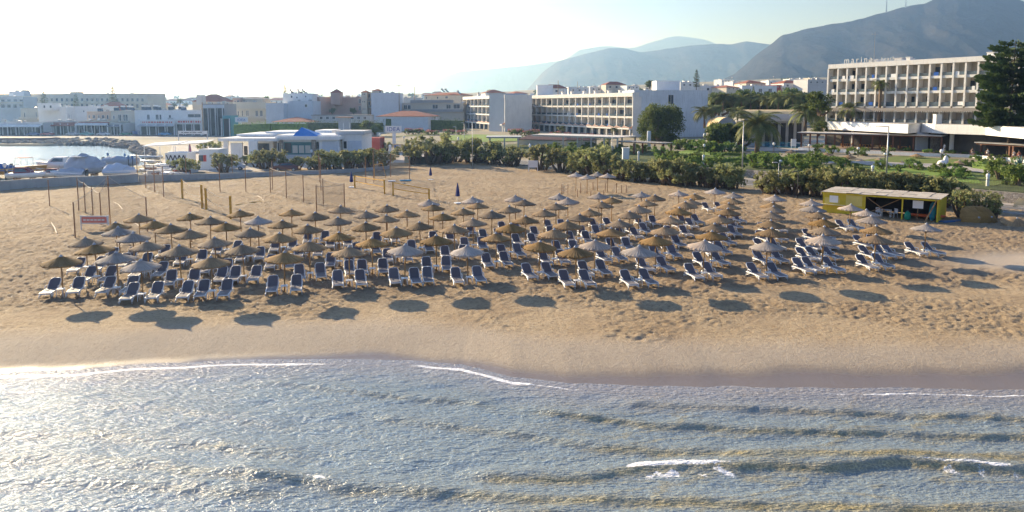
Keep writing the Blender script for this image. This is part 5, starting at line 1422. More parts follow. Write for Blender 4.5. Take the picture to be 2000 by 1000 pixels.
# terrace platform
tp = [xyD(1562, 146), xyD(1790, 129), xyD(1900, 124), xyD(2050, 110), xyD(2200, 125), xyD(1617, 160)]
m = MB(); m.prism(tp, 1.0, 2.62)
tr_ = m.build('terrace', M['whitewash']); tag(tr_, 'white retaining wall and deck below the pergola', 'terrace')
m = MB(); m.prism(shrink(tp, .01), 2.622, 2.64); m.build('deck', pmat('terrace_tiles', (.32, .26, .22), .2, 1, .8, kind='World'), tr_)
M['brown'] = pmat('dark_brown_timber', (.16, .07, .04), .3, 3, .7)
def pergola(name, label, fpts, zt, wid, mat_post, mat_roof, zb, postpx, thick=.16, slats=False, D=None, solid=True):
    'front edge from px,D to px,D'
    (xa, Da), (xb, Db) = fpts
    fc = Face(xa, Da, xb, Db)
    root = empty(name, (0, 0, 0), 0, label, 'pergola'); root.matrix_world = fc.M; root.location.z = 0
    L = fc.L
    m = MB()
    if slats:
        x = 0
        while x < L: m.box(x, x + .12, -.3, wid + .3, zt + .12, zt + .24); x += .42
        m.build('slatted_roof', mat_roof, root)
        m = MB(); m.box(-.2, L + .2, -.05, .1, zt - .04, zt + .118); m.box(-.2, L + .2, wid - .1, wid + .05, zt - .04, zt + .118); m.build('beam', mat_post, root)
    else:
        m.box(-.35, L + .35, -.35, wid + .35, zt + .102, zt + .10 + thick); m.build('roof', mat_roof, root)
        m = MB(); m.box(-.2, L + .2, -.1, .1, zt - .12, zt + .1); m.box(-.2, L + .2, wid - .1, wid + .1, zt - .12, zt + .1)
        for k in range(int(L / 1.2)): m.box(k * 1.2, k * 1.2 + .08, .102, wid - .102, zt - .05, zt + .095)
        m.build('beam', mat_post, root)
    for px in postpx:
        a = fc.uv(px, 280)[0]
        for yy in (0, wid - .1):
            m = MB(); m.box(a - .13, a + .13, yy - .12, yy + .12, zb, zt - .121); m.build('post', mat_post, root)
    return root, fc
M['canvas'] = pmat('pale_canvas_roof', (.66, .62, .57), .08, 1, .85)
pergola('pergola', 'long brown-posted restaurant pergola with a flat pale canvas roof', ((1564, 147), (1841, 130)), 5.42, 5.0, M['brown'], M['canvas'], 2.645, [1565, 1596, 1630, 1666, 1704, 1744, 1784, 1839])
pg, pf = pergola('pergola', 'right-edge terrace pergola with a sloping grey canvas roof', ((1914, 124), (2075, 110)), 4.55, 6.5, M['brown'], M['greyroof'], 2.645, [1917, 1973, 1980, 2040])
pergola('pergola', 'pale flat-roofed shelter behind the tamarisks', ((1042, 158), (1207, 145)), 4.5, 7.5, M['steel'], M['canvas'], 0.9, [1100, 1128, 1155, 1180, 1206])
pergola('pergola', 'open slatted garden pergola left of the round tree', ((1207, 146), (1295, 138)), 3.7, 3.0, M['brown'], M['canvas'], 1.0, [1238, 1279, 1294], slats=True)
pergola('pergola', 'flat grey car shelter among the tamarisks', ((952, 168), (1016, 168)), 3.6, 6, M['steel'], wallm('lg'), 1.0, [956, 985, 1012])
house('pavilion', (1012, 176, 1112, 170), 271.5, 5, 'c', 'long low building with a dark brown tiled roof', 'building', roof='hip', roofh=1.1, roofmat=pmat('brown_roof_tiles', (.17, .10, .09), .25, 1.5, .85))
house('pavilion', (1107, 168, 1154, 166), 273, 6, 'c', 'square pavilion with a brown pyramid roof and white chimney', 'building', roof='hip', roofh=1.6, roofmat=bpy.data.materials['brown_roof_tiles'])
# cream curved-roof hall and arched roof
def barrel(name, label, x0, x1, D, z0, z1, zr, depth, wall, mats):
    fc = Face(x0, D, x1, D); root = empty(name, (0, 0, 0), 0, label, 'hall'); root.matrix_world = fc.M; root.location.z = 0
    L = fc.L; n = 14
    m = MB(); m.box(0, L, .6, depth, z0, z1); m.build('wall', wall, root)
    for nm, a0, a1, mt in (('lower_roof', 0, .42, mats[0]), ('upper_roof', .42, 1.0, mats[1])):
        m = MB(); P_ = []
        for k in range(n + 1):
            t = (a0 + (a1 - a0) * k / n) * math.pi / 2
            P_.append((-.8 + (depth / 2 + .8) * (1 - math.cos(t)) ** .8, z1 + (zr - z1) * math.sin(t)))
        vs_ = [(x, y, z) for x in (-.4, L + .4) for y, z in P_]
        m.add(vs_, [(k, k + 1, n + 2 + k, n + 1 + k) for k in range(n)]); m.build(nm, mt, root, True, fix=False)
    m = MB(); P_ = [(-.8 + (depth / 2 + .8) * (1 - math.cos(k / n * math.pi / 2)) ** .8, z1 + (zr - z1) * math.sin(k / n * math.pi / 2)) for k in range(n + 1)]
    P2 = [(depth - y, z) for y, z in P_[::-1]]
    al = P_ + P2
    m.add([(0, y, z) for y, z in al], [tuple(range(len(al)))]); m.add([(L, y, z) for y, z in al], [tuple(range(len(al)))[::-1]])
    m.build('gable', wall, root)
    m = MB()
    for k in range(6): m.box(L * (.22 + .13 * k), L * (.22 + .13 * k) + L * .08, .55, .59, z0, z1 - .5)
    m.build('window', M['dark'], root)
    return root
M['creamroof'] = pmat('cream_vaulted_roof', (.70, .54, .30), .06, .4, .85)
barrel('vaulted_hall', 'hall with a cream and grey vaulted roof behind the palms', 1456, 1575, 172, 1.5, 7.4, 10.1, 10, wallm('g'), [pmat('grey_roof_membrane', (.42, .40, .38), .06, .4, .85), M['creamroof']])  # grey wall colour carries the shade on the hall's lower part
fa = empty('arched_hall', (0, 0, 0), 0, 'small hall with a round arched cream roof', 'hall')
A_ = atD(1396, 243, 168); B_ = atD(1440, 243, 166); cxx = (A_.x + B_.x) / 2
fa.location = (cxx, 166, 0)
m = MB(); n = 16; Wd = (B_.x - A_.x) / 2; pr = [(Wd * math.cos(math.pi * k / n), 6.0 + 2.4 * math.sin(math.pi * k / n)) for k in range(n + 1)]
m.add([(x, 0, z) for x, z in pr] + [(x, 9, z) for x, z in pr], [(k, k + 1, n + 2 + k, n + 1 + k) for k in range(n)]); m.build('vault_roof', M['creamroof'], fa, True)
m = MB(); m.add([(x, .1, z) for x, z in pr], [tuple(range(n + 1))]); m.box(-Wd, Wd, .1, 9, 1.5, 6.0); m.build('wall', wallm('g'), fa)  # wall greyed so its colour holds the shade below the vault
m = MB(); m.box(-Wd * .7, Wd * .7, -.02, .09, 2.4, 4.6); m.build('window', M['dark'], fa)
# ------------------------------------------------------------------ white beach club
cl = empty('beach_club', (0, 0, 0), 0, 'sprawling white beach club with flat roofs and blue pyramid', 'beach club')
def cbox(nm, x0, x1, y0px, y1px, D, dep, mat, z0=None):
    a, b_ = atD(x0, y0px, D), atD(x1, y1px, D)
    m = MB(); m.box(a.x, b_.x, D, D + dep, b_.z if z0 is None else z0, a.z); return m.build(nm, mat, cl)
W_ = M['whitewash']
cbox('wall', 540, 660, 264, 322, 141, 12, W_, -.3)
cbox('roof', 537, 664, 266, 273, 140, 14, W_)
cbox('wall', 656.5, 708, 262, 318, 144, 10, W_, -.3)
cbox('roof_box', 655, 711, 256, 263.5, 143.6, 8, pmat('grey_white_render', (.55, .55, .55), .06, .4, .9))
cbox('side_door', 671, 677, 276, 290, 143.95, .1, M['dark'])
cbox('shutter', 679, 706, 275, 300, 143.9, .08, wallm('b'))
cbox('shutter', 629, 662, 275, 298, 140.9, .08, wallm('b'))
cbox('stone_column', 545, 553, 272, 320, 140.6, .5, M['stone']); cbox('stone_column', 608, 617, 272, 320, 140.6, .5, M['stone']); cbox('stone_column', 662, 669, 268, 318, 143.4, .4, M['stone'])
cbox('side_window', 542, 545, 279, 295, 140.9, .08, M['dark']); cbox('side_window', 617.5, 623, 277, 297, 140.9, .08, M['dark'])
fr = cbox('window_frame', 554, 608.5, 277.5, 302, 140.8, .15, pmat('teal_window_frame', (.08, .20, .20), .1, 2, .6))
cbox('plinth', 553.5, 608.8, 302.1, 320, 140.55, .4, wallm('lg'))
for k in range(3):
    pn = cbox('window_pane', 571 + k * 12.5, 581.5 + k * 12.5, 284, 299, 140.72, .06, wallm('c'))
cbox('window_pane', 556, 569, 279, 299, 140.74, .05, M['glass'])
cbox('wall', 485, 535, 273, 318, 143, 8, W_, -.3)
cbox('roof', 425, 541, 270, 276, 139, 12, W_)
cbox('roof', 462, 528, 262, 266, 146, 14, W_)
cbox('roof', 518, 575, 257, 262, 150, 10, W_)
cbox('roof', 615, 648, 254.5, 262, 154, 8, W_)
cbox('wall', 450, 474, 279, 312, 140, .5, W_, -.3)
cbox('wall', 436, 446, 276, 315, 139.5, .6, W_, -.3)
cbox('wall', 485, 503, 276, 318, 138.5, .6, W_, -.3)
cbox('terrace_window', 504, 526, 280, 300, 142.9, .08, M['glass']); cbox('terrace_window', 476, 484, 285, 303, 142.9, .08, M['dark'])
bx, by = xyD(566, 141), None
P = [atD(570, 267, 140.3), atD(624, 267, 140.3)]
wx = (P[1].x - P[0].x); ap = atD(592, 248.5, 144)
m = MB(); a = P[0]; q = [(a.x, 140.3, a.z), (a.x + wx, 140.3, a.z), (a.x + wx, 140.3 + wx, a.z), (a.x, 140.3 + wx, a.z), (ap.x, 140.3 + wx / 2, ap.z + .05)]
m.add(q, [(0, 1, 4), (1, 2, 4), (2, 3, 4), (3, 0, 4)]); m.build('pyramid_roof', pmat('bright_blue_roof_paint', (.02, .22, .62), .06, .5, .55), cl)
for i, px in enumerate((671, 683)):
    p = atD(px, 257, 147); t2 = atD(px, 240, 147)
    o = empty('antenna_mast', p, 0, ['left', 'right'][i] + ' thin white mast on the beach club roof', 'antenna'); m = MB(); m.tube([(0, 0, 0), (0, 0, t2.z - p.z)], .05, 5); m.build('mast', M['white'], o); m = MB(); m.lathe([(.12, 0), (.12, .08), (0, .1)], 8); m.build('foot', M['white'], o)
# totem sign
def signpanel(name, label, x0, x1, y0, y1, D, text=None, tmat='bluepaint', tsize=1.0, border=None, bmat='white', posts=(), ybase=None, depth=.25, th=1.0, cat='sign', rowsn=0, red=None):
    a, b_ = atD(x0, y0, D), atD(x1, y1, D)
    gz = float(G(a.x, a.y)) if ybase is None else atD(x0, ybase, D).z
    root = empty(name, ((a.x + b_.x) / 2, D, gz), 0, label, cat)
    w = (b_.x - a.x) / 2; z0, z1 = b_.z - gz, a.z - gz
    m = MB(); m.box(-w, w, 0, depth, z0, z1); bd = m.build('board', M[bmat], root)
    if red:
        m = MB(); m.box(-w * .9, w * .9, -.02, -.003, z0 + (z1 - z0) * .16, z1 - (z1 - z0) * .14); m.build('banner', red, bd)
    if rowsn:
        rr = random.Random(len(label)); m = MB()
        for k in range(rowsn):
            z = z1 - (z1 - z0) * (.5 if rowsn == 1 else (.25 + .55 * k / max(rowsn - 1, 1))); x = -w * .78; hh = (z1 - z0) * .10 / max(1, rowsn * .5)
            while x < w * .7:
                q = w * rr.uniform(.1, .35); m.box(x, min(x + q, w * .78), -.035, -.022, z - hh, z + hh); x += q + w * .06
        m.build('lettering', M[tmat], bd)
    if text: text3d(text, tsize, M[tmat], bd, (0, -.04, z0 + (z1 - z0) * .22), (math.pi / 2, 0, 0), .02, th, 'CENTER')
    for (pa, pb) in posts:
        x_ = atD(pa, y0, D).x - (a.x + b_.x) / 2; x2 = atD(pb, y0, D).x - (a.x + b_.x) / 2
        m = MB(); m.box(x_, x2, depth * .25 if not red and not rowsn else -.03, depth * .8, -.2, z0 - .003 if pb - pa > 5 else z1 + .05); m.build('post', M[bmat], root)
    return root
signpanel('totem_sign', 'tall white T-shaped sign with blue capitals beside the driveway', 752.5, 784, 246, 259, 186, 'IDEA', 'bluepaint', 1.5, posts=[(766, 772.5)], th=1.1)
signpanel('totem_sign', 'white T-shaped sign with blue capitals before the beige town house', 459, 484, 229, 238.5, 262, 'IDEA', 'bluepaint', 1.3, posts=[(467, 471)], ybase=250, th=1.1)
signpanel('hoarding', 'long white banner with dark lettering by the coast road', 348, 404, 255.5, 262, 205, None, 'dkmark', posts=[(347.5, 348.6), (403.6, 404.8)], rowsn=1)
signpanel('banner_sign', 'white framed sign with a red banner on the sand', 156.5, 211.5, 421.5, 437.5, 63.5, None, 'white', posts=[(156.5, 158.3), (209.8, 211.5)], rowsn=1, red=pmat('faded_red_banner', (.72, .22, .17), .1, 1, .8), depth=.06)
signpanel('notice_board', 'white gridded notice board on legs by the tamarisks', 1033, 1049, 313.5, 327, 121, None, 'dkmark', posts=[(1032, 1033.5), (1049, 1050.5)], depth=.1)
signpanel('pool_sign', 'white panel beside the swimming pool', 1545.5, 1555, 271.5, 285.5, 138, None, posts=[(1546, 1547), (1553.5, 1554.5)], depth=.08)
# ------------------------------------------------------------------ yellow hut
A = at(1606, 415); B = at(1832, 434.6); C_ = at(1881, 422.5)
hx = (B - A).normalized(); hL = (B - A).length; hD = 5.2
hut = empty('beach_hut', A, math.atan2(hx.y, hx.x), 'yellow wooden beach hut, half open, with a patched flat roof', 'hut')
h0 = 2.15
m = MB()
m.box(0, 4.05 if hL > 8 else 3.5, 0, .06, 0, h0 - .02); 
sp = 3.9 / 10.4 * hL
m = MB(); m.box(0, sp, 0, .06, 0, h0 - .02); m.build('front_wall', M['yellow'], hut)
m = MB(); m.box(.2, sp * .42, -.025, -.003, 1.05, 1.62); m.box(sp * .57, sp * .96, -.03, -.004, .95, 1.98); m.build('hatch', pmat('pale_yellow_board', (.66, .55, .16), .1, 1, .7), hut)
m = MB(); m.box(-.1, sp * .56, -.34, -.032, .90, .96); m.build('counter', pmat('cream_counter', (.66, .58, .32), .1, 2, .7), hut)
m = MB(); m.box(sp * .17, sp * .38, -.05, -.026, 1.15, 1.85); m.build('poster', M['white'], hut)
m = MB()
for k in range(13):
    z = .04 + k * .165; m.box(hL - .05, hL, .06, hD, z, z + .13)
m.build('slatted_side', M['yellow'], hut)
m = MB(); m.box(0, .05, .062, hD, 0, h0 - .02); m.build('side_wall', M['yellow'], hut)
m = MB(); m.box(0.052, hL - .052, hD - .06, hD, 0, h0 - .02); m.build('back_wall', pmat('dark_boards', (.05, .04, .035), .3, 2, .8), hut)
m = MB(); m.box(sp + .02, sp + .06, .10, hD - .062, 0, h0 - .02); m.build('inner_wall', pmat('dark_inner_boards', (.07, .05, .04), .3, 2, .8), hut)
for x in (sp + .08, sp + .62 * (hL - sp) * .85, hL - .1):
    m = MB(); m.box(x - .06, x + .06, -.03, .09, 0, h0 - .02); m.build('post', M['yellow'], hut)
m = MB(); m.box(-.1, hL + .1, -.12, -.04, h0 - .14, h0 + .02); m.build('fascia', M['yellow'], hut)
m = MB(); rr = random.Random(3)
for j in range(4):
    for k in range(9):
        x0 = -.15 + (hL + .3) * k / 9; y0 = -.2 + (hD + .45) * j / 4
        dz_ = rr.uniform(0, .05)
        m.box(x0 + rr.uniform(-.03, .05), x0 + (hL + .3) / 9 + rr.uniform(-.04, .03), y0 + rr.uniform(-.06, .06), y0 + (hD + .45) / 4 + rr.uniform(-.02, .05), h0 + .03 + dz_, h0 + .06 + dz_)
m.build('roof', pmat('bleached_plywood_roof', (.52, .46, .38), .25, 1.2, .9, objvar=.1), hut)
m = MB(); m.box(0, hL, 0, hD, h0 - .0, h0 + .028); m.build('roof_deck', M['wood'], hut)
m = MB(); m.tube([(sp + .2, .25, 1.9), (sp + 2.6, .25, .2)], .04, 4); m.tube([(sp + .3, .28, .3), (sp + 3.2, .28, 1.95)], .04, 4); m.build('brace', M['wood'], hut)
def inhut(name, label, cat, u, v, builder, rz=0):
    p = hut.matrix_world @ Vector((0, 0, 0))
    q = A + hx * u + Vector((-hx.y, hx.x, 0)) * v
    root = empty(name, (q.x, q.y, .0), math.atan2(hx.y, hx.x) + rz, label, cat); builder(root); return root
def b_table(r):
    m = MB(); m.box(-.45, .45, -.35, .35, .70, .74); m.build('table_top', M['white'], r)
    for a in (-1, 1):
        for b in (-1, 1):
            m = MB(); m.tube([(a * .4, b * .3, .70), (a * .42, b * .32, 0)], .03, 5); m.build('leg', M['white'], r)
def b_chair(r, mat=None):
    mat = mat or M['white']
    m = MB(); m.box(-.22, .22, -.22, .22, .43, .46); m.build('seat', mat, r)
    m = MB(); m.box(-.22, .22, .2, .24, .46, .88); m.build('backrest', mat, r)
    for a in (-1, 1):
        for b in (-1, 1):
            m = MB(); m.tube([(a * .2, b * .2, .43), (a * .22, b * .22, 0)], .02, 4); m.build('leg', mat, r)
def b_bin(r):
    m = MB(); m.lathe([(.24, 0), (.29, .1), (.30, .55), (.24, .7), (.10, .78), (.09, .86), (0, .86)], 12); m.build('body', pmat('green_drum', (.01, .22, .14), .1, 2, .5), r, True)
    m = MB(); m.lathe([(.11, .86), (.11, .92), (0, .92)], 8); m.build('lid', M['dkmark'], r)
def b_kayak(r):
    m = MB(); n = 9; prof = []
    for k in range(n):
        t = -1 + 2 * k / (n - 1); w = .36 * math.sqrt(max(0.02, 1 - t * t)); prof.append([(t * 1.5, w, .42), (t * 1.5, w * .7, .2 + .1 * t * t), (t * 1.5, -w * .7, .2 + .1 * t * t), (t * 1.5, -w, .42), (t * 1.5, -w * .5, .5), (t * 1.5, w * .5, .5)])
    m.add([p for s in prof for p in s], [(i * 6 + k, i * 6 + (k + 1) % 6, (i + 1) * 6 + (k + 1) % 6, (i + 1) * 6 + k) for i in range(n - 1) for k in range(6)] + [tuple(range(6))[::-1], tuple(range((n - 1) * 6, n * 6))])
    m.build('hull', pmat('orange_kayak', (.65, .12, .03), .1, 1, .4), r, True)
    m = MB(); m.box(-1, -.9, -.4, .4, 0, .22); m.box(.9, 1, -.4, .4, 0, .22); m.build('trestle', M['wood'], r)
inhut('table', 'white plastic table inside the open hut', 'table', sp + 1.9, .8, b_table)
inhut('chair', 'white plastic chair left of the table in the hut', 'chair', sp + 1.25, .75, b_chair, .6)
inhut('chair', 'white plastic chair right of the table in the hut', 'chair', sp + 2.6, .9, b_chair, -.7)
inhut('water_drum', 'green plastic drum by the hut doorway', 'drum', sp + 3.9, .15, b_bin)
inhut('kayak', 'orange kayak on trestles inside the hut', 'kayak', sp + 5.4 if hL > 9.6 else hL - 1.9, 1.6, b_kayak, .15)
def b_board(r):
    m = MB(); m.box(-.45, .45, 0, .04, 1.15, 1.9); m.build('panel', M['white'], r); m = MB(); m.box(-.03, .03, .045, .08, 0, 2.1); m.build('post', M['wood'], r)
inhut('hut_notice', 'white notice hanging in the right half of the hut', 'sign', hL - 1.8, .35, b_board)
def b_surf(r):
    m = MB(); m.prism([(.3 * math.cos(a) , .9 + .95 * math.sin(a)) for a in [k * math.pi / 8 for k in range(16)]], 0, .06, Matrix.Rotation(R(80), 4, 'X')); m.build('board', pmat('turquoise_board', (.03, .28, .42), .1, 2, .4), r, True)
    m = MB(); m.box(-.02, .02, -.1, .0, .1, .3); m.build('fin', M['dkmark'], r)
inhut('surfboard', 'turquoise board standing at the right end of the hut', 'surfboard', hL - .65, 1.0, b_surf)
m = MB(); q0 = A + hx * (hL - 1.0) - Vector((-hx.y, hx.x, 0)) * .8; q1 = A + hx * (hL - .2) - Vector((-hx.y, hx.x, 0)) * .15
m.tube([(q0.x, q0.y, 0), (q1.x, q1.y, 2.1)], .06, 6); tag(m.build('plank', M['wood']), 'bare plank leaning against the right end of the hut roof', 'plank')
q0 = at(1858, 433)
m = MB(); m.box(-1.3, 1.3, -.3, .3, .02, .12); o = m.build('paddle_board', pmat('blue_board', (.03, .12, .3), .1, 2, .4)); o.location = (q0.x, q0.y, 0); o.rotation_euler = (0, 0, .35); tag(o, 'dark blue board lying beside the slatted hut end', 'paddle board')
# loose thatch roofs lying at the right
def loose(label, px, py, s, rx_, rz, sy=1.0):
    p = at(px, py)
    root = empty('thatch_roof', (p.x, p.y, .25), 0, label, 'thatch roof', 'parasol roofs lying on the sand')
    rd = random.Random(px); m = MB(); n = 40
    m.lathe([(.05, .55), (.6, .38), (1.1, .12), (1.28, -.02), (1.2, -.10), (.6, .25), (.05, .42)], n, (0, 0, 0), lambda i, k: 1 + (rd.uniform(-.04, .04) if i in (3, 4) else 0)); m.build('thatch', M['straw'], root, fix=False)
    m = MB(); m.lathe([(.1, .52), (.05, .62), (0, .65)], 10); m.build('cap', M['capgrey'], root)
    root.rotation_euler = (rx_, 0, rz); root.scale = (s, s * sy, s)
loose('large loose thatch roof standing on edge beside the hut, left', 1903, 434, 1.12, R(62), .1)
loose('large loose thatch roof standing on edge beside the hut, right', 1926, 434, 1.12, R(58), .35)
loose('flat loose thatch roof at the right edge of the beach', 1982, 441, .95, R(20), .2)
# dark bushes by the loose roofs
dkb = [bush('dark_bush', 350 + k, .8, 1.0, 'tam', 14, 40, .05, .45, 6) for k in range(2)]
putall(dkb, [(1880, 424, 55, 'dark spindly bush beside the hut, first'), (1896, 422, 56, 'dark spindly bush beside the hut, second'), (1914, 424, 50, 'dark spindly bush beside the hut, third'), (1930, 426, 54, 'dark spindly bush beside the hut, fourth'), (1944, 428, 32, 'dark spindly bush beside the hut, fifth'), (1872, 412, 44, 'dark spindly bush just behind the slatted hut end')], None, 'dark bushes beside the hut', 'bush', rnd)
# ------------------------------------------------------------------ posts, nets, courts
def netmat():
    t = NT('brown_sports_netting'); t.b.inputs['Base Color'].default_value = (.30, .22, .14, 1); t.b.inputs['Roughness'].default_value = .9
    v = t.coord('Generated', (60, 60, 60)); t.b.inputs['Alpha'].default_value = .16
    return t.mat
M['net'] = netmat()
M['rope'] = pmat('cream_rope', (.62, .52, .40), .1, 3, .8)
M['postw'] = pmat('brown_fence_post', (.34, .19, .10), .3, 3, .8, stretch=(1, 1, .2))
PO = [(93, 352, 97, 402), (149, 348, 154, 410), (163, 357, 167, 415), (178, 366, 182, 425), (194, 377, 198, 438), (207, 345, 216, 445), (139, 396, 147, 464), (283, 386, 288, 452), (267, 302, 269, 354), (282, 316, 285, 367), (300, 323, 302.5, 375), (318, 326, 320, 385), (362, 304, 364, 350), (427, 322, 430, 375), (452, 302, 454, 344), (478, 328, 480.5, 377), (525, 328, 528.5, 377), (530, 315, 532.5, 370), (557, 335, 559.5, 388), (591, 342, 593, 395), (622, 302, 624, 356), (625, 312, 627, 372), (629.5, 350, 631.5, 400), (616, 363, 618.5, 416), (671, 359, 673, 405), (713.5, 307, 714.5, 357), (729, 294, 730, 357), (762.5, 300, 763, 345), (800, 305, 800, 352)]
pr0 = None
pp = []
for i, (xt, yt, xb, yb) in enumerate(PO):
    b = at(xb, yb); hgt = atD(xt, yt, b.y).z
    pp.append((b, hgt))
NAMES = ['lone post on the far-left sand', 'post 1', '', '', '', '']
place_txt = lambda x: 'left of the red banner sign' if x < 160 else 'behind the red banner sign' if x < 240 else 'at the boat yard corner' if x < 340 else 'before the white container' if x < 470 else 'along the middle court' if x < 600 else 'near the left blue umbrella' if x < 690 else 'before the driveway'
cc = {}
for i, ((b, hgt), q) in enumerate(zip(pp, PO)):
    tx = place_txt(q[0]); cc[tx] = cc.get(tx, 0) + 1
    if pr0 is None:
        root = empty('fence_post'); m = MB(); m.tube([(0, 0, -.3), (0, 0, 1)], .055, 7); m.build('shaft', M['postw'], root, True); m = MB(); m.lathe([(.065, 1.0), (.065, 1.012), (0, 1.02)], 7); m.build('cap', M['wood'], root); pr0 = tree_of(root); f_ = True
    else: f_ = False
    o = place(pr0, f_, (b.x, b.y, 0), 0, (1, 1, hgt), '%s slender timber net post %s' % (ORD[cc[tx]], tx), 'net posts round the beach courts'); o['category'] = 'post'
def netrun(name, label, idx, z0=.15, rope=True, sag=.15, cat='net'):
    pts = [pp[i] for i in idx]
    root = empty(name, (pts[0][0].x, pts[0][0].y, 0), 0, label, cat)
    o0 = Vector((pts[0][0].x, pts[0][0].y, 0))
    m = MB(); rm = MB()
    for (a, ha), (b, hb) in zip(pts[:-1], pts[1:]):
        n = 6; T = []
        for k in range(n + 1):
            f = k / n; p = a.lerp(b, f) - o0; z = ha + (hb - ha) * f - sag * math.sin(math.pi * f)
            T.append((p, z))
        for k in range(n):
            (p, z), (q, y) = T[k], T[k + 1]
            m.add([(p.x, p.y, z0), (q.x, q.y, z0), (q.x, q.y, y), (p.x, p.y, z)], [(0, 1, 2, 3)])
        rm.tube([(p.x, p.y, z) for p, z in T], .022, 4)
    m.build('netting', M['net'], root, fix=False); rm.build('rope', M['rope'], root)
netrun('ball_net', 'brown ball net on the four posts nearest the harbour wall', [1, 2, 3, 4, 5])
netrun('ball_net', 'brown ball net at the boat yard corner', [8, 9, 10, 11])
netrun('ball_net', 'long ball net along the middle court with a sagging cream rope', [16, 18, 19, 22, 24])
netrun('ball_net', 'small ball net between two posts behind the parasols', [23, 24])
netrun('ball_net', 'tall ball net before the driveway', [26, 27, 28])
netrun('ball_net', 'net strip low across the left court', [6, 5, 7], .0)
def volley(label, xt0, yt0, xb0, yb0, xt1, yt1, xb1, yb1, sag, cream=False):
    a, b = at(xb0, yb0), at(xb1, yb1)
    ha, hb = atD(xt0, yt0, a.y).z, atD(xt1, yt1, b.y).z
    root = empty('volleyball_net', (a.x, a.y, 0), 0, label, 'volleyball net', 'volleyball nets on the beach courts')
    d = b - a; L = d.length; u = d.normalized()
    for p, h in ((Vector((0, 0, 0)), ha), (d, hb)):
        m = MB(); m.box(p.x - .09, p.x + .09, p.y - .09, p.y + .09, -.2, h); m.build('post', M['gold_post'], root)
    tape = M['rope'] if cream else pmat('yellow_net_tape', (.78, .45, .10), .08, 2, .7)
    def band(frac, w):
        m = MB(); n = 12; T = []
        for k in range(n + 1):
            f = .03 + .94 * k / n; p = d * f; z = (ha + (hb - ha) * f) * frac - sag * math.sin(math.pi * f); T.append((p.x, p.y, z))
        for p, q in zip(T[:-1], T[1:]):
            m.add([(p[0], p[1], p[2] - w), (q[0], q[1], q[2] - w), (q[0], q[1], q[2]), (p[0], p[1], p[2])], [(0, 1, 2, 3)])
            m.add([(p[0] + .03, p[1] + .03, p[2] - w), (q[0] + .03, q[1] + .03, q[2] - w), (q[0] + .03, q[1] + .03, q[2]), (p[0] + .03, p[1] + .03, p[2])], [(0, 1, 2, 3)])
        return m
    band(.98, .11).build('top_tape', tape, root, fix=False); band(.55, .10).build('bottom_tape', tape, root, fix=False)
    m = MB()
    for k in range(12):
        f0, f1 = .03 + .94 * k / 12, .03 + .94 * (k + 1) / 12
        g = lambda f, fr: (d.x * f + .015, d.y * f + .015, (ha + (hb - ha) * f) * fr - sag * math.sin(math.pi * f))
        m.add([g(f0, .53), g(f1, .53), g(f1, .95), g(f0, .95)], [(0, 1, 2, 3)])
    m.build('netting', M['net'], root, fix=False)
volley('sagging volleyball net with yellow posts, first from the left', 354, 350, 356.5, 388, 392.5, 361, 395, 407, .35, True)
volley('sagging volleyball net with yellow posts, second from the left', 401, 367, 403, 409, 448, 383, 451, 428, .35, True)
volley('taut yellow volleyball net right of the left blue umbrella', 693, 342, 693, 367, 750, 351, 751, 380, .04)
volley('taut yellow volleyball net before the middle blue umbrella', 767, 355, 768, 383, 837, 368, 838, 390, .04)
# court lines and hoses
for i, (pts, lab) in enumerate([([(503, 383), (509, 386), (515, 392)], 'white court line piece behind the second volleyball net'), ([(640, 396), (650, 399), (658, 402)], 'white court line piece behind the parasols'), ([(258, 431), (264, 436), (272, 442)], 'white line piece left of the parasols'), ([(100, 435), (107, 445), (111, 456)], 'white hose piece on the far-left sand'), ([(460, 401), (485, 397), (510, 394)], 'orange court line on the pinkish sand'), ([(222, 395), (232, 400), (240, 410)], 'white court line right of the net posts')]):
    P_ = [at(*q) for q in pts]; m = MB(); m.tube([(p.x, p.y, .03) for p in P_], .05, 4)
    tag(m.build('court_line', M['gold_post'] if 'orange' in lab else M['rope']), lab, 'court line')
# closed blue umbrellas
um = None
for i, (px, yt, yb, lab) in enumerate([(686.5, 335, 366, 'closed navy umbrella by the yellow net, leftmost'), (841, 327, 351, 'closed navy umbrella farthest back'), (894, 357, 397, 'closed navy umbrella nearest the parasols')]):
    b = at(px, yb); h = atD(px, yt, b.y).z
    if um is None:
        root = empty('closed_umbrella'); m = MB(); m.tube([(0, 0, 0), (0, 0, .5)], .02, 6); m.build('pole', M['steel'], root)
        r9 = random.Random(5); m = MB(); m.lathe([(.13, .34), (.20, .38), (.16, .55), (.10, .8), (.035, .98), (0, 1.0)], 14, (0, 0, 0), lambda i, k: 1 + .18 * (k % 2)); m.build('canopy', M['blue_cloth'], root)
        m = MB(); m.box(-.3, .3, -.3, .3, 0, .035); m.build('base', M['white'], root)
        um = tree_of(root); o = place(um, True, (b.x, b.y, 0), 0, (1.15, 1.15, h), lab, 'closed navy umbrellas')
    else: o = place(um, False, (b.x, b.y, 0), i, (1.15, 1.15, h), lab, 'closed navy umbrellas')
    o['category'] = 'umbrella'
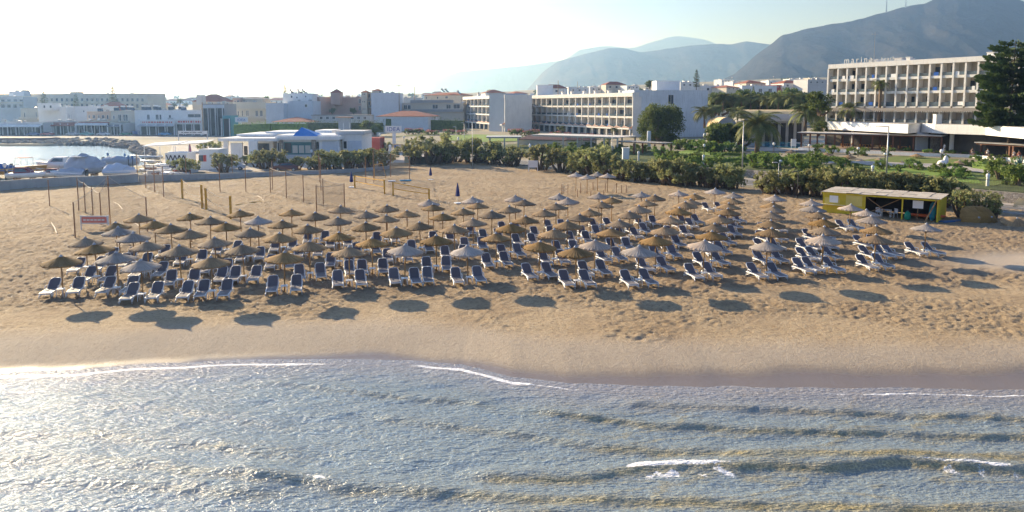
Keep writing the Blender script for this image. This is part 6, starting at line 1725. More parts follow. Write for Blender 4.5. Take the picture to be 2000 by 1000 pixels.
# beach goal frame, mats, crate
a, b = at(731, 352), at(753, 348)
root = empty('goal_frame', (a.x, a.y, 0), 0, 'yellow goal frame with netting before the driveway', 'goal')
d = b - a; hz2 = 2.3
m = MB(); m.tube([(0, 0, 0), (0, 0, hz2), (d.x * .6, d.y, hz2)], .06, 6); m.tube([(d.x, d.y + .5, 0), (d.x * .6, d.y, hz2)], .04, 6); m.build('frame', M['gold_post'], root)
m = MB(); m.add([(0, .1, 0), (d.x, d.y + .6, 0), (d.x * .6, d.y + .1, hz2), (0, .1, hz2)], [(0, 1, 2, 3)]); m.build('netting', M['net'], root, fix=False)
for lab, px, py, w, l, mt in [('light blue mat folded on the sand, left of the pair', 765, 354, 1.1, .8, 'b'), ('bright blue mat on the sand, right of the pair', 792, 353, 1.7, .9, None)]:
    p = at(px, py); m = MB(); m.box(-w / 2, w / 2, -l / 2, l / 2, .01, .12); o = m.build('beach_mat', wallm('b') if mt else pmat('bright_blue_mat', (.02, .22, .42), .1, 2, .6)); o.location = (p.x, p.y, 0); o.rotation_euler = (0, 0, .2); tag(o, lab, 'mat')
p = at(677, 415); root = empty('crate', (p.x, p.y, 0), .2, 'dark green crate behind the parasols', 'crate'); m = MB(); m.box(-.33, .33, -.25, .25, 0, .4); m.build('box', pmat('dark_green_plastic', (.01, .06, .05), .1, 2, .6), root); m = MB(); m.box(-.35, .35, -.27, .27, .403, .45); m.build('lid', M['dkmark'], root)
# play frame with poles in the small back group
kk = 0
for px, yt, yb in [(1097, 360, 379), (1109, 360, 381), (1100, 366, 378), (1134, 357, 377), (1158, 356, 370), (1182, 358, 374), (1204, 358, 376), (1214, 362, 377), (1223, 361, 376), (1128, 370, 385), (1154, 372, 384), (1179, 371, 382)]:
    b = at(px, yb); h = atD(px, yt, b.y).z; kk += 1
    o = place(pr0, False, (b.x, b.y, 0), 0, (.8, .8, h), '%s short stake from the left under the small back parasols' % ORD[kk], 'short stakes in the sand'); o['category'] = 'stake'
a, b = at(1097, 380), at(1109, 381)
root = empty('rope_frame', (a.x, a.y, 0), 0, 'little rope ladder frame among the stakes', 'play frame'); d = b - a
for q, z in enumerate((.5, .85, 1.2)):
    m = MB(); m.tube([(0, 0, z + .1), (d.x * .5, d.y * .5, z - .08), (d.x, d.y, z + .1)], .04, 5); m.build('rope_rung', M['rope'], root)
# ------------------------------------------------------------------ lamps
def globe_proto():
    root = empty('globe_lamp'); m = MB(); m.tube([(0, 0, 0), (0, 0, .86)], [.06, .05], 8); m.build('post', M['dkmark'], root)
    m = MB(); m.lathe([(0, .80)] + [(.2 * math.sin(math.pi * k / 8), .95 - .15 * math.cos(math.pi * k / 8)) for k in range(1, 8)] + [(0, 1.1)], 12); m.build('globe', M['white'], root, True); return root
def boll_proto():
    root = empty('bollard_lamp'); m = MB(); m.tube([(0, 0, 0), (0, 0, .8)], .16, 10); m.build('post', M['hotelwhite'], root)
    m = MB(); m.lathe([(.2, .8), (.2, .84), (.17, .86), (.22, .93), (.16, 1.02), (0, 1.06)], 12); m.build('globe', M['white'], root, True); return root
gp, bp = tree_of(globe_proto()), tree_of(boll_proto())
def lamps(t, items, what, group, cat, zf=gpt, ws=1.0):
    for i, (px, yt, yb) in enumerate(items):
        b = zf(px, yb); h = atD(px, yt, b.y).z - b.z
        o = place(t, i == 0, b, 0, (ws, ws, max(h, .8)), '%s %s' % (ORD[i + 1], what), group); o['category'] = cat
lamps(gp, [(1375, 263, 290), (1375, 283, 304), (1511, 280, 300), (1524, 314, 332), (1580, 283, 300), (1675.6, 289, 306), (1728, 300, 316), (1837.5, 294, 322)], 'globe lamp from the left in the hotel garden', 'white globe lamps in the garden', 'lamp', ws=1.3)
lamps(bp, [(1247, 296, 315), (1373.5, 303, 322), (1704, 324, 342), (1928.5, 340, 364)], 'white bollard lamp from the left on the road wall', 'bollard lamps along the wall', 'lamp', ws=1.1)
lamps(tree_of(globe_proto()), [(11, 321, 354), (139, 332, 348), (609, 294, 318), (663, 290, 318), (789, 267, 285), (742, 262, 285), (815, 297, 318), (829, 296, 318), (895, 270, 300), (1035, 283, 312), (1197, 288, 310), (1224, 289, 312), (625, 310, 334)], 'globe lamp from the left along the beach side', 'globe lamps along the beach side', 'lamp', lambda a, b: at(a, b), 1.2)
def street(label, px, yt, yb, r, arm, mat, zb=None):
    b = gpt(px, yb); h = atD(px, yt, b.y).z - b.z
    root = empty('street_lamp', b, 0, label, 'street lamp'); m = MB(); m.tube([(0, 0, -.2), (0, 0, h)], [r, r * .6], 8); m.build('pole', mat, root, True)
    m = MB(); m.tube([(0, 0, h - .03), (-arm, 0, h + .05)], r * .5, 6); m.build('arm', mat, root); m = MB(); m.box(-arm - .5, -arm + .1, -.12, .12, h, h + .1); m.build('lamp_head', mat, root)
street('tall grey lamp standing before the garden palms', 1449, 237, 352, .11, .5, M['steel'])
street('tall grey lamp with a side arm before the pergola', 1730, 247, 362, .12, 1.3, M['steel'])
street('slim pale pole beside the road gap', 1519, 318, 380, .06, .3, M['steel'])
street('black lamp post left of the yellow hut', 1557, 336, 388, .06, .15, M['black'])
street('thin grey lamp behind the left tamarisks', 923, 238, 330, .06, .3, M['steel'])
street('thin grey lamp left of the hotel lawn', 907, 240, 300, .06, .2, M['steel'])
street('thin grey lamp at the left of the hotel lawn', 891, 248, 300, .05, .2, M['steel'])
street('grey lamp above the pale shelter', 1195, 262, 312, .06, .2, M['steel'])
street('hazy lamp on the coast road, left', 137, 222, 262, .09, .8, M['steel'])
street('hazy lamp on the coast road, right', 197, 226, 262, .09, .8, M['steel'])
b = gpt(1267, 292); root = empty('round_pillar', b, 0, 'pale cylindrical pillar before the round tree', 'pillar'); m = MB(); m.lathe([(.42, -.2), (.42, 3.9), (.36, 4.0), (0, 4.0)], 14); m.build('shaft', wallm('b'), root, True); m = MB(); m.lathe([(.6, 0), (.6, .2), (.45, .2)], 14); m.build('plinth', M['concrete'], root)
b = gpt(1222, 311); root = empty('gate_pillar', b, 0, 'white gate pillar with a round niche before the shrubs', 'pillar'); m = MB(); m.box(-.6, .6, -.4, .4, 0, 2.0); m.build('shaft', M['whitewash'], root); m = MB(); m.box(-.7, .7, -.5, .5, 2.003, 2.15); m.build('cap', M['whitewash'], root)
# garden fence on the wall at the right
fa_, fb_ = gpt(1860, 352), gpt(1990, 372)
root = empty('iron_fence', (0, 0, 0), 0, 'thin dark iron railing on top of the stone wall', 'fence')
i0 = np.interp([45, 62], WLx, WLy)
A1 = Vector((46, float(np.interp(46, WLx, WLy)) + .0, 1.32)); B1 = Vector((64, float(np.interp(64, WLx, WLy)), 1.32))
m = MB(); L = (B1 - A1).length; n = int(L / .16)
for k in range(n):
    p = A1.lerp(B1, k / n); m.tube([p, p + Vector((0, 0, 1.25))], .012, 3, False)
m.build('bar', M['black'], root, fix=False); m = MB()
for z in (.1, 1.2): m.tube([A1 + Vector((0, 0, z)), B1 + Vector((0, 0, z))], .022, 4)
m.build('rail', M['black'], root)
# ------------------------------------------------------------------ garden parasols, furniture
for i, (px, py, D, s) in enumerate([(1546, 292, 134, 1.0), (1518, 303, 124, 1.1), (1616, 297, 130, 1.0), (1617.6, 307.5, 126, 1.0), (1618, 317, 122, 1.0), (1659, 301, 126, 1.05), (1681, 310, 121, 1.05), (1718, 307.5, 122, 1.0), (1762, 314, 116, 1.05), (1781, 324, 110, 1.1), (1791, 299, 124, 1.0), (1874, 312, 111, 1.1)]):
    p = atD(px, py, D); g = float(G(p.x, p.y)); hh = max(1.7, p.z - g)
    o = place(prot[(0, i % 3)], False, (p.x, p.y, p.z - 2.50 * s), i * .7, s, '%s golden garden parasol from the left behind the stone wall' % ORD[i + 1], 'garden parasols behind the stone wall')
wood = pmat('orange_pine_furniture', (.52, .22, .05), .15, 3, .5)
def tset(px, D, lab, k):
    x, y = xyD(px, D)
    root = empty('table', (x, y, 2.645), .3 * k, 'wooden table ' + lab, 'table', 'terrace tables under the pergola')
    m = MB(); m.box(-.45, .45, -.45, .45, .70, .75); m.build('table_top', wood, root)
    for a in (-1, 1):
        for b in (-1, 1):
            m = MB(); m.box(a * .38 - .04, a * .38 + .04, b * .38 - .04, b * .38 + .04, 0, .699); m.build('leg', wood, root)
    for j, (dx, dy, rz, w) in enumerate(((-.85, 0, math.pi / 2, 'left'), (.85, 0, -math.pi / 2, 'right'))):
        r2 = empty('chair', (x + dx, y + dy, 2.645), rz, 'wooden chair %s of the table %s' % (w, lab), 'chair', 'terrace chairs under the pergola'); b_chair(r2, wood)
for k, (px, D, lab) in enumerate([(1657, 145, 'near the second pergola bay'), (1694, 142, 'left of the tall lamp pole'), (1734, 138, 'right of the tall lamp pole'), (1770, 135.5, 'at the right end of the pergola')]): tset(px, D, lab, k)
for i, (px, py) in enumerate([(1560, 309), (1543, 312)]): pass
b = gpt(1552, 318); o = place(loun, False, (b.x, b.y, b.z), .8, 1.0, 'white lounger on the lawn behind the stone wall'); 
b = gpt(1843, 322)
root = empty('garden_statue', b, .4, 'white rounded stone figure beside the garden path', 'statue'); m = MB(); m.lathe([(.5, 0), (.75, .25), (.6, .6), (.2, .75), (0, .78)], 10, (-.35, 0, 0)); m.lathe([(.3, .2), (.42, .7), (.3, 1.2), (.1, 1.45), (0, 1.5)], 10, (.45, 0, 0)); m.build('stone', M['whitewash'], root, True)
# ------------------------------------------------------------------ people
def person(label, loc, rz, pose, shirt, legs, skin=(.42, .26, .18), hair=(.04, .03, .02)):
    root = empty('person', loc, rz, label, 'person')
    me = bpy.data.meshes.new('body')
    if pose == 'stand':
        V_ = {'pel': (0, 0, .95), 'ch': (0, 0, 1.25), 'nk': (0, 0, 1.48), 'hd': (0, -.02, 1.60), 'ht': (0, 0, 1.72), 'ls': (-.18, 0, 1.40), 'le': (-.25, .02, 1.12), 'lh': (-.22, -.12, .90), 'rs': (.18, 0, 1.40), 're': (.26, .0, 1.14), 'rh': (.20, -.20, 1.02), 'lk': (-.11, 0, .50), 'lf': (-.12, .02, .08), 'lt': (-.12, -.14, .04), 'rk': (.12, -.05, .50), 'rf': (.13, .03, .08), 'rt': (.13, -.13, .04)}
    else:
        V_ = {'pel': (0, 0, .52), 'ch': (0, .03, .85), 'nk': (0, .02, 1.08), 'hd': (0, -.01, 1.20), 'ht': (0, 0, 1.31), 'ls': (-.18, .02, 1.0), 'le': (-.25, -.08, .76), 'lh': (-.16, -.32, .76), 'rs': (.18, .02, 1.0), 're': (.25, -.08, .76), 'rh': (.14, -.32, .76), 'lk': (-.12, -.42, .52), 'lf': (-.12, -.42, .10), 'lt': (-.12, -.56, .05), 'rk': (.12, -.42, .52), 'rf': (.12, -.42, .10), 'rt': (.12, -.56, .05)}
    rad = dict(pel=.15, ch=.15, nk=.06, hd=.095, ht=.08, ls=.07, le=.045, lh=.035, rs=.07, re=.045, rh=.035, lk=.075, lf=.045, lt=.035, rk=.075, rf=.045, rt=.035)
    E_ = [('pel', 'ch'), ('ch', 'nk'), ('nk', 'hd'), ('hd', 'ht'), ('ch', 'ls'), ('ls', 'le'), ('le', 'lh'), ('ch', 'rs'), ('rs', 're'), ('re', 'rh'), ('pel', 'lk'), ('lk', 'lf'), ('lf', 'lt'), ('pel', 'rk'), ('rk', 'rf'), ('rf', 'rt')]
    ks = list(V_); me.from_pydata([V_[k] for k in ks], [(ks.index(a), ks.index(b)) for a, b in E_], [])
    o = bpy.data.objects.new('body', me); COL.objects.link(o)
    o.modifiers.new('skin', 'SKIN'); o.modifiers.new('sub', 'SUBSURF').render_levels = 1
    sv_ = me.skin_vertices[0].data
    for i, k in enumerate(ks): sv_[i].radius = (rad[k], rad[k])
    sv_[0].use_root = True
    dg = bpy.context.evaluated_depsgraph_get(); me2 = bpy.data.meshes.new_from_object(o.evaluated_get(dg)); bpy.data.objects.remove(o)
    o = bpy.data.objects.new('body', me2); COL.objects.link(o); o.parent = root
    t = NT('person_skin'); t.b.inputs['Base Color'].default_value = (*skin, 1); sk = t.mat
    def plain(nm, c):
        t = NT(nm); t.b.inputs['Base Color'].default_value = (*c, 1); t.b.inputs['Roughness'].default_value = .8; return t.mat
    me2.materials.clear(); me2.materials.append(sk)
    hz_ = V_['hd'][2]
    m = MB(); m.lathe([(.17, V_['pel'][2] - .08), (.185, V_['pel'][2] + .05), (.17, V_['ch'][2] - .08), (.20, V_['ch'][2] + .06), (.13, V_['nk'][2] - .07), (.07, V_['nk'][2] - .02)], 12); m.build('shirt', plain('shirt_cloth', shirt), root, True)
    m = MB()
    for s in ('l', 'r'):
        m.tube([Vector(V_['pel']) + Vector((-.07 if s == 'l' else .07, 0, 0)), V_[s + 'k'], Vector(V_[s + 'f']) + Vector((0, 0, .12))], [.13, .10, .075], 8)
    m.build('trousers', plain('trouser_cloth', legs), root, True)
    m = MB(); m.lathe([(.105, hz_ + .0), (.118, hz_ + .06), (.10, hz_ + .13), (.05, hz_ + .175), (0, hz_ + .185)], 10, (0, .02, 0)); m.build('hair', plain('dark_hair', hair), root, True)
x, y = xyD(1849, 128.5)
person('person in white clothes standing by the stone wall of the restaurant', (x, y, 2.64), .2, 'stand', (.75, .75, .78), (.72, .72, .75))
for i, (px, D, lab, c1) in enumerate([(1935, 119, 'person in a white shirt sitting left on the right-edge terrace', (.7, .7, .7)), (1987, 114.5, 'person in a white shirt by the terrace edge', (.7, .68, .66)), (1997, 113.5, 'person in a red top sitting at the far right of the terrace', (.4, .08, .06)), (1905, 121, 'person with a white cap sitting beside the brown terrace post', (.10, .08, .08))]):
    x, y = xyD(px, D)
    r2 = empty('chair', (x, y + .05, 2.64), 0, 'dark chair under the ' + lab.replace('the right-edge terrace', 'the terrace').replace('at the far right of', 'far right on'), 'chair', 'occupied terrace chairs'); b_chair(r2, M['brown'])
    person(lab, (x, y, 2.64), 0, 'sit', c1, (.08, .08, .12))
# ------------------------------------------------------------------ cars
def car(root_label, p, rz, col, group=None, L=4.2, first={}):
    root = empty('parked_car', p, rz, root_label, 'car', group)
    key = tuple(col)
    if key not in first:
        t = NT('car_paint'); t.b.inputs['Base Color'].default_value = (*col, 1); t.b.inputs['Roughness'].default_value = .3; t.b.inputs['Coat Weight'].default_value = .6; first[key] = t.mat
    prof = [(-2.1, .30), (-2.15, .62), (-2.0, .86), (-1.25, .95), (-.55, 1.38), (.75, 1.42), (1.55, 1.02), (2.0, .92), (2.12, .6), (2.08, .30)]
    secs = [(-.86, 1.0), (-.80, 1.0), (.80, 1.0), (.86, 1.0)]
    m = MB(); n = len(prof)
    vs_ = []
    for s in (-1, 1):
        for x, z in prof: vs_.append((x, s * (.86 if z < .98 else .66), z))
    m.add(vs_, [tuple(range(n)), tuple(range(2 * n - 1, n - 1, -1))] + [(i, i + 1, n + i + 1, n + i) for i in range(n - 1)] + [(n - 1, 0, n, 2 * n - 1)])
    m.build('body', first[key], root)
    for s in (-1, 1):
        m = MB(); m.add([(-1.05, s * .845, .99), (-.5, s * .685, 1.33), (.72, s * .685, 1.36), (1.3, s * .835, 1.02)], [(0, 1, 2, 3)]); m.build('side_window', M['glass'], root, fix=False)
        for x in (-1.3, 1.3):
            m = MB(); m.tube([(x, s * .72, .32), (x, s * .90, .32)], .33, 14); w = m.build('wheel', M['black'], root); m = MB(); m.tube([(x, s * .90, .32), (x, s * .915, .32)], .18, 10); m.build('rim', M['steel'], w)
        m = MB(); m.box(-2.17, -2.08, s * .62 - .15, s * .62 + .15, .62, .76); m.build('headlight', M['white'], root)
    m = MB(); m.add([(-1.22, -.72, .985), (-1.22, .72, .985), (-.58, .62, 1.37), (-.58, -.62, 1.37)], [(0, 1, 2, 3)]); o = m.build('windscreen', M['glass'], root, fix=False); o.location = (-.02, 0, .012)
    m = MB(); m.add([(1.5, -.70, 1.05), (1.5, .70, 1.05), (.80, .62, 1.41), (.80, -.62, 1.41)], [(0, 1, 2, 3)]); o = m.build('rear_window', M['glass'], root, fix=False); o.location = (.02, 0, .012)
    return root
CARS = [(66, 256.0, (.05, .08, .25), 0, 'small dark blue car on the coast road'), (93, 257.5, (.45, .06, .05), 0, 'small red car on the coast road'), (142, 258.0, (.62, .62, .63), 0, 'silver car between the red and the teal car'), (170, 258.5, (.10, .38, .36), 3.14, 'teal car on the coast road'), (202, 259.0, (.75, .75, .78), 0, 'white car between the teal and the green car'), (246, 260.0, (.02, .20, .12), 0, 'dark green car beside the blue bin'), (322, 261.5, (.06, .28, .55), 0, 'light blue car under the shop awning'), (419, 253, (.40, .10, .09), 0, 'dark red car behind the white hatchback'), (433, 256, (.75, .75, .76), 3.14, 'white hatchback before the turquoise shop')]
for px, py, c, rz, lab in CARS:
    p = at(px, 265.2 if px < 350 else py + 7); car(lab, (p.x, p.y, .05), rz + .06, c, 'cars along the coast road')
p = at(620, 331); car('white car parked between tamarisks at the beach club', (p.x, p.y, .02), 3.3, (.72, .73, .72))
p = at(560, 334); car('dark red car mostly hidden by a tamarisk at the club', (p.x, p.y, .02), .1, (.12, .03, .03))
for i, (px, py) in enumerate([(455, 332), (735, 312)]):
    p = at(px, py); car(['pale car at the left end of the club wall', 'silver car behind the tall ball net'][i], (p.x, p.y, .02), .2, (.6, .6, .62))
def skip(label, px, py, w, d, h, mat):
    p = gpt(px, py); root = empty('rubbish_container', p, .1, label, 'container'); m = MB()
    m.add([(-w / 2 * .85, -d / 2 * .85, .15), (w / 2 * .85, -d / 2 * .85, .15), (w / 2 * .85, d / 2 * .85, .15), (-w / 2 * .85, d / 2 * .85, .15), (-w / 2, -d / 2, h), (w / 2, -d / 2, h), (w / 2, d / 2, h), (-w / 2, d / 2, h)], [(3, 2, 1, 0), (4, 5, 6, 7), (0, 1, 5, 4), (1, 2, 6, 5), (2, 3, 7, 6), (3, 0, 4, 7)]); m.build('bin_body', mat, root)
    m = MB(); m.box(-w / 2 - .03, w / 2 + .03, -d / 2 - .03, d / 2 + .03, h + .003, h + .12); m.build('lid', mat, root)
bb = pmat('blue_container_paint', (.03, .10, .32), .15, 2, .6)
skip('blue rubbish container on the coast road', 266, 263, 2.4, 1.4, 1.3, bb); skip('small blue bin at the foot of the totem sign', 774, 297, .9, .8, 1.5, bb)
p = at(762, 300); root = empty('fuel_pump', (p.x, p.y, 0), .2, 'small white round-headed machine left of the totem sign', 'machine'); m = MB(); m.box(-.3, .3, -.25, .25, 0, 1.5); m.build('cabinet', M['white'], root); m = MB(); m.lathe([(.3, 1.5), (.35, 1.8), (.2, 2.05), (0, 2.1)], 10); m.build('head', M['white'], root, True)
# turquoise screens and white door frame at the driveway
a, b = at(790, 318), at(808, 319)
root = empty('windbreak', (a.x, a.y, 0), .05, 'pale turquoise windbreak beside the driveway', 'windbreak'); L = (b - a).length
m = MB(); m.box(0, L, 0, .06, 0, 1.7); m.build('panel', pmat('faded_turquoise_panel', (.18, .42, .45), .15, .8, .8), root)
m = MB(); m.box(L + .1, L + .25, 0, .12, 0, 2.2); m.tube([(L + .3, 0, 2.0), (L + .9, -.6, 0)], .04, 4); m.build('post', M['white'], root)
a, b = at(813, 322), at(878, 319)
root = empty('board_fence', (a.x, a.y, 0), math.atan2(b.y - a.y, b.x - a.x), 'grey-brown board fence under the leftmost tamarisks', 'fence'); L = (b - a).length
m = MB()
x = 0
while x < L: m.box(x, x + .9, 0, .05, 0, 1.5); x += .93
m.build('panel', pmat('dark_fence_boards', (.10, .09, .07), .3, 1, .9), root); m = MB(); m.box(0, L, .055, .1, 1.2, 1.3); m.build('rail', M['wood'], root)
# ------------------------------------------------------------------ boats on land
def boatmesh(L, W, Hh, sheer=.25):
    n = 11; k = 7; P_ = []
    for i in range(n):
        t = i / (n - 1); w = W / 2 * min(1, (1 - t ** 2.6) ** .55 + .02) * (.88 + .12 * min(1, t * 4)); top = Hh * (1 + sheer * t * t); kel = Hh * (.0 + .35 * max(0, t - .7) / .3)
        x = -L / 2 + L * t
        for j in range(k):
            a = math.pi * j / (k - 1); P_.append((x + .12 * L * max(0, t - .8) * (1 - math.sin(a)) * 2, -w * math.cos(a) * (1 if j not in (0, k - 1) else 1), top - (top - kel) * math.sin(a) ** .8))
    f = [(i * k + j, i * k + j + 1, (i + 1) * k + j + 1, (i + 1) * k + j) for i in range(n - 1) for j in range(k - 1)]
    f += [(i * k, (i + 1) * k, (i + 1) * k + k - 1, i * k + k - 1) for i in range(n - 1)] + [tuple(range(k))[::-1]]
    return P_, f
def boat(label, px, py, L, W, Hh, rz, hull, kind, cover=None, ch=.8):
    p = at(px, py)
    root = empty('boat', (p.x, p.y, 0), rz, label, 'boat', 'boats laid up behind the harbour wall')
    m = MB(); m.box(-L * .28, -L * .22, -W * .4, W * .4, 0, .62); m.box(L * .14, L * .2, -W * .3, W * .3, 0, .62); m.build('cradle', M['wood'], root)
    m = MB(); v, f = boatmesh(L, W, Hh); m.add([(a, b, c + .45) for a, b, c in v], f); m.build('hull', hull, root, True)
    zt = Hh + .46
    m = MB(); m.box(-L / 2 - .32, -L / 2 - .02, -.2, .2, zt - .5, zt + .45); m.tube([(-L / 2 - .2, 0, zt - .5), (-L / 2 - .25, 0, zt - 1.1)], .07, 6); m.build('outboard_motor', M['dkmark'], root)
    m = MB(); m.tube([(L * .18, -W * .36, zt), (L * .2, -W * .34, zt + .45), (L * .46, 0, zt + .7), (L * .2, W * .34, zt + .45), (L * .18, W * .36, zt)], .03, 5); m.build('bow_rail', M['steel'], root)
    if kind == 'cover':
        m = MB(); n = 9; k = 7; P_ = []
        for i in range(n):
            t = i / (n - 1); x = -L / 2 + L * t * .98; w = W / 2 * 1.04 * min(1, (1 - t ** 2.6) ** .55 + .05); rdg = ch * (.55 + .6 * math.sin(math.pi * min(1, t * 1.1 + .05))) * (1 + .12 * math.sin(i * 2.3))
            for j in range(k):
                u = -1 + 2 * j / (k - 1); P_.append((x, w * u, zt + rdg * (1 - abs(u) ** 1.05) - (.28 if abs(u) > .9 else 0)))
        m.add(P_, [(i * k + j, i * k + j + 1, (i + 1) * k + j + 1, (i + 1) * k + j) for i in range(n - 1) for j in range(k - 1)] + [tuple(range(k))[::-1]]); m.build('tarpaulin', cover, root, False, fix=False)
    elif kind == 'cabin':
        m = MB(); m.add([(-L * .28, -W * .36, zt), (-L * .28, W * .36, zt), (L * .22, W * .30, zt), (L * .22, -W * .30, zt), (-L * .26, -W * .30, zt + ch), (-L * .26, W * .30, zt + ch), (L * .02, W * .26, zt + ch), (L * .02, -W * .26, zt + ch)], [(0, 3, 7, 4), (1, 5, 6, 2), (0, 4, 5, 1), (3, 2, 6, 7), (4, 7, 6, 5)]); c = m.build('cabin', cover, root)
        for s in (-1, 1):
            m = MB(); m.add([(-L * .24, s * (W * .345 + .015), zt + ch * .25), (L * .10, s * (W * .32 + .015), zt + ch * .25), (L * .0, s * (W * .28 + .02), zt + ch * .8), (-L * .24, s * (W * .31 + .02), zt + ch * .8)], [(0, 1, 2, 3)]); m.build('window', M['glass'], c, fix=False)
        m = MB(); m.tube([(-L * .45, -W * .3, zt), (-L * .40, -W * .3, zt + 1.2), (-L * .40, W * .3, zt + 1.2), (-L * .45, W * .3, zt)], .03, 5); m.build('arch_rail', M['steel'], root)
    if ch > 1.0 or kind == 'open':
        m = MB(); m.box(-L * .35, L * .05, -W * .42, W * .42, zt + 1.35, zt + 1.42); m.build('bimini', cover, root)
        m = MB()
        for a in (-.34, .04):
            for s in (-1, 1): m.tube([(L * a, s * W * .4, zt), (L * a, s * W * .4, zt + 1.35)], .025, 4)
        m.build('bimini_frame', M['steel'], root)
tarp = pmat('grey_blue_tarpaulin', (.38, .43, .52), .15, .8, .8, bump=.08); maroon = pmat('maroon_canvas', (.22, .05, .07), .15, 1, .8); blue = pmat('blue_boat_cover', (.05, .13, .35), .12, 1, .8); wh = pmat('white_gelcoat', (.78, .78, .80), .04, 1, .35); ora = pmat('varnished_orange_hull', (.50, .26, .05), .15, 1, .4)
boat('blue-covered boat at the left edge of the boat yard', 8, 347, 5.0, 2.1, .9, .1, ora, 'cover', blue, .7)
boat('wooden boat with a maroon cover and thin canopy', 58, 341, 5.2, 2.0, .9, .05, ora, 'open', maroon)
boat('white cabin boat with maroon windows by the wall', 52, 354, 5.0, 1.9, .75, .12, wh, 'cabin', maroon, .9)
boat('white motor yacht with a raised cabin', 112, 337, 6.2, 2.3, 1.15, math.pi, wh, 'cabin', wh, 1.0)
boat('biggest boat, shrouded in a tall grey-blue tarpaulin', 172, 345, 6.0, 2.6, 1.3, 0, tarp, 'cover', tarp, 1.6)
boat('low boat under a grey tarpaulin beside the big one', 135, 353, 5.0, 1.9, .8, math.pi, wh, 'cover', tarp, .6)
boat('grey-hulled covered boat with two dark masts', 238, 331, 6.0, 2.2, 1.3, 0, tarp, 'cover', tarp, .5)
boat('small boat under a peaked white-blue tarpaulin', 236, 349, 4.6, 2.0, .8, 0, wh, 'cover', pmat('pale_blue_tarpaulin', (.50, .58, .70), .12, .8, .8, bump=.08), 1.0)
boat('slim white boat behind the low grey tarpaulin', 98, 352, 4.4, 1.6, .7, math.pi, wh, 'cabin', maroon, .6)
# boat club yard: hulls, racks, kiosk, container
hb = tree_of((lambda r: r)((lambda: (lambda root: (lambda m: (m.add(*boatmesh(4.2, 1.4, .45)), m.build('hull', wh, root, True), root)[2])(MB()))(empty('dinghy')))()))
root = hb[0]; m = MB(); m.tube([(.4, 0, .5), (.4, 0, 1.3)], .03, 5); m.build('mast_stub', M['steel'], root); m = MB(); m.box(-.9, -.8, -.6, .6, .42, .48); m.build('thwart', M['wood'], root); hb = tree_of(root)
rr = random.Random(31)
for k, (px, py) in enumerate([(288, 318), (300, 327), (316, 333), (332, 337), (297, 336), (352, 334), (300, 309), (276, 309), (345, 343), (310, 344), (330, 326), (372, 300), (345, 300)]):
    p = at(px, py); o = place(hb, k == 0, (p.x, p.y, .05), rr.uniform(-.5, .5) + (math.pi if rr.random() < .5 else 0), rr.uniform(.8, 1.1), '%s white dinghy from the gate in the crowded boat club yard' % ORD[k + 1], 'white dinghies in the boat club yard'); o['category'] = 'dinghy'
rcol = [(.5, .52, .55), (.3, .12, .08), (.1, .1, .14), (.6, .6, .6)]
for k in range(16):
    p = at(rr.uniform(290, 385), rr.uniform(322, 345)); c = rr.choice(rcol); sz = rr.uniform(.4, .9)
    root = empty('gear_box', (p.x, p.y, 0), rr.uniform(0, 3), '%s box of gear from the front of the boat club yard' % ORD[k + 1], 'box', 'boxes of gear in the boat club yard')
    m = MB(); m.box(-sz, sz, -sz * .6, sz * .6, 0, sz); m.build('box', pmat('gear_paint', c, .2, 2, .7), root); m = MB(); m.box(-sz * 1.05, sz * 1.05, -sz * .65, sz * .65, sz + .003, sz + .08); m.build('lid', M['awn_grey'], root)
for i, (x0, x1, y0, D, lab) in enumerate([(277, 345, 285, 132, 'left long white flat canopy over the boat club yard'), (335, 400, 282, 140, 'right white flat canopy over the boat club yard')]):
    a, b = atD(x0, y0, D), atD(x1, y0, D)
    root = empty('canopy', (a.x, D, 0), 0, lab, 'canopy'); w = b.x - a.x
    m = MB(); m.add([(0, 0, a.z - .15), (w, 0, a.z + .25), (w, 5, a.z + .6), (0, 5, a.z + .2), (0, 0, a.z - .02), (w, 0, a.z + .4), (w, 5, a.z + .75), (0, 5, a.z + .35)], [(3, 2, 1, 0), (4, 5, 6, 7), (0, 1, 5, 4), (1, 2, 6, 5), (2, 3, 7, 6), (3, 0, 4, 7)]); m.build('roof', M['whitewash'], root)
    for q in (.05, .5, .95):
        m = MB(); m.tube([(w * q, .2, 0), (w * q, .2, a.z - .1)], .06, 6); m.build('post', M['white'], root)
house('kiosk', (318, 128, 361, 128), 300, 3.5, 'w', 'white kiosk with a dark zigzag pattern', 'kiosk', par=.1)
kz = [o for o in bpy.data.objects if o.parent is None and o.get('label') == 'white kiosk with a dark zigzag pattern'][0]
m = MB(); a = atD(321, 303, 127.9); b = atD(359, 314, 127.9); w = b.x - a.x
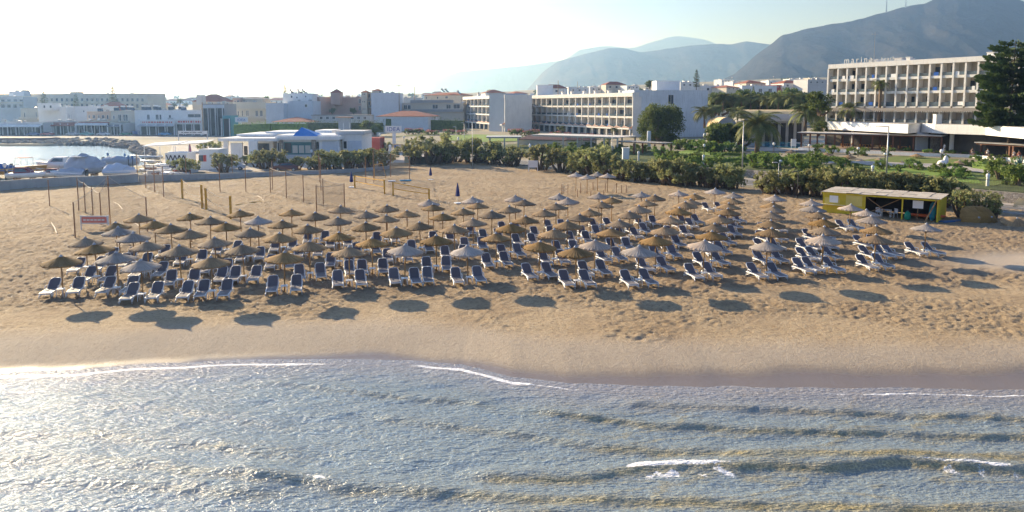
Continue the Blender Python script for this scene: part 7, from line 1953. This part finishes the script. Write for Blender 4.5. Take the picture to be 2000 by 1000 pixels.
for k in range(9):
    x0 = w * k / 9 + .2; x1 = w * (k + 1) / 9 + .2; z0, z1 = (b.z, a.z) if k % 2 else (a.z, b.z)
    m.add([(x0 - .1, -.02, z0), (x0 + .12, -.02, z0), (x1 + .12, -.02, z1), (x1 - .1, -.02, z1)], [(0, 1, 2, 3)])
m.build('zigzag', M['dkmark'], kz, fix=False)
house('container', (385, 124, 423, 124), 292, 4, 'w', 'white container building with a red poster', 'container building', par=.05)
kz = [o for o in bpy.data.objects if o.parent is None and o.get('label') == 'white container building with a red poster'][0]
fcq = Face(385, 124, 423, 124); u0, z1 = fcq.uv(397, 303); u1, z0 = fcq.uv(403.5, 315.5); m = MB(); m.box(u0, u1, -.05, -.004, z0, z1); m.build('poster', M['redpaint'], kz); u0, _ = fcq.uv(388, 303); u1, _ = fcq.uv(396.5, 303); m = MB(); m.box(u0, u1, -.05, -.004, z0, z1); m.build('window', M['glass'], kz)
house('container', (338, 117, 366, 117), 322, 3, 'b', 'low pale storage box at the front of the boat yard', 'container', par=.05)
p = at(372, 316); root = empty('flag', (p.x, p.y, 0), .3, 'furled red and blue flag left of the white container', 'flag'); m = MB(); m.tube([(0, 0, 0), (0, 0, 3.8)], .04, 6); m.build('pole', M['white'], root); m = MB(); m.lathe([(.05, 1.4), (.3, 1.9), (.22, 2.8), (.05, 3.6), (0, 3.65)], 8); m.build('cloth', pmat('red_blue_flag', (.35, .06, .08), .1, 1, .8, c2=(.03, .05, .22)), root)
for i, (px, yt, yb) in enumerate([(212, 298, 312), (245, 299, 314), (252, 303, 318), (260, 303, 320)]):
    p = at(px, yb + 15); h = atD(px, yt, p.y).z
    root = empty('boat_mast', (p.x, p.y, 0), 0, '%s dark mast from the left rising behind the covered boats' % ORD[i + 1], 'mast', 'dark masts behind the covered boats'); m = MB(); m.tube([(0, 0, 0), (0, 0, h)], [.14, .04], 6); m.build('mast', M['dkmark'], root); m = MB(); m.lathe([(.06, h), (.2, h - .35), (.06, h - .7)], 8); m.build('wrapped_sail', blue, root)
p = at(312, 277)
